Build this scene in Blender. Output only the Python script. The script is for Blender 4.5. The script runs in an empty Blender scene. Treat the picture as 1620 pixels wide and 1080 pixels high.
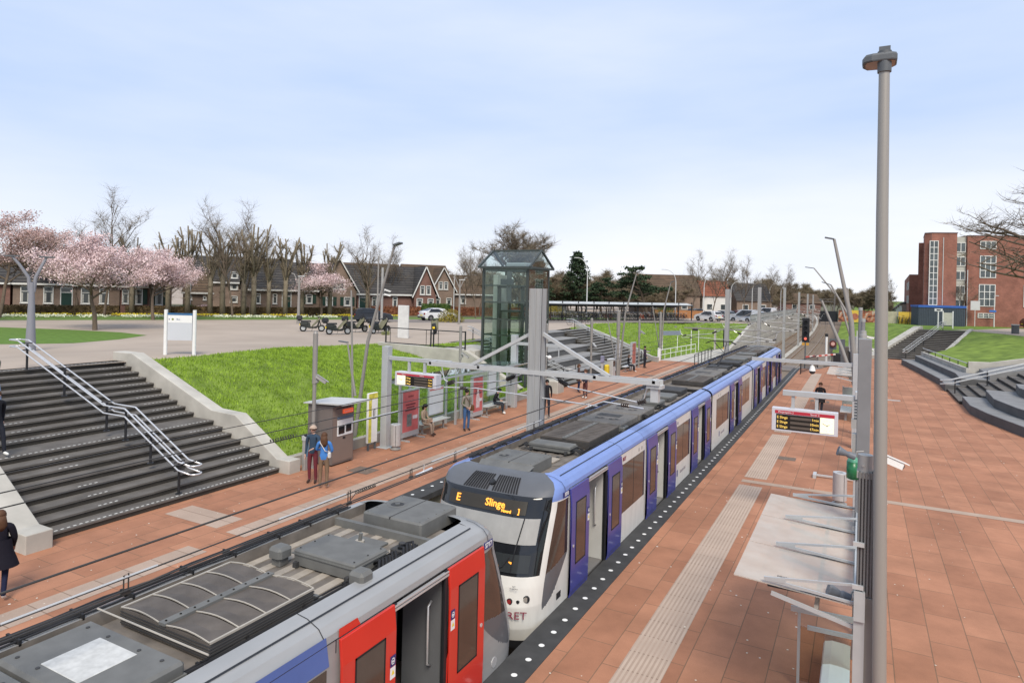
import bpy, math, random
import numpy as np
from mathutils import Vector, Matrix
rnd = random.Random(7)
SC = bpy.context.scene
COL = SC.collection
R = math.radians

# ---------------- camera ----------------
TH = R(27.96); ROLL = math.atan(.0235); EYE = 6.0
cam = bpy.data.cameras.new('camera'); camo = bpy.data.objects.new('camera', cam); COL.objects.link(camo)
fw = Vector((-math.sin(TH), math.cos(TH), 0)); rt = Vector((math.cos(TH), math.sin(TH), 0)); up = Vector((0, 0, 1))
cx = rt*math.cos(ROLL) + up*math.sin(ROLL); cy = -rt*math.sin(ROLL) + up*math.cos(ROLL); cz = -fw
camo.matrix_world = Matrix(((cx.x, cy.x, cz.x, 0), (cx.y, cy.y, cz.y, 0), (cx.z, cy.z, cz.z, EYE), (0, 0, 0, 1)))
cam.sensor_width = 36; cam.lens = 1040/1620*36; cam.shift_y = -(540-461)/1620
cam.clip_start = .1; cam.clip_end = 4000
SC.camera = camo

# ---------------- world, sun, exposure ----------------
w = bpy.data.worlds.new('World'); SC.world = w; w.use_nodes = True
nt = w.node_tree; N = nt.nodes; L = nt.links; N.clear()
out = N.new('ShaderNodeOutputWorld'); bg = N.new('ShaderNodeBackground'); sky = N.new('ShaderNodeTexSky')
sky.sky_type = 'NISHITA'; sky.sun_disc = False; sky.sun_elevation = R(48); sky.sun_rotation = R(150)
sky.air_density = 1.0; sky.dust_density = 2.0; sky.ozone_density = 1.5
tc = N.new('ShaderNodeTexCoord'); mp = N.new('ShaderNodeMapping'); mp.inputs['Scale'].default_value = (1, 1, 4.5)
no = N.new('ShaderNodeTexNoise'); no.inputs['Scale'].default_value = 1.3; no.inputs['Detail'].default_value = 5; no.inputs['Roughness'].default_value = .52
cr = N.new('ShaderNodeValToRGB'); cr.color_ramp.elements[0].position = .36; cr.color_ramp.elements[0].color = (0, 0, 0, 1)
cr.color_ramp.elements[1].position = .72; cr.color_ramp.elements[1].color = (1, 1, 1, 1)
sep = N.new('ShaderNodeSeparateXYZ'); hz = N.new('ShaderNodeMapRange')
hz.inputs['From Min'].default_value = 0.0; hz.inputs['From Max'].default_value = .24; hz.inputs['To Min'].default_value = .72; hz.inputs['To Max'].default_value = 0
mx0 = N.new('ShaderNodeMath'); mx0.operation = 'MULTIPLY_ADD'; mx0.inputs[1].default_value = .42
mixc = N.new('ShaderNodeMix'); mixc.data_type = 'RGBA'; mixc.inputs['A'].default_value = (1, 1, 1, 1)
veil = N.new('ShaderNodeMix'); veil.data_type = 'RGBA'; veil.inputs['Factor'].default_value = .88
veil.inputs['B'].default_value = (5.6, 7.1, 10.0, 1)
mixc.inputs['B'].default_value = (9.9, 10.0, 10.3, 1)
L.new(tc.outputs['Generated'], mp.inputs['Vector']); L.new(mp.outputs['Vector'], no.inputs['Vector']); L.new(no.outputs['Fac'], cr.inputs['Fac'])
L.new(tc.outputs['Generated'], sep.inputs['Vector']); L.new(sep.outputs['Z'], hz.inputs['Value'])
L.new(cr.outputs['Color'], mx0.inputs[0]); L.new(hz.outputs['Result'], mx0.inputs[2])
cl = N.new('ShaderNodeClamp'); L.new(mx0.outputs['Value'], cl.inputs['Value'])
L.new(sky.outputs['Color'], veil.inputs['A']); L.new(veil.outputs['Result'], mixc.inputs['A'])
L.new(cl.outputs['Result'], mixc.inputs['Factor']); L.new(mixc.outputs['Result'], bg.inputs['Color'])
bg.inputs['Strength'].default_value = .085
L.new(bg.outputs['Background'], out.inputs['Surface'])
sun = bpy.data.lights.new('sun', 'SUN'); sun.energy = 2.9; sun.angle = R(24); sun.color = (1, .91, .78)
suno = bpy.data.objects.new('sun', sun); COL.objects.link(suno)
suno.rotation_euler = (R(42), 0, R(35))
SC.view_settings.view_transform = 'Standard'; SC.view_settings.look = 'None'; SC.view_settings.gamma = 1
SC.view_settings.exposure = 0.33
SC.cycles.max_bounces = 6; SC.cycles.transparent_max_bounces = 24

# ---------------- materials ----------------
_m = {}
def mat(name, c, rough=.75, metal=0., var=.12, scale=4., bump=0., spec=None, em=None, coat=0., detail=4, streak=None):
    if name in _m: return _m[name]
    m = bpy.data.materials.new(name); m.use_nodes = True; nt = m.node_tree; n = nt.nodes; l = nt.links
    b = n['Principled BSDF']; b.inputs['Roughness'].default_value = rough; b.inputs['Metallic'].default_value = metal
    b.inputs['Specular IOR Level'].default_value = spec if spec is not None else (.4 if rough < .6 else .18)
    if coat: b.inputs['Coat Weight'].default_value = coat; b.inputs['Coat Roughness'].default_value = .08
    t = n.new('ShaderNodeTexCoord'); z = n.new('ShaderNodeTexNoise'); z.inputs['Scale'].default_value = scale; z.inputs['Detail'].default_value = detail
    if streak:
        q = n.new('ShaderNodeMapping'); q.inputs['Scale'].default_value = streak; l.new(t.outputs['Object'], q.inputs['Vector']); l.new(q.outputs['Vector'], z.inputs['Vector'])
    else: l.new(t.outputs['Object'], z.inputs['Vector'])
    x = n.new('ShaderNodeMix'); x.data_type = 'RGBA'
    x.inputs['A'].default_value = (*[max(0, v*(1-var*1.6)) for v in c], 1); x.inputs['B'].default_value = (*[min(1, v*(1+var*1.6)) for v in c], 1)
    l.new(z.outputs['Fac'], x.inputs['Factor']); l.new(x.outputs['Result'], b.inputs['Base Color'])
    if bump:
        u = n.new('ShaderNodeBump'); u.inputs['Strength'].default_value = bump; u.inputs['Distance'].default_value = .02
        l.new(z.outputs['Fac'], u.inputs['Height']); l.new(u.outputs['Normal'], b.inputs['Normal'])
    if em: b.inputs['Emission Color'].default_value = (*em[:3], 1); b.inputs['Emission Strength'].default_value = em[3]
    _m[name] = m; return m
def glass(name, tint, refl=.12, rough=.02):
    if name in _m: return _m[name]
    m = bpy.data.materials.new(name); m.use_nodes = True; nt = m.node_tree; n = nt.nodes; l = nt.links; n.remove(n['Principled BSDF'])
    o = n['Material Output']; tr = n.new('ShaderNodeBsdfTransparent'); gl = n.new('ShaderNodeBsdfGlossy'); mx = n.new('ShaderNodeMixShader')
    tr.inputs['Color'].default_value = (*tint, 1); gl.inputs['Roughness'].default_value = rough; gl.inputs['Color'].default_value = (.9, .95, .95, 1)
    fr0 = n.new('ShaderNodeLayerWeight'); fr0.inputs['Blend'].default_value = .5; fr = n.new('ShaderNodeMath'); fr.operation = 'POWER'; fr.inputs[1].default_value = 4; l.new(fr0.outputs['Facing'], fr.inputs[0])
    ad = n.new('ShaderNodeMath'); ad.operation = 'ADD'; ad.inputs[1].default_value = refl; ad.use_clamp = True
    t = n.new('ShaderNodeTexCoord'); z = n.new('ShaderNodeTexNoise'); z.inputs['Scale'].default_value = 1.5
    ml = n.new('ShaderNodeMath'); ml.operation = 'MULTIPLY'; ml.inputs[1].default_value = 1.0
    l.new(t.outputs['Object'], z.inputs['Vector']); l.new(fr.outputs[0], ad.inputs[0]); l.new(ad.outputs['Value'], mx.inputs['Fac'])
    l.new(tr.outputs['BSDF'], mx.inputs[1]); l.new(gl.outputs['BSDF'], mx.inputs[2]); l.new(mx.outputs['Shader'], o.inputs['Surface'])
    _m[name] = m; return m
def brickmat(name, c1, c2, mortar, bw, bh, ms=.012, rough=.85, dirt=.25, plane='XY', speck=True, bump=.15, rot=0, offset=.5, spec=.3):
    if name in _m: return _m[name]
    m = bpy.data.materials.new(name); m.use_nodes = True; nt = m.node_tree; n = nt.nodes; l = nt.links
    b = n['Principled BSDF']; b.inputs['Roughness'].default_value = rough; b.inputs['Specular IOR Level'].default_value = spec
    t = n.new('ShaderNodeTexCoord'); q = n.new('ShaderNodeMapping')
    s = n.new('ShaderNodeSeparateXYZ'); cb = n.new('ShaderNodeCombineXYZ')
    l.new(t.outputs['Object'], s.inputs[0])
    if plane == 'wall':
        a = n.new('ShaderNodeMath'); a.operation = 'ADD'; l.new(s.outputs['X'], a.inputs[0]); l.new(s.outputs['Y'], a.inputs[1])
        l.new(a.outputs[0], cb.inputs['X']); l.new(s.outputs['Z'], cb.inputs['Y'])
    elif plane == 'YX':
        l.new(s.outputs['Y'], cb.inputs['X']); l.new(s.outputs['X'], cb.inputs['Y'])
    else:
        l.new(s.outputs['X'], cb.inputs['X']); l.new(s.outputs['Y'], cb.inputs['Y'])
    q.inputs['Rotation'].default_value = (0, 0, rot); l.new(cb.outputs[0], q.inputs['Vector'])
    k = n.new('ShaderNodeTexBrick'); k.offset = offset
    k.inputs['Color1'].default_value = (*c1, 1); k.inputs['Color2'].default_value = (*c2, 1); k.inputs['Mortar'].default_value = (*mortar, 1)
    k.inputs['Scale'].default_value = 1; k.inputs['Brick Width'].default_value = bw; k.inputs['Row Height'].default_value = bh
    k.inputs['Mortar Size'].default_value = ms; k.inputs['Mortar Smooth'].default_value = .3; k.inputs['Bias'].default_value = 0
    l.new(q.outputs['Vector'], k.inputs['Vector'])
    z = n.new('ShaderNodeTexNoise'); z.inputs['Scale'].default_value = .7; z.inputs['Detail'].default_value = 8; z.inputs['Roughness'].default_value = .65
    l.new(t.outputs['Object'], z.inputs['Vector'])
    r = n.new('ShaderNodeMapRange'); r.inputs['From Min'].default_value = .3; r.inputs['From Max'].default_value = .7
    r.inputs['To Min'].default_value = 1-dirt; r.inputs['To Max'].default_value = 1+dirt*.6; l.new(z.outputs['Fac'], r.inputs['Value'])
    v = n.new('ShaderNodeVectorMath'); v.operation = 'SCALE'; l.new(k.outputs['Color'], v.inputs[0]); l.new(r.outputs['Result'], v.inputs['Scale'])
    last = v.outputs[0]
    z2 = n.new('ShaderNodeTexNoise'); z2.inputs['Scale'].default_value = 60; z2.inputs['Detail'].default_value = 2; l.new(t.outputs['Object'], z2.inputs['Vector'])
    r2 = n.new('ShaderNodeMapRange'); r2.inputs['To Min'].default_value = .82; r2.inputs['To Max'].default_value = 1.18; l.new(z2.outputs['Fac'], r2.inputs['Value'])
    v2 = n.new('ShaderNodeVectorMath'); v2.operation = 'SCALE'; l.new(last, v2.inputs[0]); l.new(r2.outputs['Result'], v2.inputs['Scale']); last = v2.outputs[0]
    if speck:
        vo = n.new('ShaderNodeTexVoronoi'); vo.inputs['Scale'].default_value = 2.4; l.new(t.outputs['Object'], vo.inputs['Vector'])
        ls = n.new('ShaderNodeMath'); ls.operation = 'LESS_THAN'; ls.inputs[1].default_value = .055; l.new(vo.outputs['Distance'], ls.inputs[0])
        ms2 = n.new('ShaderNodeMath'); ms2.operation = 'MULTIPLY'; 
        gt = n.new('ShaderNodeMath'); gt.operation = 'GREATER_THAN'; gt.inputs[1].default_value = .62
        sp = n.new('ShaderNodeSeparateColor'); l.new(vo.outputs['Color'], sp.inputs[0]); l.new(sp.outputs[0], gt.inputs[0])
        l.new(ls.outputs[0], ms2.inputs[0]); l.new(gt.outputs[0], ms2.inputs[1])
        x = n.new('ShaderNodeMix'); x.data_type = 'RGBA'; x.inputs['B'].default_value = (.62, .58, .52, 1)
        l.new(ms2.outputs[0], x.inputs['Factor']); l.new(last, x.inputs['A']); last = x.outputs['Result']
    l.new(last, b.inputs['Base Color'])
    if bump:
        u = n.new('ShaderNodeBump'); u.inputs['Strength'].default_value = bump; u.inputs['Distance'].default_value = .01; u.invert = True
        l.new(k.outputs['Fac'], u.inputs['Height']); l.new(u.outputs['Normal'], b.inputs['Normal'])
    _m[name] = m; return m

GREY = mat('galvanised_grey', (.36, .355, .34), .5, .3, .08, 6)
LGREY = mat('light_grey_metal', (.50, .505, .50), .45, .25, .06, 5)
DGREY = mat('dark_grey_paint', (.10, .11, .12), .55, .1, .15, 8)
POLE = mat('pole_grey', (.275, .26, .24), .5, .2, .08, 3)
STEEL = mat('steel', (.66, .66, .66), .32, .55, .06, 10)
BLACK = mat('black_paint', (.018, .019, .022), .5, 0, .2, 6)
RUBBER = mat('rubber', (.02, .02, .02), .8, 0, .2, 8)
WHITE = mat('white_paint', (.74, .74, .72), .45, 0, .05, 5)
CONC = mat('concrete', (.34, .32, .28), .85, 0, .32, 1.6, .3, detail=8)
CONCL = mat('light_concrete', (.42, .40, .355), .85, 0, .28, 1.3, .3, detail=8)
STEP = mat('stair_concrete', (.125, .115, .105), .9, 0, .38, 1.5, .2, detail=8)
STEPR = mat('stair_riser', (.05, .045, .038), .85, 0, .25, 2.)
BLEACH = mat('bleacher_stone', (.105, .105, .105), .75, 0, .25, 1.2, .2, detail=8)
WOOD = mat('trunk_bark', (.13, .10, .075), .9, 0, .25, 6, .5)
BARKG = mat('green_bark', (.19, .16, .115), .9, 0, .25, 6, .5)
DARK = mat('dark_interior', (.02, .02, .022), .8, 0, .1, 3)
DGLASS = mat('tinted_window_reflection', (.055, .038, .030), .08, 0, .2, 2, spec=.8)  # dark tinted glass, brown of the reflected paving put into its base colour
BGLASS = mat('black_glass', (.012, .013, .015), .06, 0, .2, 2, spec=.6)
WGLASS = mat('house_window_glass', (.05, .06, .065), .08, 0, .4, .8, spec=.8)
PAVE = brickmat('red_paving', (.405, .192, .112), (.33, .15, .086), (.20, .115, .07), 1.2, .6, .010, dirt=.27, plane='YX')
TACT = brickmat('ribbed_paving', (.36, .27, .21), (.40, .30, .235), (.24, .17, .125), 500, .6, .014, dirt=.15, plane='XY', speck=False, offset=0)
ASPH = mat('asphalt_path', (.36, .30, .245), .9, 0, .16, .22, .1, detail=8)
ROAD = mat('road_surface', (.20, .175, .16), .9, 0, .14, .35, .1, detail=8)
EDGE = mat('platform_edge_black', (.055, .055, .055), .75, 0, .3, 3., .1, detail=8)
DOT = mat('white_dot', (.75, .75, .73), .5, 0, .03, 5)
BALL = mat('ballast', (.20, .155, .12), .95, 0, .35, 14, .9, detail=6)
RAIL = mat('rail_steel', (.40, .27, .17), .35, .7, .12, 2)
def grassmat(name, a, b2, sc=2.2):
    m = mat(name, a, .9, 0, .35, sc, .6, detail=9, spec=.15)
    nt = m.node_tree; x = [q for q in nt.nodes if q.type == 'MIX'][0]
    x.inputs['A'].default_value = (*a, 1); x.inputs['B'].default_value = (*b2, 1)
    rr = nt.nodes.new('ShaderNodeMapRange'); rr.inputs['From Min'].default_value = .34; rr.inputs['From Max'].default_value = .66
    z = [q for q in nt.nodes if q.type == 'TEX_NOISE'][0]; nt.links.new(z.outputs['Fac'], rr.inputs['Value']); nt.links.new(rr.outputs['Result'], x.inputs['Factor'])
    return m
GRASS = grassmat('grass_green', (.10, .15, .028), (.20, .28, .05), 1.0)
GRASS2 = grassmat('grass_tufts', (.14, .23, .026), (.29, .43, .05), 2.2)

# ---------------- mesh builder ----------------
class MB:
    def __init__(s): s.v = []; s.f = []; s.m = []
    def quad(s, pts, m=0):
        k = len(s.v); s.v += [tuple(p) for p in pts]; s.f.append(tuple(range(k, k+len(pts)))); s.m.append(m); return s
    def box(s, x0, x1, y0, y1, z0, z1, m=0):
        k = len(s.v); s.v += [(x0, y0, z0), (x1, y0, z0), (x1, y1, z0), (x0, y1, z0), (x0, y0, z1), (x1, y0, z1), (x1, y1, z1), (x0, y1, z1)]
        for a in ((0, 3, 2, 1), (4, 5, 6, 7), (0, 1, 5, 4), (1, 2, 6, 5), (2, 3, 7, 6), (3, 0, 4, 7)):
            s.f.append(tuple(k+i for i in a)); s.m.append(m)
        return s
    def bbox(s, x0, x1, y0, y1, z0, z1, b=.02, m=0):      # box with chamfered top and vertical edges
        o = [(x0+b, y0), (x1-b, y0), (x1, y0+b), (x1, y1-b), (x1-b, y1), (x0+b, y1), (x0, y1-b), (x0, y0+b)]
        i = [(x0+b, y0+b), (x1-b, y0+b), (x1-b, y0+b), (x1-b, y1-b), (x1-b, y1-b), (x0+b, y1-b), (x0+b, y1-b), (x0+b, y0+b)]
        s.loft([[(p[0], p[1], z0) for p in o], [(p[0], p[1], z1-b) for p in o], [(p[0], p[1], z1) for p in i]], m, True); return s
    def loft(s, rings, m=0, cap=False, closed=True):
        n = len(rings[0]); k = len(s.v)
        for r in rings: s.v += [tuple(p) for p in r]
        for j in range(len(rings)-1):
            for i in range(n if closed else n-1):
                a = k+j*n+i; b = k+j*n+(i+1) % n
                s.f.append((a, b, b+n, a+n)); s.m.append(m)
        if cap:
            s.f.append(tuple(k+i for i in range(n))[::-1]); s.m.append(m); s.f.append(tuple(k+(len(rings)-1)*n+i for i in range(n))); s.m.append(m)
        return s
    def cyl(s, p0, p1, r0, r1=None, n=8, m=0, cap=True, sq=1.):
        r1 = r0 if r1 is None else r1; p0 = Vector(p0); p1 = Vector(p1); d = (p1-p0)
        if d.length < 1e-6: return s
        d.normalize(); a = Vector((0, 0, 1)) if abs(d.z) < .9 else Vector((1, 0, 0)); u = d.cross(a).normalized(); v = d.cross(u)
        s.loft([[p+(u*math.cos(t)+v*math.sin(t)*sq)*r for t in [2*math.pi*i/n for i in range(n)]] for p, r in ((p0, r0), (p1, r1))], m, cap); return s
    def tube(s, pts, r, n=6, m=0, cap=True):
        pts = [Vector(p) for p in pts]; rings = []; u = None
        rs = r if isinstance(r, (list, tuple)) else [r]*len(pts)
        for i, p in enumerate(pts):
            d = (pts[min(i+1, len(pts)-1)]-pts[max(i-1, 0)]).normalized()
            if u is None:
                a = Vector((0, 0, 1)) if abs(d.z) < .9 else Vector((1, 0, 0)); u = d.cross(a).normalized()
            else: u = (u-d*u.dot(d)).normalized()
            v = d.cross(u); rings.append([p+(u*math.cos(t)+v*math.sin(t))*rs[i] for t in [2*math.pi*k/n for k in range(n)]])
        s.loft(rings, m, cap); return s
    def beam(s, p0, p1, w, h, m=0):      # rectangular bar between points, w horizontal, h vertical
        p0 = Vector(p0); p1 = Vector(p1); d = (p1-p0).normalized(); a = Vector((0, 0, 1)) if abs(d.z) < .95 else Vector((0, 1, 0))
        u = d.cross(a).normalized()*w/2; v = u.cross(d).normalized()*h/2
        s.loft([[p-u-v, p+u-v, p+u+v, p-u+v] for p in (p0, p1)], m, True); return s
    def prism(s, pts, z0, z1, m=0, side=None):
        n = len(pts); k = len(s.v); zz = (lambda z, i: z[i] if isinstance(z, (list, tuple)) else z)
        s.v += [(p[0], p[1], zz(z0, i)) for i, p in enumerate(pts)]+[(p[0], p[1], zz(z1, i)) for i, p in enumerate(pts)]
        s.f.append(tuple(k+i for i in range(n))[::-1]); s.m.append(m); s.f.append(tuple(k+n+i for i in range(n))); s.m.append(m)
        for i in range(n): j = (i+1) % n; s.f.append((k+i, k+j, k+n+j, k+n+i)); s.m.append(m if side is None else side)
        return s
    def xprism(s, pts, x0, x1, m=0):    # polygon in y,z extruded in x
        n = len(pts); k = len(s.v); s.v += [(x0, p[0], p[1]) for p in pts]+[(x1, p[0], p[1]) for p in pts]
        s.f.append(tuple(k+i for i in range(n))); s.m.append(m); s.f.append(tuple(k+n+i for i in range(n))[::-1]); s.m.append(m)
        for i in range(n): j = (i+1) % n; s.f.append((k+j, k+i, k+n+i, k+n+j)); s.m.append(m)
        return s
    def yprism(s, pts, y0, y1, m=0):    # polygon in x,z extruded in y
        n = len(pts); k = len(s.v); s.v += [(p[0], y0, p[1]) for p in pts]+[(p[0], y1, p[1]) for p in pts]
        s.f.append(tuple(k+i for i in range(n))); s.m.append(m); s.f.append(tuple(k+n+i for i in range(n))[::-1]); s.m.append(m)
        for i in range(n): j = (i+1) % n; s.f.append((k+j, k+i, k+n+i, k+n+j)); s.m.append(m)
        return s
    def ball(s, c, r, n=10, m=0, sx=1, sy=1, sz=1, zmin=-1):
        rings = []
        for j in range(n//2+1):
            ph = -math.pi/2+math.pi*j/(n//2); z = max(zmin, math.sin(ph)); q = max(math.cos(ph), .02)
            rings.append([(c[0]+r*sx*q*math.cos(2*math.pi*i/n), c[1]+r*sy*q*math.sin(2*math.pi*i/n), c[2]+r*sz*z) for i in range(n)])
        s.loft(rings, m, True); return s
    def add(s, o, M=None, m=0):
        k = len(s.v); s.v += [tuple(M @ Vector(p)) for p in o.v] if M else o.v
        s.f += [tuple(k+i for i in f) for f in o.f]; s.m += [x+m for x in o.m]; return s
    def build(s, name, mats, parent=None, loc=None, smooth=False, bevel=0, **kw):
        mats = mats if isinstance(mats, (list, tuple)) else [mats]
        me = bpy.data.meshes.new(name)
        off = Vector((0, 0, 0))
        if parent is not None and kw.pop('world', False):
            q = parent
            while q is not None: off += q.location; q = q.parent
        if parent is None and loc is not None and not kw.pop('local', False): off = Vector(loc)
        kw.pop('world', None); kw.pop('local', None)
        vs = [(a-off.x, b-off.y, c-off.z) for a, b, c in s.v] if off.length else s.v
        me.from_pydata(vs, [], s.f)
        for q in mats: me.materials.append(q)
        if len(mats) > 1: me.polygons.foreach_set('material_index', s.m)
        if smooth: me.polygons.foreach_set('use_smooth', [True]*len(me.polygons))
        me.update(); o = bpy.data.objects.new(name, me); COL.objects.link(o)
        if loc is not None: o.location = loc
        if parent is not None: o.parent = parent
        if bevel:
            b = o.modifiers.new('bevel', 'BEVEL'); b.width = bevel; b.segments = 2; b.limit_method = 'ANGLE'
        for k_, v_ in kw.items(): o[k_] = v_
        return o
def smooth_by_angle(o, a=40):
    me = o.data; me.polygons.foreach_set('use_smooth', [True]*len(me.polygons))
    try: me.set_sharp_from_angle(angle=R(a))
    except Exception: pass
    return o
def thing(name, label, cat, loc=(0, 0, 0), rz=0, group=None):
    o = bpy.data.objects.new(name, None); COL.objects.link(o); o.location = loc; o.rotation_euler = (0, 0, rz); o.empty_display_size = .2
    o['label'] = label; o['category'] = cat
    if group: o['group'] = group
    return o
def tag(o, label, cat, group=None):
    o['label'] = label; o['category'] = cat
    if group: o['group'] = group
    return o
KIDS = {}
def copytree(o, loc=None, rz=None, scale=None, label=None, group=None):
    kids = {}
    for q in bpy.data.objects:
        if q.parent: kids.setdefault(q.parent.name, []).append(q)
    def rec(a, p):
        c = a.copy(); COL.objects.link(c)
        if p is not None: c.parent = p
        for k in kids.get(a.name, []): rec(k, c)
        return c
    c = rec(o, None)
    if loc is not None: c.location = loc
    if rz is not None: c.rotation_euler = (0, 0, rz)
    if scale is not None: c.scale = (scale,)*3 if not isinstance(scale, tuple) else scale
    if label: c['label'] = label
    if group: c['group'] = group
    return c
def struct(o): o['kind'] = 'structure'; return o
FONTS = {}
def text(s, size, mt, parent=None, loc=(0, 0, 0), rot=(0, 0, 0), name='lettering', ext=.002, align='CENTER', sx=1., offset=0.):
    cu = bpy.data.curves.new('t', 'FONT'); cu.body = s; cu.size = size; cu.extrude = ext; cu.align_x = align; cu.align_y = 'CENTER'; cu.resolution_u = 2; cu.offset = offset
    t = bpy.data.objects.new('t', cu); COL.objects.link(t); dg = bpy.context.evaluated_depsgraph_get(); dg.update()
    me = bpy.data.meshes.new_from_object(t.evaluated_get(dg)); me.name = name
    bpy.data.objects.remove(t); me.materials.clear(); me.materials.append(mt)
    for p in me.polygons: p.material_index = 0
    o = bpy.data.objects.new(name, me); COL.objects.link(o); o.location = loc; o.rotation_euler = rot; o.scale = (sx, 1, 1)
    if parent is not None: o.parent = parent
    return o
def ss(a, b, x): t = min(1, max(0, (x-a)/(b-a))); return t*t*(3-2*t)
def G(x, y):   # height of the ground west of the station
    return 2.4+.6*(1-ss(20, 31, y))*ss(-37, -27, x)
# ---------------- the setting ----------------
def curve_x(y): return -.00018*max(0, y-80)**2
# far ground, one sheet to the horizon
b = MB(); b.quad([(-2500, -300, -1.6), (2500, -300, -1.6), (2500, 3500, -1.6), (-2500, 3500, -1.6)]); struct(b.build('ground', mat('far_ground', (.12, .12, .07), .95, scale=.05)))
# west plateau and grass bank : rows of (toe, top)
rows = [((-16.6, -9, .3), (-24.9, -9)), ((-16.6, 6.6, .3), (-24.9, 6.6)),
        ((-16.62, 15.75, .28), (-24.6, 15.75)), ((-16.62, 18.3, .28), (-24.4, 18.3)), ((-16.62, 21.5, .28), (-25.0, 21.5)), ((-16.62, 26.3, .28), (-27.7, 26.3)),
        ((-16.62, 30, .28), (-28.9, 30)), ((-16.62, 33.2, .28), (-27.5, 34.0)), ((-16.62, 33.3, .28), (-25.0, 34.2)),
        ((-16.62, 36.0, .28), (-24.4, 38.0)), ((-16.6, 38.0, -.2), (-25.4, 42.0)), ((-16.8, 57.9, -.2), (-26.2, 62.0)),
        ((-16.45, 58.6, .1), (-26.8, 66.0)), ((-16.2, 62, .0), (-28.0, 74.0)), ((-15.6, 68, .0), (-25.8, 81)), ((-14.6, 76, .0), (-21.5, 88.5)),
        ((-13.2, 80, .0), (-16.5, 91)), ((-12.0, 84, .1), (-12.4, 93)), ((-11.9, 100, 2.35), (-12.0, 100.2)), ((-12.4, 125, 2.35), (-12.5, 125.2)), ((-13.6, 170, 2.35), (-13.8, 170.2)), ((-16.8, 230, 2.35), (-17, 230.2)), ((-24, 320, 2.3), (-24.1, 320.2)), ((-36, 420, 2.3), (-36.1, 420.2))]
def lerp(a, b, t): return a+(b-a)*t
def fine(rows, step=1.2):
    o = []
    for (a0, a1), (b0, b1) in zip(rows, rows[1:]):
        n = max(1, int(min(30, abs(b0[1]-a0[1])/step)))
        for i in range(n):
            t = i/n; o.append((tuple(lerp(p, q, t) for p, q in zip(a0, b0)), tuple(lerp(p, q, t) for p, q in zip(a1, b1))))
    o.append(rows[-1]); return o
def bumpz(x, y): return .10*math.sin(x*1.7+y*.9)+.07*math.sin(x*.8-y*2.1+1)+.05*math.sin(3.1*x+2.3*y)
def bank(name, rows, topz, nj=16, label=None):
    fr = fine(rows); g = MB(); pts = []
    for (t, p) in fr:
        tz = topz(p[0], p[1]) if len(p) < 3 else p[2]
        for j in range(nj+1):
            s = j/nj; x = lerp(t[0], p[0], s); y = lerp(t[1], p[1], s); e = math.sin(math.pi*s)
            prof = s+.10*math.sin(2*math.pi*s)*-.5
            pts.append((x, y, lerp(t[2], tz, prof)+bumpz(x, y)*e*.55))
    g.v = pts; n = nj+1
    for i in range(len(fr)-1):
        for j in range(nj): g.f.append((i*n+j, i*n+n+j, i*n+n+j+1, i*n+j+1)); g.m.append(0)
    o = g.build(name, GRASS, smooth=True); struct(o); return o
westbank = bank('grass_bank', rows[2:11], G); westbank2 = bank('grass_bank', rows[11:], G)
g = MB(); fr = fine(rows, 3); xs = [0, .35, 1.5, 3, 5, 7, 9, 11, 13, 16, 20, 30, 60, 150, 500, 2200]
for (t, p) in fr:
    for d in xs: x = p[0]-d; y = p[1]*(1+d/2600); g.v.append((x, y, G(x, y)-(0 if d else .02)))
n = len(xs)
for i in range(len(fr)-1):
    for j in range(n-1): g.f.append((i*n+j, i*n+n+j, i*n+n+j+1, i*n+j+1)); g.m.append(0)
struct(g.build('plaza', ASPH, smooth=True))
def sheet(name, pts, z, m, thick=.0):
    g = MB(); g.quad([(p[0], p[1], z) for p in pts]); return struct(g.build(name, m))
# road and verges west of the plaza (u runs along the street, n away from the station)
UX, UY = .573, .8195; NX, NY = -.8195, .573; P0 = (-78.7, 35.3)
def st(s, o, z=None): q = (P0[0]+UX*s+NX*o, P0[1]+UY*s+NY*o); return q if z is None else (q[0], q[1], z)
sheet('grass_verge', [st(-60, -16.5), st(34, -10.5), st(50, -8.5), st(75, -8), st(75, -3.6), st(-60, -3.6)], 2.404, mat('verge_grass', (.11, .17, .04), .9, var=.3, scale=3, bump=.3))
sheet('road', [st(38, -17), st(84, -18), st(84, -6), st(76, -8), st(50, -9), st(36, -11)], 2.408, ROAD)
sheet('garden_ground', [st(-60, -3.5), st(88, -3.5), st(88, 45), st(-60, 45)], 2.404, mat('garden_soil', (.13, .12, .07), .95, var=.3, scale=.6))
isl = []
for a in range(24):
    t = 2*math.pi*a/24; isl.append((-52+9.5*math.cos(t)*1.15+2.2*math.sin(t), 19.5+9.0*math.sin(t)+2.5*math.cos(t)))
isl = [(-43.3, 28.2), (-41.2, 25.0), (-40.3, 21.8), (-41.6, 19.6), (-44, 17.2), (-49, 12), (-70, 6), (-76, 12), (-66, 20), (-57.5, 25.6), (-52, 27.6), (-47, 28.6)]
sheet('grass_island', isl, 2.406, mat('island_grass', (.10, .175, .03), .9, var=.3, scale=2.5, bump=.3))
b = MB()      # pale paving spot near the stairs
b.quad([(-28.0, 12.4, 3.006), (-27.2, 12.4, 3.006), (-27.2, 14.6, 3.006), (-28.0, 14.6, 3.006)]); 
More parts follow.
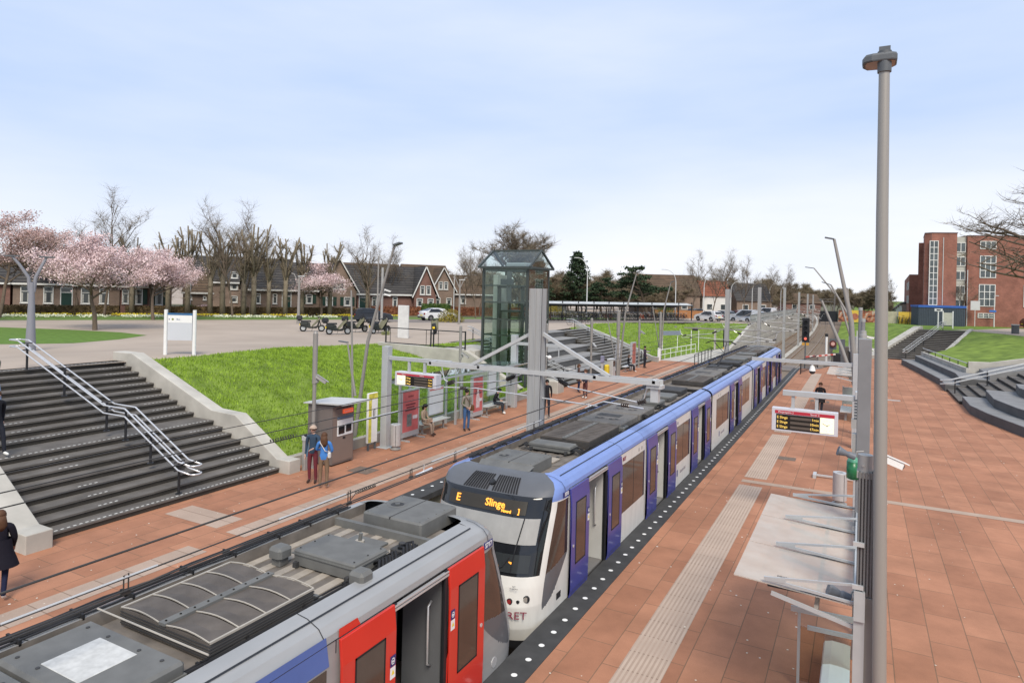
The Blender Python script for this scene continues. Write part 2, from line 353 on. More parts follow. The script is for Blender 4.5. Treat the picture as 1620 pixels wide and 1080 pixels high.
# platforms
b = MB(); b.box(-16.6, -11.72, -12, 38, -1.6, 0, 0); b.box(-16.6, -11.72, 38, 60, -1.6, 0, 0); struct(b.build('platform', [PAVE]))
b = MB(); b.quad([(-16.6, 60.01, .0), (-11.72, 60.01, 0), (-11.72, 84, .0), (-12.2, 84, 0), (-14.4, 77, 0), (-16.0, 66, 0)][::1]); b.v = [(x, y, z-.001) for x, y, z in b.v]
struct(b.build('path', CONCL))
b = MB(); b.box(-4.44, 90, -12, 61.5, -1.6, 0, 0); struct(b.build('platform', [PAVE]))
b = MB(); b.prism([(-3.2, 61.5), (14, 61.5), (14, 80), (6.8, 77.6), (1.2, 77.6), (-1.6, 68)], -1.6, -.002); struct(b.build('platform', [PAVE]))
for name, x0, x1, y1 in (('platform_edge', -5.0, -4.445, 61.4), ('platform_edge', -11.72, -11.08, 60)):
    b = MB(); b.box(x0, x1, -12, y1, -.16, .004, 0); b.box(x0+(.12 if x0 < -9 else .2), x1-(.2 if x0 < -9 else .03), -12, y1, -1.5, -.17, 1); struct(b.build(name, [EDGE, mat('mossy_concrete', (.22, .21, .15), .9, var=.4, scale=1.2)]))
    b = MB(); xc = -4.67 if x0 > -9 else -11.45
    y = .67
    while y < y1:
        k = len(b.v); m_ = [(xc+.052*math.cos(t), y+.052*math.sin(t), .009) for t in [2*math.pi*i/10 for i in range(10)]]; b.quad(m_); y += .5
    struct(b.build('platform_edge_dots', DOT))
# ribbed guidance strips
b = MB()
for y0, y1 in ((-6, 22.1), (23.1, 31.0), (31.6, 44), (44.6, 58)): b.quad([(-3.32, y0, .005), (-2.62, y0, .005), (-2.62, y1, .005), (-3.32, y1, .005)])
struct(b.build('guidance_strip', TACT))
b = MB()
for k in range(9):
    for y0, y1 in ((-6, 22.1), (23.1, 31.0), (31.6, 44), (44.6, 58)): b.quad([(-3.295+.078*k, y0, .008), (-3.253+.078*k, y0, .008), (-3.253+.078*k, y1, .008), (-3.295+.078*k, y1, .008)])
struct(b.build('guidance_ribs', mat('rib_light', (.44, .345, .275), .85, 0, .14, 1.5)))
TACT2 = mat('smooth_light_slab', (.38, .285, .22), .8, 0, .12, 2.5)
b = MB(); b.quad([(-3.32, 22.45, .006), (6.5, 22.45, .006), (6.5, 22.78, .006), (-3.32, 22.78, .006)]); struct(b.build('light_slab_row', TACT2))
b = MB()
for y0, y1 in ((-6, 9.9), (10.9, 27), (27.6, 45), (45.6, 57)): b.quad([(-13.5, y0, .005), (-12.85, y0, .005), (-12.85, y1, .005), (-13.5, y1, .005)])
struct(b.build('guidance_strip', TACT))
b = MB(); b.quad([(-15.9, 10.95, .005), (-13.9, 10.95, .005), (-13.9, 11.75, .005), (-15.9, 11.75, .005)]); struct(b.build('guidance_patch', TACT))
b = MB()
for (x, y, r) in ((-14.36, 16.9, .42), (-14.3, 33.3, .5), (-2.35, 26.6, .34), (-2.0, 42.5, .5), (-13.9, 48, .45)):
    b.quad([(x-r, y-r*.8, .006), (x+r, y-r*.8, .006), (x+r, y+r*.8, .006), (x-r, y+r*.8, .006)])
struct(b.build('drain_covers', mat('drain_cover', (.16, .12, .095), .85, var=.3, scale=9)))
# track bed, sleepers and rails
b = MB(); ys = [-12, 60, 80, 100, 130, 160, 200, 250, 320, 420]
for y0, y1 in zip(ys, ys[1:]):
    a, c = curve_x(y0), curve_x(y1); b.quad([(-11.6+a, y0, -1.2), (-1.0+a, y0, -1.2), (-1.0+c, y1, -1.2), (-11.6+c, y1, -1.2)])
struct(b.build('track_bed', BALL))
for xc in (-9.85, -6.34):
    b = MB(); yy = [0, 40, 80]+list(range(90, 420, 15))
    for dx in (-.72, .72):
        for y0, y1 in zip(yy, yy[1:]): b.beam((xc+dx+curve_x(y0), y0, -1.02), (xc+dx+curve_x(y1), y1, -1.02), .075, .16, 0)
    y = 30.
    while y < 190: 
        a = curve_x(y); b.box(xc-1.25+a, xc+1.25+a, y, y+.25, -1.19, -1.11, 1); y += .65
    struct(b.build('track', [RAIL, mat('sleeper', (.24, .20, .165), .9, var=.2, scale=3)]))
b = MB()
for y0, y1 in zip(list(range(62, 400, 12)), list(range(74, 412, 12))):
    a, c = curve_x(y0), curve_x(y1); b.quad([(-8.35+a, y0, -1.12), (-7.75+a, y0, -1.12), (-7.75+c, y1, -1.12), (-8.35+c, y1, -1.12)])
struct(b.build('cable_duct_path', CONCL))
# level crossing slab
b = MB(); b.box(-11.5, -3.0, 69, 74, -1.19, -.99); b.box(-3.0, -.6, 69, 73, -1.0, -.05); struct(b.build('level_crossing_path', ROAD))
# retaining wall beside the far tracks, concrete
def wallpanel(pts, thick, name, label, cat, m=CONC, axis='x', cap=None):
    g = MB(); (g.xprism if axis == 'x' else g.yprism)(pts, *thick); o = g.build(name, m, bevel=.015); tag(o, label, cat); return o
wallpanel([(67, -1.2), (150, -1.2), (150, 2.75), (84, 2.75), (67, .35)], (-11.95, -11.6), 'retaining_wall', 'pale concrete retaining wall rising beside the far tracks below the car park', 'wall', CONCL)
b = MB()
for y in range(84, 150, 2):
    b.box(-11.82, -11.76, y, y+.07, 2.75, 3.85)
b.box(-11.83, -11.75, 84, 150, 3.8, 3.87); b.box(-11.83, -11.75, 84, 150, 3.25, 3.3); b.box(-11.83, -11.75, 84, 150, 2.86, 2.9)
for i in range(430): y = 84+i*.15; b.box(-11.80, -11.78, y, y+.02, 2.9, 3.8)
tag(b.build('railing', mat('mesh_fence', (.30, .31, .31), .6)), 'long grey mesh railing on top of the concrete wall by the tracks', 'railing')
# right hand plateau and mound
b = MB(); b.quad([(p[0], p[1], 2.598) for p in [(-2.5, 125), (3, 108), (6.4, 93.2), (11.2, 93.2), (13.5, 88), (16, 75), (13.6, 57.2), (13.6, 30), (700, 30), (700, 2500), (-2.5, 2500)]]); struct(b.build('plateau', mat('right_verge', (.13, .20, .035), .9, var=.3, scale=1.2, bump=.2)))
struct(bank('grass_mound', [((6.9, 77.6, .2), (11.3, 93.2, 2.6)), ((5.35, 72.3, 1.05), (13.5, 88, 2.6)), ((6.3, 62, 1.15), (16, 75, 2.6)), ((6.95, 57.1, 1.2), (13.6, 57.2, 2.6))], None, 12))
struct(bank('grass_slope', [((-2.9, 74, -.9), (-2.6, 126, 2.6)), ((-1.5, 74, -.3), (0, 117, 2.6)), ((1.1, 77.6, .1), (3.2, 108, 2.6)), ((1.2, 78.3, .2), (6.0, 93.4, 2.6))], None, 14))
b = MB(); b.quad([(p[0], p[1], 2.606) for p in [(10, 97), (11.4, 93.6), (14, 88.6), (17, 78), (60, 78), (60, 118), (18, 110), (13, 100)]]); struct(b.build('pavement', ASPH))
b = MB(); b.quad([(12.5, 116, 2.604), (60, 123, 2.604), (60, 139, 2.604), (13, 123, 2.604)]); struct(b.build('road', ASPH))

# ---------------- stairs ----------------
def stairs(name, label, X0, Y0, Y1, n1, n2, top, x_top, land, dirx=-1, dots=True, riserm=STEPR, treadm=STEP, steprow=None):
    """steps climbing along x from X0 to x_top between Y0 and Y1"""
    n = n1+n2; h = top/n; run = (abs(x_top-X0)-land)/(n-2)
    root = thing(name, label, 'stairs', (X0, (Y0+Y1)/2, 0))
    b = MB(); d = MB(); x = X0; z = 0
    for i in range(n):
        z1 = z+h; depth = land if i == n1-1 else run
        if i == n-1: depth = .5
        xb = x+dirx*depth
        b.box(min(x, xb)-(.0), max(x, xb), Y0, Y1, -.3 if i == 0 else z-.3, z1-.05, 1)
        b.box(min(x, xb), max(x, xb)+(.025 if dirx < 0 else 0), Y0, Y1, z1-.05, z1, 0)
        if dots:
            full = i in (0, n1-1, n1-2+1, n-1) or i == n1
            yy = Y0+.12
            while yy < Y1-.1:
                c = (yy-Y0) % 4.2
                if full or (1.45 < c < 1.95) or (yy > Y1-.62):
                    for q in (0,): d.quad([(x-.045+q, yy, z1+.004), (x-.045+q, yy+.075, z1+.004), (x-.09+q, yy+.075, z1+.004), (x-.09+q, yy, z1+.004)])
                yy += .14
        x = xb; z = z1
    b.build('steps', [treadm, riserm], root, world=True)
    if dots: d.build('step_markers', mat('step_marker', (.62, .61, .57), .6), root, world=True)
    return root, h, run
stairs('staircase', 'wide dark stairs with white dotted step edges beside the grass bank at left', -16.42, 8.33, 15.22, 8, 10, 3.0, -24.75, 1.05)
# stair handrail (double) - left stairs
def handrail(name, label, pts, posts, h=(.95, .72), off=.16, m=STEEL, r=.024, pm=None, loops=True, axis='y'):
    root = thing(name, label, 'handrail', posts[0])
    for s in (-1, 1):
        for hh in h:
            g = MB(); P = [(p[0]+(s*off if axis == 'x' else 0), p[1]+(s*off if axis == 'y' else 0), p[2]+hh) for p in pts]; g.tube(P, r, 8, 0); g.build('rail', m, root, world=True, smooth=True)
    for p in (pts[0], pts[-1]):
        for hh in h:
            g = MB()
            q = [(p[0]+(off*math.cos(t) if axis == 'x' else 0)+((-1 if p is pts[-1] else 1)*off*math.sin(t)*.9 if axis == 'y' else 0), p[1]+(off*math.cos(t) if axis == 'y' else 0), p[2]+hh) for t in [math.pi*k/8 for k in range(9)]]
            g.tube(q, r, 8, 0); g.build('end_loop', m, root, world=True, smooth=True)
    for p in posts:
        g = MB(); g.cyl(p, (p[0], p[1], p[2]+h[0]-.08), .035, n=10); g.cyl(p, (p[0], p[1], p[2]+.02), .09, n=10)
        for hh in h:
            if axis == 'y': g.beam((p[0], p[1]-off, p[2]+hh-.05), (p[0], p[1]+off, p[2]+hh-.05), .03, .03)
            else: g.beam((p[0]-off, p[1], p[2]+hh-.05), (p[0]+off, p[1], p[2]+hh-.05), .03, .03)
        g.build('post', pm or BLACK, root, world=True)
    return root
hy = 11.85
handrail('stair_handrail', 'double steel handrail with black posts down the middle of the left stairs',
         [(-15.95, hy, .12), (-16.45, hy, .16), (-18.9, hy, 1.36), (-19.95, hy, 1.36), (-24.85, hy, 3.02), (-25.35, hy, 3.02)],
         [(-16.62, hy, .167), (-17.9, hy, .833), (-19.1, hy, 1.333), (-20.05, hy, 1.5), (-22.35, hy, 2.333), (-24.6, hy, 3.0)])
# sloping concrete side walls of the left stairs
def sidewall(name, label, prof, y0, y1):   # prof: (x,z) along top
    g = MB(); pts = [(prof[0][0], -.3)]+prof+[(prof[-1][0], prof[-1][1]-1.6), (prof[0][0]-1.5 if prof[-1][0] < prof[0][0] else prof[0][0]+1.5, -.3)]
    g.yprism(pts, y0, y1); o = g.build(name, CONCL, bevel=.02); tag(o, label, 'wall'); return o
PR = [(-15.98, .42), (-16.55, .42), (-18.55, 1.62), (-19.75, 1.66), (-24.3, 3.32), (-25.5, 3.32)]
sidewall('stair_side_wall', 'pale sloping concrete wall between the left stairs and the grass bank', PR, 15.24, 15.72)
sidewall('stair_side_wall', 'concrete side wall and end block of the left stairs behind the woman in black', PR, 7.75, 8.31)
# low wall along the back of the west platform
b = MB(); b.box(-16.75, -16.5, 15.73, 35.2, -.2, .36); tag(b.build('low_wall', CONC, bevel=.015), 'low concrete wall between the grass bank and the left platform', 'wall')
# abutment beside the lift
b = MB(); b.yprism([(-27.4, 1.2), (-25.0, .3), (-20.6, .3), (-17.2, .3), (-17.0, .5), (-20.8, 2.42), (-27.4, 2.55)], 33.35, 33.75)
b.box(-22.9, -20.35, 33.76, 37.6, .3, 2.40)
tag(b.build('concrete_abutment', CONCL, bevel=.02), 'pale concrete abutment wall under the black railing beside the glass lift', 'wall')
# middle stairs with seating tiers
def lin(a, b, n): return [a+(b-a)*i/n for i in range(n+1)]
root = thing('staircase', 'wide stairs with dark seating tiers climbing to the bicycle shelter', 'stairs', (-16.5, 47, 0))
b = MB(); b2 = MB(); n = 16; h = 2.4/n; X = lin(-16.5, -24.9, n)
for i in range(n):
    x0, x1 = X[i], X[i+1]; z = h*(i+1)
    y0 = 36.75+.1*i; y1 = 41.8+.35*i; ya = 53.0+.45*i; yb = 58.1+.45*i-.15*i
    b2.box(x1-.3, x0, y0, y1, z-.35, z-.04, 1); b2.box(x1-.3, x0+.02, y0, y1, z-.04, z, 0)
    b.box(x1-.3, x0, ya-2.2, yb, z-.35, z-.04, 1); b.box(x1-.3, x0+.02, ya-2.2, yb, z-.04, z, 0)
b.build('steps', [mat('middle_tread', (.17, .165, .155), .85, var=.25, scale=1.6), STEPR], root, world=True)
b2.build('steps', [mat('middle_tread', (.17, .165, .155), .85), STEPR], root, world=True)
b = MB(); T = [(-17.5, .48), (-19.3, .96), (-21.1, 1.44), (-22.9, 1.92), (-24.6, 2.39)]
for i, (x, z) in enumerate(T):
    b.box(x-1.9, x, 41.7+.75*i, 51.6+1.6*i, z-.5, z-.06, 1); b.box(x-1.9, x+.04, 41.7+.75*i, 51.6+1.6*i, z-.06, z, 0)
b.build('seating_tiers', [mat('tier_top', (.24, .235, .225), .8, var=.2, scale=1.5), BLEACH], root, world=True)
b = MB(); b.yprism([(-15.9, -.2), (-15.9, .42), (-16.6, .46), (-21, 1.75), (-25.4, 2.75), (-26.2, 2.75), (-26.2, 1), (-17, -.2)], 58.1, 58.5)
o = b.build('stair_side_wall', CONCL, bevel=.02); o.rotation_euler = (0, 0, 0); tag(o, 'pale sloping concrete wall between the middle stairs and the far grass bank', 'wall')
me = o.data
for v in me.vertices:
    k = (-16-v.co.x)/9.5; v.co.y += 5.3*k
b = MB(); b.bbox(-17.2, -15.75, 35.7, 36.7, -.1, .75, .05); tag(b.build('concrete_block', CONCL), 'curved concrete end block at the foot of the middle stairs', 'wall')
handrail('stair_handrail', 'double steel handrail on the left flight of the middle stairs', [(-16.2, 39.2, .1), (-16.7, 39.2, .15), (-20.6, 40, 1.2), (-21.4, 40.1, 1.25), (-25.2, 41.0, 2.42)],
         [(-16.9, 39.2, .15), (-18.9, 39.6, .75), (-20.9, 40.0, 1.2), (-23.1, 40.5, 1.8), (-24.9, 41, 2.35)], m=LGREY)
handrail('stair_handrail', 'double handrail on the right flight of the middle stairs below the bicycles', [(-16.3, 56.2, .1), (-16.8, 56.3, .15), (-20.6, 57.7, 1.2), (-21.4, 58.2, 1.25), (-25.2, 60.6, 2.42), (-25.9, 60.9, 2.42)],
         [(-16.9, 56.3, .15), (-18.9, 57, .75), (-20.9, 57.9, 1.2), (-23.1, 59.3, 1.8), (-25.0, 60.5, 2.35)], m=LGREY)
# far right stairs, climbing away from the camera
root = thing('staircase', 'dark far stairs between two sloping concrete walls below the brick building', 'stairs', (4, 77.6, 0))
b = MB(); n = 17
for i in range(n):
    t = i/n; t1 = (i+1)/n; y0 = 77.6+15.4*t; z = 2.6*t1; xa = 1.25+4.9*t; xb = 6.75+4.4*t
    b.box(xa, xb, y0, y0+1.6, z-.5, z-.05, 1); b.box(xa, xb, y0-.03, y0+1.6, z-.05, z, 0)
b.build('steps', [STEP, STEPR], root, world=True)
def skewwall(name, label, p0, p1, w, z0, z1, m=CONCL):
    g = MB(); (xa, ya), (xb, yb) = p0, p1; d = Vector((xb-xa, yb-ya, 0)).normalized(); u = Vector((-d.y, d.x, 0))*w/2
    A = Vector((xa, ya, 0)); B = Vector((xb, yb, 0)); C_ = B+d*.9; 
    ring = lambda P, za, zb: [(*(P-u).xy, za), (*(P+u).xy, za), (*(P+u).xy, zb), (*(P-u).xy, zb)]
    g.loft([ring(A-d*.6, -.3, z0), ring(A, -.3, z0), ring(B, z1-2, z1), ring(C_, z1-1, z1)], 0, True)
    return tag(g.build(name, m, bevel=.02), label, 'wall')
skewwall('stair_side_wall', 'broad sloping concrete wall left of the far dark stairs', (1.0, 77.3), (6.1, 93.2), .75, .35, 2.95)
skewwall('stair_side_wall', 'sloping concrete kerb wall between the far stairs and the grass mound', (7.0, 77.6), (11.4, 93.2), .4, .5, 2.85)
handrail('stair_handrail', 'double white handrail down the middle of the far dark stairs', [(4.0, 76.9, .1), (4.15, 77.7, .12), (6.05, 84, 1.2), (6.4, 85.4, 1.25), (8.7, 93.2, 2.62), (8.95, 94, 2.62)],
         [(4.15, 77.7, .15), (5.1, 80.9, .65), (6.1, 84.2, 1.22), (7.2, 88.1, 1.8), (8.7, 93.2, 2.6)], m=LGREY, axis='x', off=.2)
# curved seating tiers on the right
root = thing('seating_steps', 'curved dark stone seating steps along the right edge of the platform', 'steps', (5, 60, 0))
o1 = [(3.5, 72.2), (4.4, 64), (5.12, 56.2), (5.1, 52.6)]; o2 = [(5.38, 46.6), (5.3, 42.9), (5.7, 40.3), (6.6, 36.8), (9.5, 30)]
def tier(outl, back, z0, z1):
    g = MB(); g.prism(outl+back[::-1], z0, z1-.05, 1); g.prism(outl+back[::-1], z1-.05, z1, 0); return g
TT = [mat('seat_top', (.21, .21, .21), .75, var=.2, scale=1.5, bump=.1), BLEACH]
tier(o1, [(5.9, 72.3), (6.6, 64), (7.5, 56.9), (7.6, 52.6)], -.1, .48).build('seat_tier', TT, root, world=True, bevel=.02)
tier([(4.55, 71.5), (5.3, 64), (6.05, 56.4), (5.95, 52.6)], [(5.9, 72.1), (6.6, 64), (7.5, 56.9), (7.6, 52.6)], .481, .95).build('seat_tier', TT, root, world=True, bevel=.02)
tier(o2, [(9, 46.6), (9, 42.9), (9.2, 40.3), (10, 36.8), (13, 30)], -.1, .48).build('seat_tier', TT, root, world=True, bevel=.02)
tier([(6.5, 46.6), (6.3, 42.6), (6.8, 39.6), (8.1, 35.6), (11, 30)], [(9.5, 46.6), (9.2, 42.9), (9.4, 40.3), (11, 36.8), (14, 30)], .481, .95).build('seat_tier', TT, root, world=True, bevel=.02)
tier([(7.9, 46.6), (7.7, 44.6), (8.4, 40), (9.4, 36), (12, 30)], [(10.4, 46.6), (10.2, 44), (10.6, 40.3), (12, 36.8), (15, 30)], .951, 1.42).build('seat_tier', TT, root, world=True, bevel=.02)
b = MB(); n = 14
for i in range(n):
    x0 = 5.25+.55*i; z = 2.6*(i+1)/n
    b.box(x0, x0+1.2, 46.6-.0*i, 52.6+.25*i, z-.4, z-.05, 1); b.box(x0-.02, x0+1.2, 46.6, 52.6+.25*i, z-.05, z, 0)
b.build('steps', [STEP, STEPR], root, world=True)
b = MB(); b.prism([(7.55, 52.7), (7.5, 56.8), (14, 56.8), (14, 54)], .9, [1.3, 1.3, 2.7, 2.7]); b.build('seat_tier', TT, root, world=True)
handrail('stair_handrail', 'silver double handrail with black posts beside the curved seating steps', [(4.6, 50.2, 0), (5.2, 50.2, .1), (9.2, 50.6, 1.42), (10, 50.6, 1.45), (13.5, 51, 2.62)],
         [(5.4, 50.2, .15), (7.1, 50.4, .8), (9.2, 50.6, 1.45), (11.5, 50.8, 2.0)], m=LGREY)
b = MB(); b.prism([(5.05, 72.2), (6.75, 56.9), (6.98, 56.9), (5.3, 72.3)], .4, 1.28); tag(b.build('low_wall', CONCL, bevel=.02), 'low pale wall between the curved seating and the grass mound', 'wall')
b = MB(); b.yprism([(6.9, .9), (6.9, 1.75), (8.2, 1.78), (13.6, 2.95), (13.6, 2.0), (8, .9)], 56.92, 57.2); tag(b.build('mound_wall', CONCL, bevel=.02), 'pale sloping wall along the near side of the grass mound', 'wall')
root = thing('low_handrail', 'low silver rail on short brackets above the curved seating', 'handrail', (5.2, 72, 1.2))
b = MB(); b.tube([(5.2, 72, 1.62), (6.0, 64.4, 1.62), (6.85, 57.2, 1.62)], .035, 8); b.build('rail', LGREY, root, world=True)
for i in range(7):
    t = i/6; x = lerp(5.2, 6.85, t); y = lerp(72, 57.2, t); b = MB(); b.cyl((x, y, 1.25), (x, y, 1.62), .03); b.build('bracket', BLACK, root, world=True)
b = MB(); b.box(8.3, 8.55, 33, 41.5, .9, 1.75); b.box(8.3, 15, 41.5, 41.75, .9, 1.75); tag(b.build('planter_wall', CONCL, bevel=.02), 'pale planter wall at the right edge of the picture', 'wall')

# grass tufts over the near banks
def tufts(name, n, sampler, label=None, h=(.05, .15), m=GRASS2, w=.02):
    rng = np.random.default_rng(3); V = np.zeros((n*3, 3), np.float32)
    for i in range(n):
        x, y, z = sampler(rng); a = rng.random()*6.283; hh = h[0]+(h[1]-h[0])*rng.random(); dx, dy = math.cos(a)*w, math.sin(a)*w
        lx, ly = (rng.random()-.5)*hh*1.1, (rng.random()-.5)*hh*1.1
        V[i*3] = (x-dx, y-dy, z-.01); V[i*3+1] = (x+dx, y+dy, z-.01); V[i*3+2] = (x+lx, y+ly, z+hh)
    me = bpy.data.meshes.new(name); me.vertices.add(n*3); me.vertices.foreach_set('co', V.ravel()); me.loops.add(n*3); me.loops.foreach_set('vertex_index', np.arange(n*3, dtype=np.int32))
    me.polygons.add(n); me.polygons.foreach_set('loop_start', np.arange(0, n*3, 3, dtype=np.int32)); me.update(calc_edges=True); me.validate()
    me.materials.append(m); o = bpy.data.objects.new(name, me); COL.objects.link(o); o['kind'] = 'stuff'; tag(o, label, 'grass'); return o
def meshsampler(o, ymin=-1e9, ymax=1e9):
    me = o.data; P = []
    for p in me.polygons:
        q = [me.vertices[i].co for i in p.vertices]
        if ymin < q[0].y < ymax: P.append((q, p.area))
    A = np.cumsum([a for _, a in P]); 
    def s(rng):
        q = P[min(len(P)-1, int(np.searchsorted(A, rng.random()*A[-1])))][0]; a, b_ = rng.random(), rng.random()
        v = (q[0]*(1-a)+q[1]*a)*(1-b_)+(q[3]*(1-a)+q[2]*a)*b_; return v.x, v.y, v.z
    return s
tufts('grass', 70000, meshsampler(westbank), 'short green grass blades covering the near grass bank by the left platform', (.03, .12), w=.022)
tufts('grass', 14000, meshsampler(westbank2, 58, 92), 'green grass blades on the far bank below the bicycle shelter', (.06, .18), w=.035)
# ---------------- trains ----------------
SILVER = mat('silver_paint', (.31, .31, .305), .42, .15, .13, 2.2, coat=.15, detail=8, streak=(1, .5, 2.5))
TWHITE = mat('train_white', (.62, .61, .575), .4, 0, .11, 3, coat=.2, detail=8, streak=(1, 2, .35))
TBLUE = mat('cornice_blue', (.16, .235, .50), .38, 0, .1, 2, coat=.3)
VIOLET = mat('door_violet', (.05, .055, .26), .3, 0, .1, 1.5, coat=.4)
TRED = mat('door_red', (.56, .030, .018), .28, 0, .05, 2, coat=.4)
BAND = mat('band_blue', (.075, .14, .38), .35, 0, .08, 2, coat=.3)
ROOFD = mat('roof_deck', (.17, .15, .13), .85, 0, .45, 3.5, .1, detail=8)
ROOFG = mat('roof_box_grey', (.145, .145, .138), .6, .05, .18, 5, detail=8)
ROOFK = mat('roof_box_dark', (.055, .055, .056), .7, .0, .25, 6, detail=8)
RIBL = mat('roof_rib_light', (.34, .30, .25), .85, 0, .2, 6)
MESHB = mat('louvre_mesh', (.115, .10, .088), .7, .1, .3, 4, detail=8)
EDGEB = mat('louvre_edge', (.42, .385, .33), .6, .2, .1, 6)
INWALL = mat('train_inner_wall', (.48, .48, .46), .6, 0, .05, 3)
INDARK = mat('train_inner_panel', (.12, .125, .13), .6, 0, .1, 3)
SEATR = mat('seat_red', (.25, .02, .025), .8, 0, .1, 4)
CABLE = mat('cable_black', (.025, .025, .027), .6, 0, .2, 8)
LED = mat('led_orange', (.9, .35, .05), .5, em=(1, .36, .04, 1.1))
YEL = mat('warning_yellow', (.75, .55, .03), .5)
LAB = mat('label_white', (.72, .72, .72), .5)
LABB = mat('label_blue', (.03, .035, .16), .5)
HW = 1.34; YN = 0.
SIDE = [(1.20, -.82), (1.30, -.62), (1.335, -.30), (1.34, .0)]
UPPER = [(1.34, 2.14), (1.325, 2.22), (1.25, 2.31), (1.08, 2.38), (.93, 2.40), (.93, 2.24)]
UMAT_BLUE = [0, 1, 1, 1, 2]
# nose shape: foremost y of each height
def yf(z):
    P = [(-.85, .42), (-.5, .16), (-.1, .03), (.3, 0), (.62, .08), (1.2, .30), (1.7, .52), (2.08, .70), (2.2, .86), (2.3, 1.02), (2.38, 1.2), (2.41, 1.38)]
    for (a, p), (b_, q) in zip(P, P[1:]):
        if z <= b_: t = (z-a)/(b_-a); return p+(q-p)*max(0, t)
    return P[-1][1]
def half(z):
    P = [(-.85, 1.18), (-.6, 1.30), (-.3, 1.335), (0, 1.34), (2.0, 1.34), (2.14, 1.34), (2.22, 1.325), (2.31, 1.25), (2.38, 1.08), (2.41, .93)]
    for (a, p), (b_, q) in zip(P, P[1:]):
        if z <= b_: t = (z-a)/(b_-a); return p+(q-p)*max(0, min(1, t))
    return P[-1][1]
def depth(z): return max(.12, min(.95, 1.55-yf(z)))
def nose(root, kind, yend=1.57):
    """front end of a train: nose towards local -y"""
    zs = [-.85+(2.41+.85)*i/170 for i in range(171)]; cols = []
    D = .95
    for i in range(61): cols.append(('s', 1-i/60))      # straight side, from yend forward
    for i in range(1, 91): cols.append(('c', math.pi/2*(i/45)))   # corner to corner
    for i in range(1, 61): cols.append(('t', i/60))
    g = MB(); n = len(cols)
    mats = [TWHITE, TBLUE, BGLASS, ROOFG, DGLASS, BLACK, mat('nose_grey', (.10, .105, .115), .4, 0, .08, 4, coat=.2)] if kind == 'blue' else [SILVER, SILVER, BGLASS, SILVER, DGLASS, BLACK, mat('nose_grey', (.10, .105, .115), .4, 0, .08, 4, coat=.2)]
    for z in zs:
        y0 = yf(z); hw = half(z); D = depth(z)
        for k, t in cols:
            if k == 's': x, y = hw, y0+D+(yend-y0-D)*t
            elif k == 't': x, y = -hw, y0+D+(yend-y0-D)*t
            else:
                c, s = math.cos(t), math.sin(t); e = .52
                x = hw*math.copysign(abs(c)**e, c); y = y0+D*(1-abs(s)**.78)
            g.v.append((x, y, z))
    for j in range(170):
        for i in range(n-1):
            a = j*n+i; g.f.append((a, a+n, a+n+1, a+1))
            q = [g.v[q_] for q_ in (a, a+n, a+n+1, a+1)]; x = abs(sum(p[0] for p in q)/4); y = sum(p[1] for p in q)/4; z = sum(p[2] for p in q)/4; k, t = cols[i]
            m = 0
            if z > 2.11: m = 6 if kind == 'blue' else 0
            if kind == 'blue' and z > 2.0 and (k != 'c' or abs(math.cos(t))**.52 > .925): m = 1
            if .80 < z < 2.11 and k == 'c' and abs(math.cos(t))**.52 < .925: m = 2
            if z < -.34: m = 5  # nose bottom coloured black to stand for the dark gap below
            if z < 1.99 and y < yend-.03 and (k != 'c' or abs(math.cos(t))**.52 > .968):
                f_ = max(0, min(1, (y-.18)/(yend-.2))); lo = .95-.25*(1-f_); sw = .12+.82*f_**1.8
                if z > lo: m = 4
                elif z > sw: m = 6
            g.m.append(m)
    o = g.build('nose', mats, root, smooth=True); return o
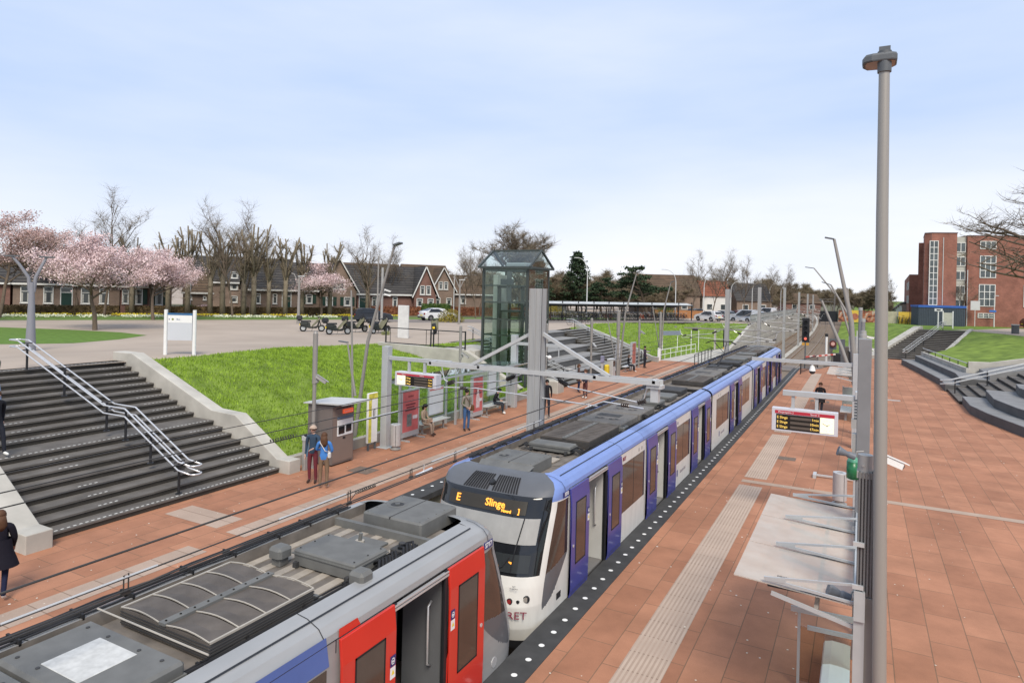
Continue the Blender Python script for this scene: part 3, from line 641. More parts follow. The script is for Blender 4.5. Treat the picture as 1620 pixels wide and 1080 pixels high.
def leaf(root, side, y, w, z0, z1, m, label_end, xoff=.075):
    """sliding door leaf on the outside of the body"""
    s = side; x0, x1 = s*(HW+xoff-.03), s*(HW+xoff)
    g = MB(); a, b_ = min(x0, x1), max(x0, x1)
    k = 8; prof = [(0, z0-.10), (.0, .25), (.0, 1.85), (-.02, z1-.12), (-.055, z1)]
    P = [(s*(HW+xoff+dx-.035), z) for dx, z in [( .0, z0), (.02, .12), (.0, .45), (.0, 1.85), (-.03, z1)]][::1]
    Q = [(s*(HW+xoff+dx), z) for dx, z in [(-.05, z0), (-.008, .12), (0, .45), (0, 1.85), (-.03, z1)]]
    g.yprism(P+Q[::-1], y, y+w); o = g.build('door', m, root, bevel=.006)
    g = MB(); xx = s*(HW+xoff+.004); g.box(min(xx, xx-s*.006), max(xx, xx-s*.006), y+w*.24, y+w*.76, .62, 1.82); g.build('pane', DGLASS, o)
    g = MB(); fx = (min(xx+s*.004, xx-s*.004), max(xx+s*.004, xx-s*.004))
    for a_, b2, c, d in ((y+w*.22, y+w*.24, .60, 1.84), (y+w*.76, y+w*.78, .60, 1.84), (y+w*.22, y+w*.78, .60, .62), (y+w*.22, y+w*.78, 1.82, 1.84)): g.box(fx[0], fx[1], a_, b2, c, d)
    g.build('window_seal', RUBBER, o)
    if label_end is not None:
        ly = y+w-.115 if label_end > 0 else y+.015
        g = MB(); g.box(min(xx, xx+s*.002), max(xx, xx+s*.002), ly, ly+.10, 1.28, 1.42); g.build('label', LAB, o)
        g = MB(); g.box(min(xx, xx+s*.002), max(xx, xx+s*.002), ly, ly+.10, 1.43, 1.56); g.build('label', LABB, o)
        g = MB(); q = s*(HW+xoff+.009); g.quad([(q, ly+.02, 1.33), (q, ly+.08, 1.33), (q, ly+.05, 1.395)][::s]); g.build('warning_triangle', YEL, o)
        g = MB(); 
        for a_, b2, c, d in ((.02, .08, 1.455, 1.467), (.02, .08, 1.518, 1.53), (.02, .03, 1.455, 1.53), (.07, .08, 1.455, 1.53), (.035, .065, 1.48, 1.50)): g.box(min(q, q-s*.002), max(q, q-s*.002), ly+a_, ly+b2, c, d)
        g.build('pictogram', LAB, o)
    g = MB(); g.cyl((xx-s*.003, y+(w*.1 if label_end and label_end > 0 else w*.9), 1.0), (xx+s*.006, y+(w*.1 if label_end and label_end > 0 else w*.9), 1.0), .03, n=10); g.build('door_button', STEEL, o)
    return o
def body_section(root, ya, yb, doors, wins, kind):
    """body shell between ya and yb with doorways (y of first leaf) ; opening from y+.95 to y+2.15"""
    wall = TWHITE if kind == 'blue' else SILVER; dm = VIOLET if kind == 'blue' else TRED
    cuts = [ya]+[c for d in doors for c in (d+.95, d+2.15)]+[yb]
    g = MB()
    for s in (1, -1):
        g.loft([[(s*x, y, z) for x, z in SIDE+[(HW, .001)]] for y in (ya, yb)], 0, closed=False)
        for a, b_ in list(zip(cuts, cuts[1:]))[::2]:
            g.quad([(s*HW, a, 0), (s*HW, b_, 0), (s*HW, b_, 2.14), (s*HW, a, 2.14)], 0)
            for yy in (a, b_):
                if yy not in (ya, yb): g.quad([(s*HW, yy, 0), (s*(HW-.08), yy, 0), (s*(HW-.08), yy, 2.14), (s*HW, yy, 2.14)], 3)
        k = len(g.v)
        for j in range(len(UPPER)-1):
            (x0, z0), (x1, z1) = UPPER[j], UPPER[j+1]
            g.quad([(s*x0, ya, z0), (s*x0, yb, z0), (s*x1, yb, z1), (s*x1, ya, z1)], [1, 1, 1, 1, 2][j])
    g.quad([(-.93, ya, 2.24), (.93, ya, 2.24), (.93, yb, 2.24), (-.93, yb, 2.24)], 2)
    g.quad([(-1.2, ya, -.8), (1.2, ya, -.8), (1.2, yb, -.8), (-1.2, yb, -.8)], 4)
    for yy in (ya, yb): g.quad([(-1.3, yy, -.8), (1.3, yy, -.8), (1.3, yy, 2.2), (-1.3, yy, 2.2)], 4)
    o = g.build('body', [wall, TBLUE if kind == 'blue' else SILVER, ROOFD, BLACK, DARK], root)
    g = MB(); g.box(-1.28, 1.28, ya+.02, yb-.02, -.05, -.004); o2 = g.build('floor', mat('train_floor', (.17, .165, .16), .7, 0, .1, 6), root)
    g = MB(); g.box(-1.28, 1.28, ya+.02, yb-.02, 2.13, 2.17); g.build('ceiling', mat('train_ceiling', (.35, .35, .34), .7), root)
    # windows
    for a, b_ in wins:
        for s in (1, -1):
            g = MB(); x = s*(HW+.006); g.box(min(x, x-s*.008), max(x, x-s*.008), a, b_, .70, 1.88); w_ = g.build('window', DGLASS, root)
            if b_-a > 1.2:
                g = MB(); x = s*(HW+.009); g.box(min(x, x-s*.002), max(x, x-s*.002), (a+b_)/2-.008, (a+b_)/2+.008, .70, 1.88); g.build('window_bar', BLACK, w_)
    g = MB()
    for s in (1, -1):  # seams
        for yy in [ya+.1]+[c for d in doors for c in (d-.03, d+3.13)]:
            g.box(min(s*1.343, s*1.338), max(s*1.343, s*1.338), yy-.006, yy+.006, 2.0, 2.14)
        g.box(min(s*1.345, s*1.338), max(s*1.345, s*1.338), ya, yb, 2.143, 2.150)
        for yy in [c for d in doors for c in (d-.2, d+3.3)]:
            P = [(s*(x+.003), z+.003) for x, z in UPPER[:5]]
            for (x0, z0), (x1, z1) in zip(P, P[1:]): g.quad([(x0, yy, z0), (x0, yy+.012, z0), (x1, yy+.012, z1), (x1, yy, z1)])
        P = [(1.145, 2.365), (1.125, 2.373)]
        g.quad([(s*P[0][0], ya, P[0][1]), (s*P[0][0], yb, P[0][1]), (s*P[1][0], yb, P[1][1]), (s*P[1][0], ya, P[1][1])])
    g.build('seams', BLACK, root)
    for d in doors:
        for s in (1, -1):
            if s == OPEN:
                leaf(root, s, d, .95, -.05, 2.14, dm, 1 if kind == 'blue' else 1); leaf(root, s, d+2.15, .95, -.05, 2.14, dm, -1 if kind == 'red' else 1)
                g = MB(); x = s*(HW+.03); g.box(min(x, s*HW), max(x, s*HW), d+.95, d+1.02, 0, 2.13); g.box(min(x, s*HW), max(x, s*HW), d+2.09, d+2.15, 0, 2.13)
                g.build('door_seal', BLACK, root)
                g = MB(); x = s*(HW+.05); g.box(min(x, s*HW-.0), max(x, s*HW), d+.95, d+2.15, -.06, -.005); g.build('door_sill', STEEL, root)
                g = MB(); x = s*(HW+.045); g.box(min(x, s*(HW+.0)), max(x, s*(HW+.0)), d+.5, d+2.6, 2.095, 2.115); g.box(min(x, s*(HW+.0)), max(x, s*(HW+.0)), d+.9, d+2.2, 2.05, 2.075); g.build('door_rail', STEEL, root)
                # vestibule screens and rails
                g = MB(); g.box(min(s*.62, s*1.27), max(s*.62, s*1.27), d+2.13, d+2.19, 0, 2.12); g.build('draught_screen', INWALL, root)
                g = MB(); g.box(min(s*.62, s*1.27), max(s*.62, s*1.27), d+.91, d+.97, 0, 2.12); g.build('draught_screen', INDARK if kind == 'red' else INWALL, root)
                for yy in (d+2.08, d+1.03):
                    g = MB(); g.tube([(s*1.12, yy+.05 if yy > d+1.5 else yy-.05, .75), (s*1.12, yy-.03 if yy > d+1.5 else yy+.03, .8), (s*1.12, yy-.03 if yy > d+1.5 else yy+.03, 1.6), (s*1.12, yy+.05 if yy > d+1.5 else yy-.05, 1.65)], .017, 8); g.build('grab_rail', STEEL, root, smooth=True)
            else:
                g = MB(); x = s*(HW+.004)
                g.box(min(x, x-s*.02), max(x, x-s*.02), d+.6, d+1.54, 0, 2.13); g.box(min(x, x-s*.02), max(x, x-s*.02), d+1.56, d+2.5, 0, 2.13); g.build('closed_door', dm, root)
    # seats seen through doors, bulkhead
    for d in doors:
        for yy in (d+.25, d+2.9):
            g = MB(); g.bbox(-OPEN*1.25 if OPEN < 0 else -1.25, -OPEN*.35 if OPEN < 0 else -.35, yy-.25, yy+.2, .1, .48, .03); g.bbox(-1.25 if OPEN > 0 else .35, -.35 if OPEN > 0 else 1.25, yy+.18, yy+.28, .4, 1.1, .03); g.build('seat', SEATR, root)
    for s in (1, -1):
        for a, b_ in list(zip(cuts, cuts[1:]))[::2]:
            g = MB(); x = s*(HW-.05); g.box(min(x, x-s*.03), max(x, x-s*.03), a+.02, b_-.02, 0, .7); g.box(min(x, x-s*.03), max(x, x-s*.03), a+.02, b_-.02, 1.9, 2.12); g.build('inner_wall', INWALL, root)
    return o
def roofbox(root, name, x0, x1, y0, y1, z0, z1, m=ROOFG, b=.02, lid=True):
    g = MB(); g.bbox(x0, x1, y0, y1, z0, z1, b, 0)
    if lid: g.box(x0-.015, x1+.015, y0-.015, y1+.015, z1-.06, z1-.045, 0)
    for x in (x0+.08, x1-.08):
        for y in (y0-.03, y1+.03): g.box(x-.03, x+.03, y-.03, y+.03, z0-.02, z0+.05, 1)
    return g.build(name, [m, ROOFK], root)
def bolts(g, x0, x1, y0, y1, z, n=3, m=0):
    for i in range(n+1):
        for x in (x0, x1): g.cyl((x, y0+(y1-y0)*i/n, z), (x, y0+(y1-y0)*i/n, z+.008), .012, n=6, m=m)
def louvre(root, x0, x1, y0, y1, z0, z1, n=4, curved=True):
    g = MB(); g.box(x0, x1, y0, y1, z0, z1-.02, 0)
    for k in range(5): 
        zz = z0+.02+(z1-z0-.05)*k/5; g.box(x0-.008, x1+.008, y0-.008, y1+.008, zz, zz+.012, 1)
    o = g.build('vent_unit', [MESHB, ROOFK], root)
    xm = (x0+x1)/2; g = MB(); e = MB()
    for i in range(n):
        a = y0+(y1-y0)*i/n; b_ = y0+(y1-y0)*(i+1)/n
        for (p, q) in ((x0, xm-.05), (xm+.05, x1)):
            K = 6
            for k in range(K):
                xa = p+(q-p)*k/K; xb = p+(q-p)*(k+1)/K
                arc = lambda x: z1-.02+.034*math.sin(math.pi*(x-p)/(q-p))**1.0*(1 if curved else .2)
                ym = (a+b_)/2; g.quad([(xa, a+.02, arc(xa)), (xb, a+.02, arc(xb)), (xb, ym, arc(xb)-.03), (xa, ym, arc(xa)-.03)]); g.quad([(xa, ym, arc(xa)-.03), (xb, ym, arc(xb)-.03), (xb, b_-.02, arc(xb)), (xa, b_-.02, arc(xa))])
            pts = [(p+(q-p)*k/K, a, z1-.012+.034*math.sin(math.pi*k/K)*(1 if curved else .2)) for k in range(K+1)]
            if curved: e.tube(pts, .008, 5); 
            if i == n-1 and curved: e.tube([(x, b_, z) for x, y, z in pts], .008, 5)
    g.build('mesh_cover', MESHB, o); 
    if curved:
        e.box(x0-.012, x0+.012, y0, y1, z1-.03, z1-.008); e.box(x1-.012, x1+.012, y0, y1, z1-.03, z1-.008); e.build('rib_edges', EDGEB, o)
    g = MB(); g.box(xm-.05, xm+.05, y0-.02, y1+.02, z1-.02, z1+.01); bolts(g, xm, xm, y0+.03, y1-.03, z1+.01, 8); g.build('centre_strip', ROOFG, o)
    return o
def fan(g, x, y, z, r, m=0):
    ring = [(x+r*math.cos(t), y+r*math.sin(t), z) for t in [2*math.pi*i/20 for i in range(20)]]; r2 = [(x+(r-.03)*math.cos(t), y+(r-.03)*math.sin(t), z+.012) for t in [2*math.pi*i/20 for i in range(20)]]; r3 = [(x+(r-.06)*math.cos(t), y+(r-.06)*math.sin(t), z-.0) for t in [2*math.pi*i/20 for i in range(20)]]
    g.loft([ring, r2, r3], m); g.quad(r3, m+1); g.cyl((x, y, z), (x, y, z+.014), r*.25, n=12, m=m)
def cables(root, ya, yb, s, n=4, z=2.28, seed=1):
    rr = random.Random(seed); g = MB(); ins = -OPEN
    for k in range(n):
        x = s*((.97 if s == ins else .70)+.065*k); pts = []; y = ya
        while y < yb: pts.append((x+rr.uniform(-.02, .02), y, (2.415 if s == ins else 2.30)+rr.uniform(-.008, .012))); y += .55
        if len(pts) > 1: g.tube(pts, .012+.005*(k % 2), 6)
    y = ya+.3
    while y < yb:
        a_, b2, zc = (.93, 1.18, 2.40) if s == ins else (.68, .88, 2.27)
        g.box(min(s*a_, s*b2), max(s*a_, s*b2), y, y+.025, zc-.02, zc+.045); g.cyl((s*(a_+.06), y+.012, zc), (s*(a_+.06), y+.012, zc+.07), .01, n=6); y += rr.uniform(.5, .8)
    return g.build('roof_cables', CABLE, root)
def hoses(root, y, s=1, seed=2, x=.7):
    rr = random.Random(seed); g = MB()
    for k in range(4):
        x0 = x; pts = [(s*x0, y+k*.06, 2.36), (s*(x0+.10), y+k*.07-.02, 2.38+rr.uniform(0, .05)), (s*(x0+.18), y+k*.08+.06, 2.34), (s*(x0+.26), y+.05+k*.1, 2.30)]
        g.tube(pts, .02, 6)
    return g.build('hoses', CABLE, root, smooth=True)
def ribs(root, ya, yb, light=True):
    g = MB(); x = -.84
    while x < .86:
        g.box(x, x+.13, ya, yb, 2.235, 2.252, 0); x += .27
    g.build('roof_ribs', RIBL if light else ROOFD, root)
def nose_roof(root, ya, kind):
    # domed hatch with fan opening, deck edges behind nose
    z = 2.46
    x0, x1 = -.60, .52
    g = MB(); g.bbox(x0, x1, ya, ya+1.0, 2.25, z+.03, .025, 0); g.box(-.02, -.005, ya-.004, ya+1.004, z, z+.034, 1)
    fan(g, x0+.26 if kind == 'blue' else x1-.26, ya+.4 if kind == 'blue' else ya+.45, z+.032, .17, 0)
    bolts(g, x0+.06, x1-.06, ya+.06, ya+.94, z+.03, 4)
    g.build('air_unit', [ROOFG, ROOFK], root)
def NX_(w_): return [w_*math.sin(math.pi/2*(i-8)/8) for i in range(17)]
def train(name, label, y, kind, flip):
    global OPEN
    OPEN = -1 if flip else 1
    root = thing(name, label, 'train', (-6.34, y, 0), math.pi if flip else 0)
    nose(root, kind)
    d1, d2, d3 = 1.57, 6.82, 12.07
    if kind == 'blue':
        SEC = [(1.57, 15.5, [d1, d2, d3], [(4.82, 6.7), (10.05, 11.95)]), (15.75, 26.3, [19.5], [(16.6, 19.35), (22.75, 25.4)]), (26.55, 40.6, [26.9, 32.15, 37.4], [(30.15, 32.0), (35.4, 37.3)])]
    else:
        SEC = [(1.57, 12.0, [d1, d2], [(4.84, 6.7), (10.05, 11.6)])]
    for a, b_, ds, ws in SEC: body_section(root, a, b_, ds, ws, kind)
    # ----- roof -----
    if kind == 'blue':
        nose_roof(root, 1.55, kind)
        g = MB(); g.loft([[( -.62, 1.35, 2.405), (.56, 1.35, 2.405)], [(-.66, 1.55, 2.47), (.58, 1.55, 2.47)]], closed=False); g.build('hatch_front', ROOFG, root)
        for a, b_, *_ in SEC:
            cables(root, a+.1, b_-.1, -1, 4, seed=int(a*7)); cables(root, a+2.2, b_-.2, 1, 2, seed=int(a*5)+1)
        def unit(y0, light=False):
            louvre(root, -.62, .66, y0, y0+2.2, 2.27, 2.47, 12, False)
            for k, yy in enumerate((y0+2.35, y0+4.1)):
                g = MB(); g.bbox(-.62, .66, yy, yy+1.6, 2.27, 2.47, .03, 0); fan(g, -.16, yy+.6, 2.472, .2, 0); fan(g, .25, yy+.6, 2.472, .2, 0); bolts(g, -.56, .6, yy+.1, yy+1.5, 2.47, 4); g.box(-.4, .3, yy+.95, yy+1.35, 2.47, 2.476, 1); g.build('fan_unit', [mat('roof_unit_brown', (.16, .15, .138), .7, .05, .2, 5), ROOFK], root)
            g = MB(); g.bbox(.5, .78, y0+2.3, y0+2.7, 2.27, 2.40, .02, 0); g.build('valve_box', ROOFG, root); hoses(root, y0+2.4, 1, int(y0), .6); hoses(root, y0+4.3, 1, int(y0)+4, .6)
        ribs(root, 2.6, 5.2, False)
        roofbox(root, 'equipment_box', -.55, .5, 3.55, 4.0, 2.30, 2.45); hoses(root, 3.6, 1, 9, .52); hoses(root, 3.5, -1, 12, .55)
        roofbox(root, 'antenna_base', -.05, .45, 2.75, 3.15, 2.25, 2.28, RIBL, .005, False)
        g = MB(); g.cyl((.2, 2.9, 2.28), (.2, 2.9, 2.31), .06); g.cyl((.2, 2.9, 2.3), (.2, 2.9, 2.42), .02); g.build('antenna', ROOFK, root)
        unit(4.35); 
        roofbox(root, 'equipment_box', -.05, .55, 10.9, 11.7, 2.30, 2.47); hoses(root, 10.9, 1, 19, .5)
        roofbox(root, 'equipment_box', -.5, .5, 12.6, 13.6, 2.28, 2.42); roofbox(root, 'equipment_box', -.6, .5, 14.1, 15.2, 2.28, 2.45, ROOFK)
        unit(17.2); roofbox(root, 'equipment_box', -.5, .5, 23.6, 24.8, 2.28, 2.46, ROOFK)
        # raised pantograph
        g = MB(); Y = 24.9
        for sx in (-.45, .45): g.box(sx-.04, sx+.04, Y-1.2, Y+.9, 2.34, 2.42); 
        g.box(-.5, .5, Y-1.2, Y-1.1, 2.34, 2.42); g.box(-.5, .5, Y+.8, Y+.9, 2.34, 2.42)
        for sx in (-.4, .4): g.cyl((sx, Y-1.0, 2.25), (sx, Y-1.0, 2.34), .05); g.cyl((sx, Y+.7, 2.25), (sx, Y+.7, 2.34), .05)
        g.tube([(0, Y-1.0, 2.45), (0, Y+.75, 3.0)], .035, 8); g.tube([(-.3, Y-.35, 3.62), (0, Y+.75, 3.0), (.3, Y-.35, 3.62)], .022, 6)
        g.tube([(-.75, Y-.35, 3.55), (-.5, Y-.35, 3.68), (.5, Y-.35, 3.68), (.75, Y-.35, 3.55)], .02, 6); g.tube([(-.75, Y-.1, 3.55), (-.5, Y-.1, 3.68), (.5, Y-.1, 3.68), (.75, Y-.1, 3.55)], .02, 6)
        g.build('pantograph', CABLE, root)
        for k in range(4): roofbox(root, 'equipment_box', -.6+.05*(k % 2), .55, 27+1.9*k, 28.4+1.9*k, 2.27, 2.4+.05*(k % 2), [ROOFK, ROOFG, mat('roof_unit_brown', (.16, .15, .138), .7), ROOFG][k])
        unit(34.2)
        # bellows
        for yy in (15.5, 26.3):
            g = MB(); 
            for k in range(3): q = yy+.04+k*.08; g.loft([[(s_*x, qq, z) for s_, x, z in ((1, 1.24, -.6), (1, 1.30, .3), (1, 1.28, 2.1), (1, 1.05, 2.33), (-1, 1.05, 2.33), (-1, 1.28, 2.1), (-1, 1.30, .3), (-1, 1.24, -.6))] for qq in (q, q+.05)], 0, True)
            g.build('bellows', RUBBER, root)
        # rear end, plain
        g = MB(); n_ = 12; rings = []
        for k in range(n_+1):
            t = k/n_; f = math.sqrt(max(0, 1-t*t)); q = .72+.28*f
            rings.append([(s_*x*q, 40.6+1.5*t*(1-.35*max(0, (z-.6)/2)), z*(1 if z < 0 else 1)) for s_, x, z in ((1, 1.2, -.8), (1, 1.34, -.2), (1, 1.34, 2.0), (1, 1.2, 2.3), (1, .9, 2.4), (-1, .9, 2.4), (-1, 1.2, 2.3), (-1, 1.34, 2.0), (-1, 1.34, -.2), (-1, 1.2, -.8))])
        g.loft(rings, 0, True); g.build('rear_end', mat('nose_grey', (.1, .105, .115), .4), root, smooth=False)
        # front details
        def fpt(x, z, o_=.012):
            e = .52; hw = half(z); c = min(1, (abs(x)/hw))**(1/e); s_ = math.sqrt(max(0, 1-c*c)); return (x, yf(z)+depth(z)*(1-s_**.78)-o_, z)
        for cx_ in (-.33, .33):
            g = MB()
            for k in range(10):
                x = cx_+(-.26+.058*k); pts = [fpt(x*(1-.04*j), z, .01) for j, z in enumerate((2.115, 2.17, 2.23, 2.29, 2.335))]
                for p, q in zip(pts, pts[1:]): g.quad([(p[0]-.017, p[1], p[2]+.008), (p[0]+.017, p[1], p[2]+.008), (q[0]+.017, q[1], q[2]+.008), (q[0]-.017, q[1], q[2]+.008)])
            g.build('grille_slots', DARK, root)
        p = fpt(0, 2.22, -.02); g = MB(); g.cyl((0, p[1], 2.2), (0, p[1]-.06, 2.26), .06, n=16); g.cyl((0, p[1]-.055, 2.255), (0, p[1]-.065, 2.268), .045, n=16); g.build('top_lamp', BLACK, root)
        # LED destination behind glass, tilted with the windscreen
        ang = math.atan2(.40, 1.0)
        def dest(s, x, z, size, nm='display_text', mt=LED):
            q = fpt(x, z, .035); return text(s, size, mt, root, q, (R(90)-ang*.95, 0, 0), nm, ext=.0015, offset=.004)
        g = MB(); K = [fpt(x, z, .02) for z in (1.80, 2.03) for x in NX_(.86)]
        g.v = K; g.f = [(i, i+1, i+18, i+17) for i in range(16)]; g.m = [0]*16; g.build('display_panel', mat('display_panel', (.035, .03, .022), .4), root)
        dest('E', -.62, 1.915, .20); dest('Slinge', .22, 1.93, .19); dest('Noord', .48, 1.835, .075); dest(']', .73, 1.86, .12)
        # sky reflected in the screen, painted as a pale panel; cab desk below it
        g = MB(); pts = [fpt(x, z, .02) for z in (1.32, 1.75) for x in NX_(1.12)]; g.v = pts; g.f = [(i, i+1, i+18, i+17) for i in range(16)]; g.m = [0]*16
        g.build('sky_reflection', mat('sky_reflection', (.30, .30, .29), .5), root)
        g = MB(); pts = [fpt(x, z, .02) for z in (.86, 1.16) for x in NX_(1.08)]; g.v = pts; g.f = [(i, i+1, i+18, i+17) for i in range(16)]; g.m = [0]*16
        g.build('driver_desk', mat('driver_desk', (.03, .034, .036), .25), root)
        g = MB(); a = fpt(.75, 1.02, .02); g.box(a[0]-.03, a[0]+.03, a[1]-.004, a[1], 1.0, 1.04); g.build('indicator', LED, root)
        g = MB(); g.tube([fpt(.3, .82, .03), fpt(.62, .95, .04), fpt(.72, 1.12, .03)], .012, 5); g.tube([fpt(.78, .86, .02), fpt(.8, 1.2, .035), fpt(.86, 1.75, .02)], .012, 5); g.build('wiper', BLACK, root)
        for s_ in (-1, 1):
            a = fpt(s_*1.10, .44, .0); g = MB(); g.cyl((a[0], a[1]+.02, a[2]), (a[0]+s_*.01, a[1]-.015, a[2]), .062, n=16, m=0); g.cyl((a[0], a[1]-.01, a[2]), (a[0]+s_*.012, a[1]-.024, a[2]), .045, n=16, m=1); g.build('headlight', [BLACK, mat('lamp_lens', (.35, .33, .3), .15, .3)], root)
            a = fpt(s_*.84, .40, .0); g = MB(); g.cyl((a[0], a[1]+.02, a[2]), (a[0], a[1]-.012, a[2]), .055, n=16, m=0); g.cyl((a[0], a[1]-.01, a[2]), (a[0], a[1]-.02, a[2]), .04, n=16, m=1); g.build('tail_light', [BLACK, mat('red_lens', (.3, .03, .03), .2)], root)
            a = fpt(s_*.98, .40, .0); g = MB(); g.cyl((a[0], a[1]+.02, a[2]), (a[0], a[1]-.015, a[2]), .03, n=12); g.build('small_lamp', BLACK, root)
        a = fpt(.99, .17, .045); text('RET', .19, mat('logo_maroon', (.22, .02, .05), .5), root, a, (R(90), 0, R(27)), 'logo', sx=1.15, offset=.0)
        a = fpt(.72, .62, .016); text('RET\nRotterdam', .035, BLACK, root, (a[0]+.2, a[1], .66), (R(84), 0, R(15)), 'small_print')
        xx = HW+.006
        def side_text(s, size, mt, y_, z_, nm, sx=1., off=0.): return text(s, size, mt, root, (xx, y_, z_), (R(90), 0, R(90)), nm, sx=sx, offset=off)
        g = MB(); g.box(HW, HW+.004, 1.42, 1.66, 2.165, 2.26); g.box(HW, HW+.004, 1.68, 1.76, 2.165, 2.26, 1); 
        g = MB(); g.box(HW-.01, HW+.004, 1.30, 1.60, 2.03, 2.13, 0); g.box(HW-.01, HW+.004, 1.62, 1.74, 2.03, 2.13, 1); g.build('number_plate', [LABB, LAB], root)
        side_text('5515', .095, LAB, 1.45, 2.08, 'fleet_number', off=.003)
        side_text('RET', .12, mat('logo_maroon', (.22, .02, .05), .5), 5.0, 2.0, 'logo', 1.2, .003)
        for yy in (10.95, 20.9, 17.9, 33.7): 
            side_text('RandstadRail', .16, mat('logo_grey', (.30, .28, .30), .5), yy+.12, .38, 'logo', .9); g = MB(); g.box(HW, HW+.005, yy-.66, yy-.54, .30, .50); g.build('logo_mark', LABB, root)
        for yy in (6.2, 6.45, 10.3, 17.0, 17.4, 24.0): g = MB(); g.box(HW, HW+.004, yy-.04, yy+.04, 1.94, 2.03); g.build('small_sign', LABB if int(yy*10) % 2 else GREY, root)
        g = MB(); g.cyl((.3, yf(.05)+1.25, .2), (.3, yf(.05)+1.25, .21), .01); 
        g = MB(); g.box(HW, HW+.006, 1.05, 1.25, .16, .28); g.build('emergency_handle', BLACK, root)
        # coupler between the two trains
        g = MB(); g.box(-.22, .22, -.28, .3, -.62, -.38); g.cyl((0, -.1, -.5), (0, .5, -.5), .12, n=10); g.build('coupler', BLACK, root)
    else:
        nose_roof(root, 1.12, kind)
        cables(root, 1.9, 12, 1, 4, seed=3); cables(root, 2.4, 12, -1, 2, seed=8)
        ribs(root, 2.3, 4.28)
        g = MB(); g.box(-.93, .93, 4.26, 4.31, 2.24, 2.30); g.build('roof_crossbar', ROOFG, root); g = MB(); g.box(-.93, .93, 2.22, 2.30, 2.24, 2.36); g.build('roof_crossbar', ROOFG, root)
        # local x is mirrored : world +x is local -x
        roofbox(root, 'equipment_box', -.72, .34, 3.05, 3.72, 2.27, 2.47); hoses(root, 3.15, -1, 5, .72); hoses(root, 3.0, -1, 6, .7)
        g = MB(); bolts(g, -.66, .28, 3.12, 3.65, 2.475, 2); g.build('lid_bolts', ROOFK, root)
        for x, y_ in ((.52, 3.78), (-.92, 3.82)):
            g = MB(); g.bbox(x-.12, x+.12, y_-.12, y_+.12, 2.36, 2.50, .04, 0); g.bbox(x-.08, x+.08, y_-.08, y_+.08, 2.25, 2.37, .01, 0); g.build('roof_vent', ROOFG, root)
        g = MB(); g.box(-.30, .30, 2.5, 2.95, 2.262, 2.285, 0); g.cyl((.05, 2.72, 2.28), (.05, 2.72, 2.32), .07, m=1); g.cyl((.05, 2.72, 2.3), (.03, 2.72, 2.43), .028, m=0); g.build('antenna', [ROOFG, EDGEB], root)
        g = MB(); g.bbox(-.78, -.52, 2.5, 2.75, 2.26, 2.33, .015, 0); g.cyl((-.64, 2.62, 2.33), (-.64, 2.62, 2.39), .05, m=0); g.build('sensor_box', ROOFK, root); hoses(root, 2.55, -1, 7, .66)
        louvre(root, -.72, .72, 4.42, 5.82, 2.27, 2.47, 4, True)
        g = MB(); g.tube([(-.9, 5.97, 2.46), (.9, 5.97, 2.46)], .010, 6); g.build('cross_rod', EDGEB, root)
        for a, b_ in ((6.12, 7.0), (7.04, 8.6), (8.64, 10.4)):
            g = MB(); g.bbox(-.78, .74, a, b_, 2.26, 2.45, .03, 0); g.box(-.80, .76, a+.0, b_, 2.30, 2.33, 0)
            for xq in (-.6, -.25, .25, .6):
                for yq in (a+.12, b_-.12): g.cyl((xq, yq, 2.45), (xq, yq, 2.458), .02, n=8, m=1)
            if b_-a > 1: g.box(-.01, .0, a, b_, 2.45, 2.453, 1)
            o = g.build('battery_hatch', [ROOFG, ROOFK], root)
            if a < 6.5:
                g = MB(); g.bbox(-.3, .3, a+.17, b_-.17, 2.45, 2.456, .004, 0); o = g.build('white_patch', mat('worn_white', (.50, .50, .48), .7, 0, .2, 14, detail=9), o)
            elif a < 7.5:
                g = MB(); g.quad([(.35, a+.15, 2.456), (.50, a+.15, 2.456), (.42, a+.30, 2.456)]); g.build('warning_mark', mat('faded_yellow', (.3, .26, .1), .6), o)
        # cables from tray, side livery
        s_ = -1; q = -HW-.004
        g = MB(); g.quad([(q, 4.80, 1.90), (q, 6.3, 1.9), (q, 6.3, 2.24), (q, 4.86, 2.24)]); g.quad([(q, 6.3, 1.9), (q, 12, 1.9), (q, 12, 2.24), (q, 6.3, 2.24)])
        o = g.build('blue_band', BAND, root)
        g = MB(); rr = random.Random(4)
        for i in range(42):
            for j in range(9):
                yy = 6.0+i*.045+(.022 if j % 2 else 0); r = .017*(i/42)+.003; zz = 1.93+j*.036
                g.quad([(q-.002, yy+r*math.cos(t), zz+r*math.sin(t)) for t in [2*math.pi*k/6 for k in range(6)]])
        g.build('dot_pattern', mat('dots_light', (.35, .40, .52), .5), o)
        g = MB(); g.quad([(q, 4.30, 2.14), (q, 4.66, 2.14), (q, 4.66, 2.245), (q, 4.36, 2.245)]); g.build('red_patch', TRED, root)
        g = MB(); g.box(-HW-.005, -HW+.002, 1.24, 1.50, 2.04, 2.15, 0); g.build('number_plate', LABB, root)
        text('5717', .10, LAB, root, (-HW-.008, 1.37, 2.095), (R(90), 0, R(-90)), 'fleet_number', offset=.003)
        g = MB(); g.cyl((-HW, 1.1, .15), (-HW-.01, 1.1, .15), .08, n=16); g.build('round_badge', STEEL, root)
        g = MB(); g.box(-.22, .22, -.26, .3, -.62, -.38); g.cyl((0, -.1, -.5), (0, .5, -.5), .12, n=10); g.build('coupler', BLACK, root)
    # under floor gear
    g = MB(); g.box(-1.0, 1.0, 1.2, (40 if kind == 'blue' else 11.5), -1.0, -.8); g.build('underframe', BLACK, root)
    return root
train('metro_train', 'long white and blue metro train with violet doors open and an orange Slinge display', 10.45, 'blue', False)
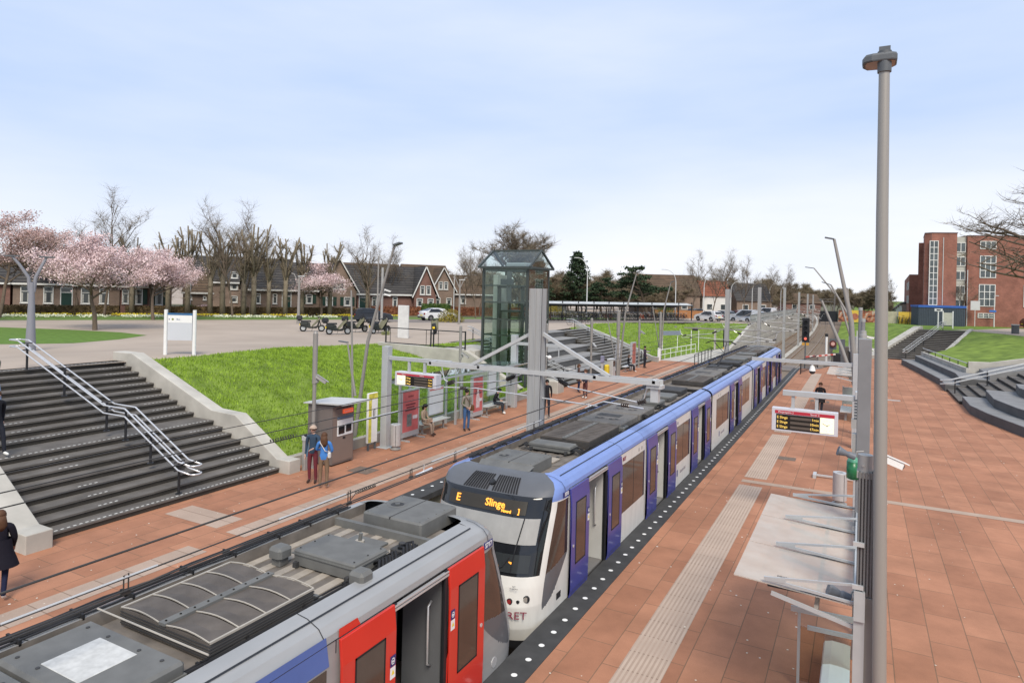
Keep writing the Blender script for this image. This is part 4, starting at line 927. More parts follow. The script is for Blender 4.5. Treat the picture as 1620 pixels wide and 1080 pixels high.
train('metro_train', 'silver and blue metro train numbered 5717 with open red doors in the foreground', 10.2, 'red', True)
# ---------------- platform furniture ----------------
LOUD = mat('speaker_grey', (.14, .15, .17), .5, 0, .1, 6)
POSTER = mat('poster_red', (.52, .13, .13), .35, 0, .22, 3.5)
FRAME = mat('shelter_frame', (.44, .455, .46), .45, .25, .06, 5)
SGLASS = glass('shelter_glass', (.80, .86, .84), .04)
FROST = mat('canopy_glass', (.55, .53, .50), .25, 0, .06, 2)
PAPER = mat('paper_white', (.66, .67, .70), .5, 0, .05, 5)
SCREEN = mat('screen_black', (.014, .012, .01), .35, 0, .1, 5)
SCRG = mat('screen_line', (.10, .08, .065), .5, 0, .1, 5)
LEDY = mat('led_yellow', (.7, .5, .12), .5, em=(1, .6, .12, .6))
CLOCK = mat('clock_face', (.85, .8, .55), .5, em=(1, .9, .6, .45))
REDH = mat('header_red', (.42, .03, .05), .45, 0, .05, 5)
def mb(): return MB()
def cctv(root, p, yaw, pitch=-.35, m=None, name='camera_housing', ln=.38):
    M = Matrix.Translation(p) @ Matrix.Rotation(yaw, 4, 'Z') @ Matrix.Rotation(pitch, 4, 'X')
    s = MB(); s.bbox(-.06, .06, 0, ln, -.05, .06, .02, 0); s.box(-.075, .075, -.02, ln+.05, .055, .07, 0); s.cyl((0, ln, 0), (0, ln+.01, 0), .045, n=10, m=1)
    g = MB(); g.add(s, M); g.cyl(Vector(p)+Vector((0, 0, -.04)), Vector(p)+Vector((-.06*math.cos(yaw), -.06*math.sin(yaw), -.16)), .025, n=8); return g.build(name, [m or WHITE, BLACK], root, world=True)
def pole_cam(name, label, x, y, h, r=.06, cz=None, yaw=0, group=None, base=0, cat='camera pole', tilt=0, sleeve=True, z0=0):
    root = thing(name, label, cat, (x, y, z0), 0, group)
    g = MB(); g.cyl((x, y, z0), (x, y, z0+h), r, r*.95, 14); g.cyl((x, y, z0), (x, y, z0+.03), r*2.2, n=14)
    if sleeve: g.cyl((x, y, z0+h*.62), (x, y, z0+h-.06), r*1.25, n=14); g.cyl((x, y, z0+h-.05), (x, y, z0+h+.02), r*1.3, r*.7, 14)
    smooth_by_angle(g.build('pole', POLE if sleeve else LGREY, root, world=True))
    if cz:
        cctv(root, (x+.13, y-.05, z0+cz), yaw, -.6, GREY); g = MB(); g.box(x-.02, x+.15, y-.04, y+.04, z0+cz-.22, z0+cz+.05); g.build('bracket', GREY, root, world=True)
    return root
pole_cam('camera_pole', 'grey camera pole beside the ticket kiosk at the foot of the left stairs', -15.97, 16.25, 4.5, .065, 3.05, -.9)
pole_cam('camera_pole', 'thin grey camera pole on the bank behind the standing man', -16.9, 26.7, 4.3, .055, 3.0, -.9, z0=0)
pole_cam('camera_pole', 'grey pole beside the concrete block at the foot of the middle stairs', -15.9, 34.25, 4.2, .09, None, 0)
pole_cam('camera_pole', 'slim pole standing in front of the middle stairs', -16.1, 42, 4.3, .075, 2.6, -2.2)
pole_cam('camera_pole', 'thicker tapered pole beside the white timetable board', -15.6, 46.1, 4.8, .11, None)
pole_cam('camera_pole', 'pole with a white camera in front of the far bank', -16.0, 52.6, 3.9, .07, 3.0, -1.6)
pole_cam('camera_pole', 'last pole on the far bank near the end of the left platform', -16.4, 60.5, 4.4, .09, None)
# ticket machine kiosk
root = thing('ticket_kiosk', 'brown grey ticket machine kiosk with a flat projecting roof on the left platform', 'kiosk', (-16, 17.15, 0))
KB = mat('kiosk_brown', (.17, .145, .135), .45, .1, .08, 3)
g = mb(); g.box(-16.6, -15.5, 16.62, 17.68, .05, 2.02, 0); g.box(-16.55, -15.55, 16.67, 17.63, 0, .05, 1); g.build('cabinet', [KB, BLACK], root, world=True, bevel=.01)
g = mb(); g.prism([(-16.7, 16.5), (-14.9, 16.5), (-14.9, 17.85), (-16.7, 17.85)], [2.03, 2.12, 2.12, 2.03], [2.07, 2.17, 2.17, 2.07]); g.build('roof', mat('kiosk_roof', (.52, .52, .50), .5, .2, .06, 4), root, world=True)
g = mb(); g.box(-15.5, -15.488, 16.66, 17.64, .12, 1.98, 0); fr_ = g.build('front_panel', mat('kiosk_front', (.22, .17, .145), .4, .1, .06, 3), root, world=True)
g = mb(); g.box(-15.49, -15.47, 16.85, 17.6, .98, 1.52); g.build('white_panel', WHITE, root, world=True)
g = mb(); g.box(-15.475, -15.455, 16.90, 17.18, 1.05, 1.30); g.build('screen', BGLASS, root, world=True)
g = mb(); g.box(-15.475, -15.455, 17.26, 17.52, 1.08, 1.34); g.build('screen', BGLASS, root, world=True)
g = mb(); g.box(-15.49, -15.465, 16.85, 17.6, 1.56, 1.64); g.build('blue_strip', mat('strip_blue', (.12, .17, .25), .5), root, world=True)
g = mb(); g.box(-15.49, -15.44, 17.1, 17.58, 1.72, 1.86); o = g.build('lit_sign', mat('lit_sign_red', (.6, .08, .03), .5, em=(1, .15, .06, .35)), root, world=True)
text('Kaartverkoop', .07, LAB, root, (-15.437+16, .19, 1.79), (R(90), 0, R(90)), 'lettering')
g = mb(); g.box(-15.49, -15.478, 16.80, 17.5, 1.90, 1.93); g.build('slot', BLACK, root, world=True)
g = mb(); g.box(-15.49, -15.475, 17.13, 17.25, .86, .92); g.build('card_slot', BLACK, root, world=True)
# validators
def validator(x, y, label, group=None, rz=0):
    root = thing('card_reader', label, 'card reader', (x, y, 0), rz, group)
    g = MB(); g.bbox(-.06, .06, -.10, .10, 0, 1.0, .015); g.build('column', GREY, root)
    g = MB(); g.prism([(-.07, -.11), (.09, -.11), (.09, .11), (-.07, .11)], .98, [1.16, 1.08, 1.08, 1.16]); g.build('head', LGREY, root)
    g = MB(); g.quad([(.092, -.08, .99), (.092, .08, .99), (.092, .08, 1.06), (.092, -.08, 1.06)]); g.quad([(-.04, -.08, 1.154), (.06, -.08, 1.102), (.06, .08, 1.102), (-.04, .08, 1.154)]); g.build('reader_face', BLACK, root)
    g = MB(); g.box(.06, .065, -.07, .07, .45, .85); g.build('info_strip', mat('info_blue', (.1, .2, .3), .5), root)
validator(-15.97, 15.92, 'slim grey card reader post left of the couple at the kiosk')
# timetable pillar
root = thing('timetable_pillar', 'white timetable pillar with a yellow patterned side next to the kiosk', 'sign', (-15.95, 19.2, 0))
g = mb(); g.box(-16.0, -15.9, 18.93, 19.45, .28, 2.12); g.build('board', WHITE, root, world=True, bevel=.01)
g = mb(); g.box(-15.9, -15.895, 18.94, 19.10, .3, 2.1)
g.build('yellow_edge', mat('pattern_yellow', (.62, .52, .08), .5, 0, .5, 7), root, world=True)
g = mb(); g.box(-15.9, -15.894, 19.0, 19.43, 1.9, 2.1); g.build('yellow_head', mat('pattern_yellow', (.62, .52, .08), .5), root, world=True)
for yy in (19.0, 19.38): g = mb(); g.box(-15.98, -15.92, yy-.03, yy+.03, 0, .28); g.build('foot', DGREY, root, world=True)
# column with arm and display (left)
def display(root, cx, y, z0, z1, w, d, face, clock_left, lines, head, tilt=0):
    """departure display, face = -1 faces -y"""
    x0, x1 = cx-w/2, cx+w/2
    g = MB(); g.box(x0, x1, y-d/2, y+d/2, z0, z1); case = g.build('case', mat('display_case', (.56, .56, .60), .45, .1, .05, 4), root, world=True, bevel=.01)
    for f in (-1, 1):
        yy = y+f*(d/2); q = lambda a: yy+f*a
        def bx(name, a, b_, c, e, m, dep=.006, par=case):
            g = MB(); g.box(a, b_, min(yy, q(dep)), max(yy, q(dep)), c, e); return g.build(name, m, par, world=True)
        H_ = z1-z0
        bx('header', x0+.05*w, x1-.05*w, z1-.24*H_, z1-.10*H_, REDH)
        cl = (clock_left if f < 0 else not clock_left); cw = .20*w
        a, b_ = (x0+.06*w, x0+.06*w+cw) if cl else (x1-.06*w-cw, x1-.06*w)
        bx('clock', a, b_, z0+.10*H_, z1-.26*H_, CLOCK, .008)
        s0, s1 = (x0+.06*w+cw+.01, x1-.08*w) if cl else (x0+.07*w, x1-.06*w-cw-.01)
        bx('screen', s0, s1, z0+.08*H_, z1-.26*H_, SCREEN, .007)
        hh = .60*H_/3
        for k in range(3): bx('screen_row', s0+.33*(s1-s0), s0+.82*(s1-s0), z1-.30*H_-hh*(k+.75), z1-.30*H_-hh*(k+.22), SCRG, .009)
        g = MB(); mx_, mz = (a+b_)/2, z0+.42*H_; yq = q(.012)
        for an, ln, wd in ((R(60), cw*.22, .006), (R(-62), cw*.36, .005)):
            dx, dz = math.sin(an)*ln, math.cos(an)*ln; g.beam((mx_-dx*.2, yq, mz-dz*.2), (mx_+dx, yq, mz+dz), .004, .01)
        for k in range(12):
            t = k*math.pi/6; rr_ = min(cw, .6*H_)*.42; g.box(mx_+rr_*math.sin(t)-.004, mx_+rr_*math.sin(t)+.004, yq-.002, yq+.002, mz+rr_*math.cos(t)-.004, mz+rr_*math.cos(t)+.004)
        g.build('clock_hands', BLACK, case, world=True)
        rot = (R(90), 0, 0 if f < 0 else math.pi)
        lx = lambda X: X-case.location.x
        base = Vector(root.location)
        for k, (l1, l2) in enumerate(lines):
            zz = z1-.30*H_-hh*(k+.5)-base.z
            xs_ = (s0+.02, s1-.02) if f < 0 else (s1-.02, s0+.02)
            text(l1, hh*.78, LEDY, case, (xs_[0]-base.x, q(.011)-base.y, zz), rot, 'led_text', align='LEFT', sx=.9); text(l2, hh*.78, LEDY, case, (xs_[1]-base.x, q(.011)-base.y, zz), rot, 'led_text', align='RIGHT', sx=.9)
        for s_, fx in zip(head, (.22, .66, .88)):
            X = x0+w*fx if f < 0 else x1-w*fx
            text(s_, H_*.11, LAB, case, (X-base.x, q(.009)-base.y, z1-.17*H_-base.z), rot, 'header_text')
    return case
g0 = (-15.8, 19.8)
root = thing('display_gantry', 'light grey column with an arm carrying the left departure display', 'sign', (g0[0], g0[1], 0))
g = mb(); g.box(-15.94, -15.66, 19.66, 19.94, 0, 3.82); g.box(-16.05, -15.55, 19.55, 20.05, 0, .02); g.build('column', FRAME, root, world=True, bevel=.02)
g = mb(); g.box(-15.66, -12.9, 19.74, 19.86, 3.32, 3.46); g.build('arm', FRAME, root, world=True, bevel=.01)
for x in (-14.75, -14.05): g = mb(); g.box(x-.045, x+.045, 19.76, 19.84, 2.9, 3.32); g.build('hanger', FRAME, root, world=True)
display(root, -14.35, 19.8, 2.42, 2.93, 1.85, .34, -1, True, [('E Slinge', '4 min'), ('E Slinge', '14min'), ('E Slinge', '24min')], ('Spoor 1', 'Richting', ''))
# litter bins
def bin_(x, y, label, h=.95):
    root = thing('litter_bin', label, 'litter bin', (x, y, 0))
    g = MB(); g.cyl((x, y, .02), (x, y, .06), .2, n=24); g.cyl((x, y, .06), (x, y, .16), .13, n=16); g.build('foot', GREY, root, world=True)
    g = MB(); g.cyl((x, y, .16), (x, y, h-.02), .19, n=28, cap=False)
    rg = lambda r_, z: [(x+r_*math.cos(t), y+r_*math.sin(t), z) for t in [2*math.pi*i/28 for i in range(28)]]
    g.loft([rg(.19, h-.02), rg(.185, h), rg(.085, h), rg(.08, h-.12)]); g.quad(rg(.19, .16)[::-1]); smooth_by_angle(g.build('drum', mat('bin_silver', (.50, .50, .50), .4, .35, .07, 12), root, world=True))
    g = MB(); g.quad([(x+.088*math.cos(t), y+.088*math.sin(t), h-.05) for t in [2*math.pi*i/20 for i in range(20)]]); g.build('opening', BLACK, root, world=True)
    g = MB(); g.box(x-.003+.12, x+.003+.12, y-.16, y-.14, .17, h-.03); g.build('door_seam', BLACK, root, world=True)
bin_(-15.25, 19.72, 'silver cylindrical litter bin beside the red poster on the left platform')
bin_(-.43, 21.5, 'silver cylindrical litter bin behind the glass canopy on the right platform')
# shelter on the left platform
root = thing('platform_shelter', 'glass and grey steel platform shelter along the left platform bank', 'shelter', (-16.2, 25, 0))
for y in (20.75, 22.1, 24.8, 26.1, 29.6):
    g = mb(); g.box(-16.45, -16.35, y-.05, y+.05, 0, 2.3); g.build('post', FRAME, root, world=True)
for y in (20.75, 24.8, 29.6):
    g = mb(); g.box(-15.92, -15.84, y-.04, y+.04, 0, 2.28); g.box(-16.45, -15.2, y-.04, y+.04, 2.26, 2.36); g.build('cross_frame', FRAME, root, world=True)
g = mb(); g.box(-16.5, -16.4, 20.6, 29.7, 2.28, 2.36); g.box(-15.25, -15.15, 20.6, 29.7, 2.3, 2.36); g.build('roof_beam', FRAME, root, world=True)
g = mb(); g.prism([(-16.55, 20.6), (-15.1, 20.6), (-15.1, 29.8), (-16.55, 29.8)], [2.37, 2.43, 2.43, 2.37], [2.385, 2.445, 2.445, 2.385]); g.build('glass_roof', SGLASS, root, world=True)
for a, b_ in ((20.8, 22.05), (22.15, 24.75), (26.15, 29.55)):
    g = mb(); g.box(-16.405, -16.395, a, b_, .42, 2.26); g.build('glass_panel', SGLASS, root, world=True)
g = mb(); g.box(-16.4, -15.9, 24.796, 24.804, .2, 2.2); g.build('glass_panel', SGLASS, root, world=True)
for a, b_ in ((20.9, 21.95), (26.25, 27.1)):
    g = mb(); g.box(-15.98, -15.84, a-.06, b_+.06, .12, .32); g.box(-15.98, -15.84, a-.06, b_+.06, 1.92, 1.98); g.box(-15.98, -15.84, a-.06, a, .3, 1.93); g.box(-15.98, -15.84, b_, b_+.06, .3, 1.93)
    for yy in (a, b_-.05): g.box(-16.1, -15.5, yy, yy+.06, 0, .05); g.box(-15.95, -15.87, yy, yy+.06, .05, .13)
    pf = g.build('poster_frame', FRAME, root, world=True)
    g = mb(); g.box(-15.97, -15.85, a, b_, .32, 1.92); po = g.build('poster', POSTER, pf, world=True)
    ym = (a+b_)/2
    text('ontdek', .13, mat('poster_dark', (.16, .03, .04), .5), po, (-15.845+16.2, ym-25, 1.72), (R(90), 0, R(90)), 'poster_text')
    for k, wd in enumerate((.62, .5, .66)):
        g = mb(); g.box(-15.85, -15.846, ym-wd/2*(b_-a), ym+wd/2*(b_-a), 1.36-.11*k, 1.42-.11*k); g.build('text_line', mat('poster_dark', (.16, .03, .04), .5), po, world=True)
    g = mb()
    if a < 22: g.box(-15.85, -15.845, ym-.22*(b_-a), ym+.08*(b_-a), .52, 1.02); g.build('picture', mat('poster_picture', (.16, .18, .17), .5, 0, .5, 8), po, world=True)
    else: g.v = [(-15.845, ym+dx, z) for dx, z in ((-.16, .5), (.16, .5), (.18, .9), (.1, 1.2), (.05, 1.45), (-.05, 1.45), (-.1, 1.2), (-.18, .9))]; g.f = [tuple(range(8))]; g.m = [0]; g.build('picture', mat('poster_pale', (.6, .5, .5), .5, 0, .3, 8), po, world=True)
    g = mb(); g.box(-15.85, -15.843, b_-.36*(b_-a), b_-.06*(b_-a), .78, .92); g.build('text_block', mat('poster_white', (.66, .62, .62), .5), po, world=True)
# info panel
g = mb(); g.box(-16.39, -16.33, 23.35, 24.5, .55, 1.78); ip = g.build('info_panel', FRAME, root, world=True)
g = mb(); g.box(-16.33, -16.325, 23.4, 24.45, .6, 1.73); g.build('map_sheet', PAPER, ip, world=True)
g = mb(); g.box(-16.325, -16.32, 23.42, 24.43, 1.62, 1.70); g.build('red_header', mat('pale_red', (.55, .2, .2), .5), ip, world=True)
g = mb(); g.box(-16.39, -16.33, 28.45, 29.3, .75, 2.0); ip = g.build('info_panel', FRAME, root, world=True)
g = mb(); g.box(-16.33, -16.325, 28.5, 29.25, .8, 1.95); g.build('map_sheet', PAPER, ip, world=True)
g = mb(); g.box(-16.37, -16.34, 22.25, 22.62, 1.12, 1.52, 0); g.box(-16.34, -16.336, 22.27, 22.6, 1.26, 1.5, 1); g.build('stop_sign', [WHITE, mat('sign_crimson', (.45, .02, .08), .5)], root, world=True)
g = mb(); g.box(-16.0, -15.85, 29.95, 30.7, .12, 1.75, 0); g.box(-15.85, -15.845, 30.0, 30.3, .2, 1.65, 1); g.box(-15.85, -15.845, 30.38, 30.66, .2, 1.4, 1); g.build('end_panel', [FRAME, mat('end_panel_grey', (.36, .40, .42), .3)], root, world=True)
g = mb(); g.prism([(-16.3, 29.7), (-15.2, 29.7), (-15.2, 31), (-16.3, 31)], [1.9, 2.3, 2.3, 1.9], [1.93, 2.33, 2.33, 1.93]); g.build('small_roof', mat('small_roof', (.55, .57, .56), .3), root, world=True)
def bench(y0, y1, x, label, seats=3):
    root = thing('bench', label, 'bench', (x, (y0+y1)/2, 0))
    g = MB(); n = 6
    P = [(x-.22, .47), (x-.1, .44), (x+.1, .44), (x+.22, .46), (x+.22, .43), (x+.1, .41), (x-.1, .41), (x-.22, .44)]
    g.yprism(P, y0, y1); g.build('seat', mat('bench_metal', (.52, .52, .50), .45, .2, .06, 9), root, world=True)
    g = MB(); g.box(x-.03, x+.03, y0+.1, y1-.1, .35, .40); g.build('beam', GREY, root, world=True)
    for y in (y0+.25, y1-.25): g = MB(); g.box(x-.03, x+.03, y-.03, y+.03, 0, .36); g.box(x-.2, x+.2, y-.03, y+.03, 0, .03); g.build('leg', GREY, root, world=True)
bench(22.15, 24.2, -15.95, 'pale metal bench in the shelter, with the seated woman in beige')
bench(27.3, 29.3, -15.85, 'pale metal bench with the seated person in black under the shelter')
bench(48.6, 50.6, -15.9, 'far grey bench where a person in black sits near the red poster')
# second gantry column by the lift
root = thing('display_gantry', 'light grey column with a camera arm beside the centre mast', 'gantry', (-15.8, 30.2, 0))
g = mb(); g.box(-15.95, -15.65, 30.05, 30.35, 0, 3.75); g.build('column', FRAME, root, world=True, bevel=.02)
g = mb(); g.box(-15.65, -13.1, 30.14, 30.26, 3.25, 3.4); g.build('arm', FRAME, root, world=True)
g = mb(); g.cyl((-14.1, 30.2, 3.25), (-14.1, 30.2, 2.8), .03); g.cyl((-14.1, 30.2, 2.8), (-13.85, 30.2, 2.75), .03); g.ball((-13.8, 30.2, 2.72), .11, 12); g.build('dome_camera', WHITE, root, world=True, smooth=True)
g = mb(); g.cyl((-13.3, 30.2, 3.25), (-13.3, 30.2, 2.75), .03); g.build('hanger', FRAME, root, world=True)
# things at far end of left platform
root = thing('ticket_machine', 'small grey cabinet beside the yellow box in front of the middle stairs', 'cabinet', (-15.75, 46, 0))
g = mb(); g.bbox(-16.0, -15.55, 44.9, 45.5, 0, 1.35, .03); g.build('cabinet', LGREY, root, world=True)
g = mb(); g.box(-15.55, -15.54, 45, 45.4, .8, 1.2); g.build('screen', BGLASS, root, world=True)
g = mb(); g.bbox(-15.9, -15.6, 44.0, 44.45, 0, 1.0, .08); tag(g.build('yellow_box', mat('box_yellow', (.62, .46, .03), .5), loc=(-15.75, 44.2, 0)), 'yellow box standing beside the small grey cabinet', 'box')
g = mb(); g.box(-15.9, -15.75, 43.4, 43.55, 0, 1.5, 0); g.box(-15.92, -15.72, 43.36, 43.6, 1.2, 1.65, 1); tag(g.build('card_reader', [LGREY, mat('reader_violet', (.25, .25, .35), .5)], loc=(-15.8, 43.5, 0)), 'card reader post left of the yellow box', 'card reader')
root = thing('timetable_board', 'white timetable board between the thick pole and the red poster', 'sign', (-16.1, 47.6, 0))
g = mb(); g.box(-16.15, -16.05, 47.2, 48.0, .25, 2.2); g.build('board', PAPER, root, world=True)
g = mb(); g.box(-16.13, -16.07, 47.3, 47.36, 0, .25); g.box(-16.13, -16.07, 47.84, 47.9, 0, .25); g.build('feet', DGREY, root, world=True)
root = thing('poster_stand', 'far red and grey poster stand by the lower end of the middle stairs', 'poster stand', (-16.1, 51.5, 0))
g = mb(); g.box(-16.2, -16.05, 50.9, 52.0, 0, 2.15); g.build('frame', FRAME, root, world=True)
g = mb(); g.box(-16.05, -16.04, 51.05, 51.85, .45, 2.05); g.build('poster', mat('poster_brown', (.40, .13, .10), .5, 0, .4, 4), root, world=True)
# platform name sign on two posts, small white boards
root = thing('name_sign', 'grey station name sign on two white posts at the far end of the left platform', 'sign', (-17.4, 68, 0))
g = mb(); g.box(-18.0, -17.94, 67.2, 67.26, 0, 2.3); g.build('post', WHITE, root, world=True); g = mb(); g.box(-16.9, -16.84, 69.0, 69.06, 0, 2.3); g.build('post', WHITE, root, world=True)
g = mb(); g.prism([(-18.25, 66.9), (-16.65, 69.3), (-16.6, 69.25), (-18.2, 66.85)], 1.85, 2.3); g.build('panel', mat('sign_greyblue', (.18, .21, .26), .5), root, world=True)
root = thing('mirror_stand', 'white two post stand with a dark mirror beside the name sign', 'mirror', (-15.6, 72, 0))
for x, y in ((-15.9, 71), (-15.4, 72.3)): g = mb(); g.box(x-.03, x+.03, y-.03, y+.03, 0, 2.3); g.build('post', WHITE, root, world=True)
g = mb(); g.box(-15.9, -15.4, 71.4, 71.9, 2.25, 2.6); g.build('mirror', BLACK, root, world=True)
g = mb(); g.box(-14.5, -14.35, 76, 76.5, 0, 2.2); tag(g.build('post_board', CONCL, loc=(-14.4, 76.2, 0)), 'pale narrow upright board on the far path', 'sign')
root = thing('low_railing', 'white low railing at the end of the left platform', 'railing', (-16.2, 59.5, 0))
g = mb(); g.bbox(-16.3, -16.05, 59.3, 59.55, 0, 1.15, .03); g.build('end_post', WHITE, root, world=True)
g = mb(); g.cyl((-16.2, 59.5, .95), (-15.2, 70, .95), .03); g.cyl((-16.2, 59.5, .5), (-15.2, 70, .5), .025); [g.cyl((lerp(-16.2, -15.2, k/7), lerp(59.5, 70, k/7), 0), (lerp(-16.2, -15.2, k/7), lerp(59.5, 70, k/7), .95), .02) for k in range(1, 8)]; g.build('rails', WHITE, root, world=True)
root = thing('end_fence', 'dark tubular fence with posts at the end of the left platform', 'fence', (-12.2, 60.2, 0))
g = mb()
for k in range(6): g.cyl((-12.0-.05*k, 55+1.6*k, 0), (-12.0-.05*k, 55+1.6*k, 1.15), .035)
g.tube([(-12, 55, 1.15), (-12.3, 63, 1.15), (-12.3, 63.8, .8)], .03, 6); g.build('rails', BLACK, root, world=True)
# ---------------- glass lift tower ----------------
LF = mat('lift_frame', (.055, .065, .062), .45, .2, .1, 4); LG = glass('lift_glass', (.88, .93, .90), .03); LG2 = glass('lift_roof_glass', (.86, .93, .92), .03)
lx0, lx1, ly0, ly1 = -20.15, -17.2, 34.3, 37.15
root = thing('lift_tower', 'tall glass lift tower with a gabled glass roof beside the stairs', 'lift', (-18.7, 35.7, 0))
g = mb()
for x in (lx0, lx1):
    for y in (ly0, ly1): g.box(x-.07, x+.07, y-.07, y+.07, .05, 7.35)
g.build('corner_posts', LF, root, world=True)
for k, z in enumerate((7.32, 6.35, 5.35, 4.35, 3.4, 2.6, 1.55, .4)):
    g = mb(); w_ = .05 if k else .09
    g.box(lx0, lx1, ly0-.03, ly0+.03, z-w_, z+w_*.5); g.box(lx0, lx1, ly1-.03, ly1+.03, z-w_, z+w_*.5); g.box(lx0-.03, lx0+.03, ly0, ly1, z-w_, z+w_*.5); g.box(lx1-.03, lx1+.03, ly0, ly1, z-w_, z+w_*.5)
    g.build('ring_frame', LF, root, world=True)
for nm, a in (('front', (lx0+.07, lx1-.07, ly0-.06, ly0-.045)), ('back', (lx0+.07, lx1-.07, ly1+.045, ly1+.06)), ('l', (lx0-.06, lx0-.045, ly0+.07, ly1-.07)), ('r', (lx1+.045, lx1+.06, ly0+.07, ly1-.07))):
    g = mb(); g.box(*a, .1, 7.3); g.build('glass_wall', LG, root, world=True)
rx0, rx1 = lx0+.55, lx1+.55-.1; ym = (ly0+ly1)/2; ez, rz_ = 7.42, 8.5; o_ = .25
E4 = [(lx0-o_, ly0-o_, ez), (lx1+o_, ly0-o_, ez), (lx1+o_, ly1+o_, ez), (lx0-o_, ly1+o_, ez)]; R2 = [(lx0-o_+.05, ym, rz_), (lx1+o_-.05, ym, rz_)]
g = mb(); 
for a, b_ in ((E4[0], E4[1]), (E4[1], E4[2]), (E4[2], E4[3]), (E4[3], E4[0]), (R2[0], R2[1]), (E4[0], R2[0]), (E4[3], R2[0]), (E4[1], R2[1]), (E4[2], R2[1])): g.beam(a, b_, .11, .11)
g.build('roof_frame', LF, root, world=True)
g = mb(); g.quad([E4[0], E4[1], R2[1], R2[0]]); g.build('roof_pane', LG2, root, world=True); g = mb(); g.quad([E4[2], E4[3], R2[0], R2[1]]); g.build('roof_pane', LG2, root, world=True)
g = mb(); g.quad([E4[0], R2[0], E4[3]]); g.build('gable_pane', LG2, root, world=True); g = mb(); g.quad([E4[1], E4[2], R2[1]]); g.build('gable_pane', LG2, root, world=True)
g = mb(); g.bbox(-19.2, -17.8, 35.2, 36.3, 7.35, 7.75, .1); g.build('roof_machine', mat('machine_grey', (.2, .22, .21), .5), root, world=True)
g = mb()
for x in (-19.5, -17.9): g.box(x-.08, x+.08, 35.0, 35.2, .1, 6.3); g.box(x-.06, x+.06, 36.4, 36.55, .1, 6.3)
g.box(-19.6, -17.8, 35.0, 35.12, 6.2, 6.35); g.build('guide_rails', LF, root, world=True)
g = mb(); g.box(-19.4, -18.1, 35.15, 36.4, 2.45, 2.55, 0); g.box(-19.4, -18.1, 35.15, 36.4, 4.75, 4.85, 0)
for x in (-19.4, -18.14):
    for y in (35.15, 36.36): g.box(x, x+.04, y, y+.04, 2.5, 4.8, 0)
car = g.build('lift_car', LF, root, world=True)
g = mb(); g.box(-19.36, -18.14, 35.17, 35.18, 2.55, 4.75); g.build('car_glass', LG, car, world=True)
g = mb(); g.box(-20.05, -19.75, 35.3, 36.7, .3, 7.0); g.build('shaft_panel', mat('shaft_panel', (.35, .37, .35), .6, 0, .2, 2), root, world=True)
g = mb(); g.box(-18.9, -18.6, 34.9, 35.0, 5.4, 7.2); g.box(-19.3, -18.5, 34.85, 35.05, 6.4, 6.75); g.build('hoist_gear', DGREY, root, world=True)
g = mb()
for x in [lx0+.1+.55*k for k in range(6)]:
    for z in (6.3, 5.3, 4.3, 3.35, 2.55, 1.5): g.cyl((x, ly0-.1, z), (x, ly0-.04, z), .035, n=8)
g.build('glass_clamps', LF, root, world=True)
# black railings near the lift
root = thing('railing', 'black double frame railing above the abutment left of the lift', 'railing', (-25, 34.5, 2.4))
g = mb(); 
for x0_, x1_ in ((-26.9, -23.4), (-23.2, -20.9)):
    for z in (2.55, 3.5): g.box(x0_, x1_, 33.53, 33.57, z-.03, z+.03)
    for x in (x0_, x1_): g.box(x-.03, x+.03, 33.51, 33.59, 2.4, 3.55)
    for x in (x0_+.35, x1_-.35): g.box(x-.015, x+.015, 33.54, 33.56, 2.55, 3.5)
g.build('frames', BLACK, root, world=True)

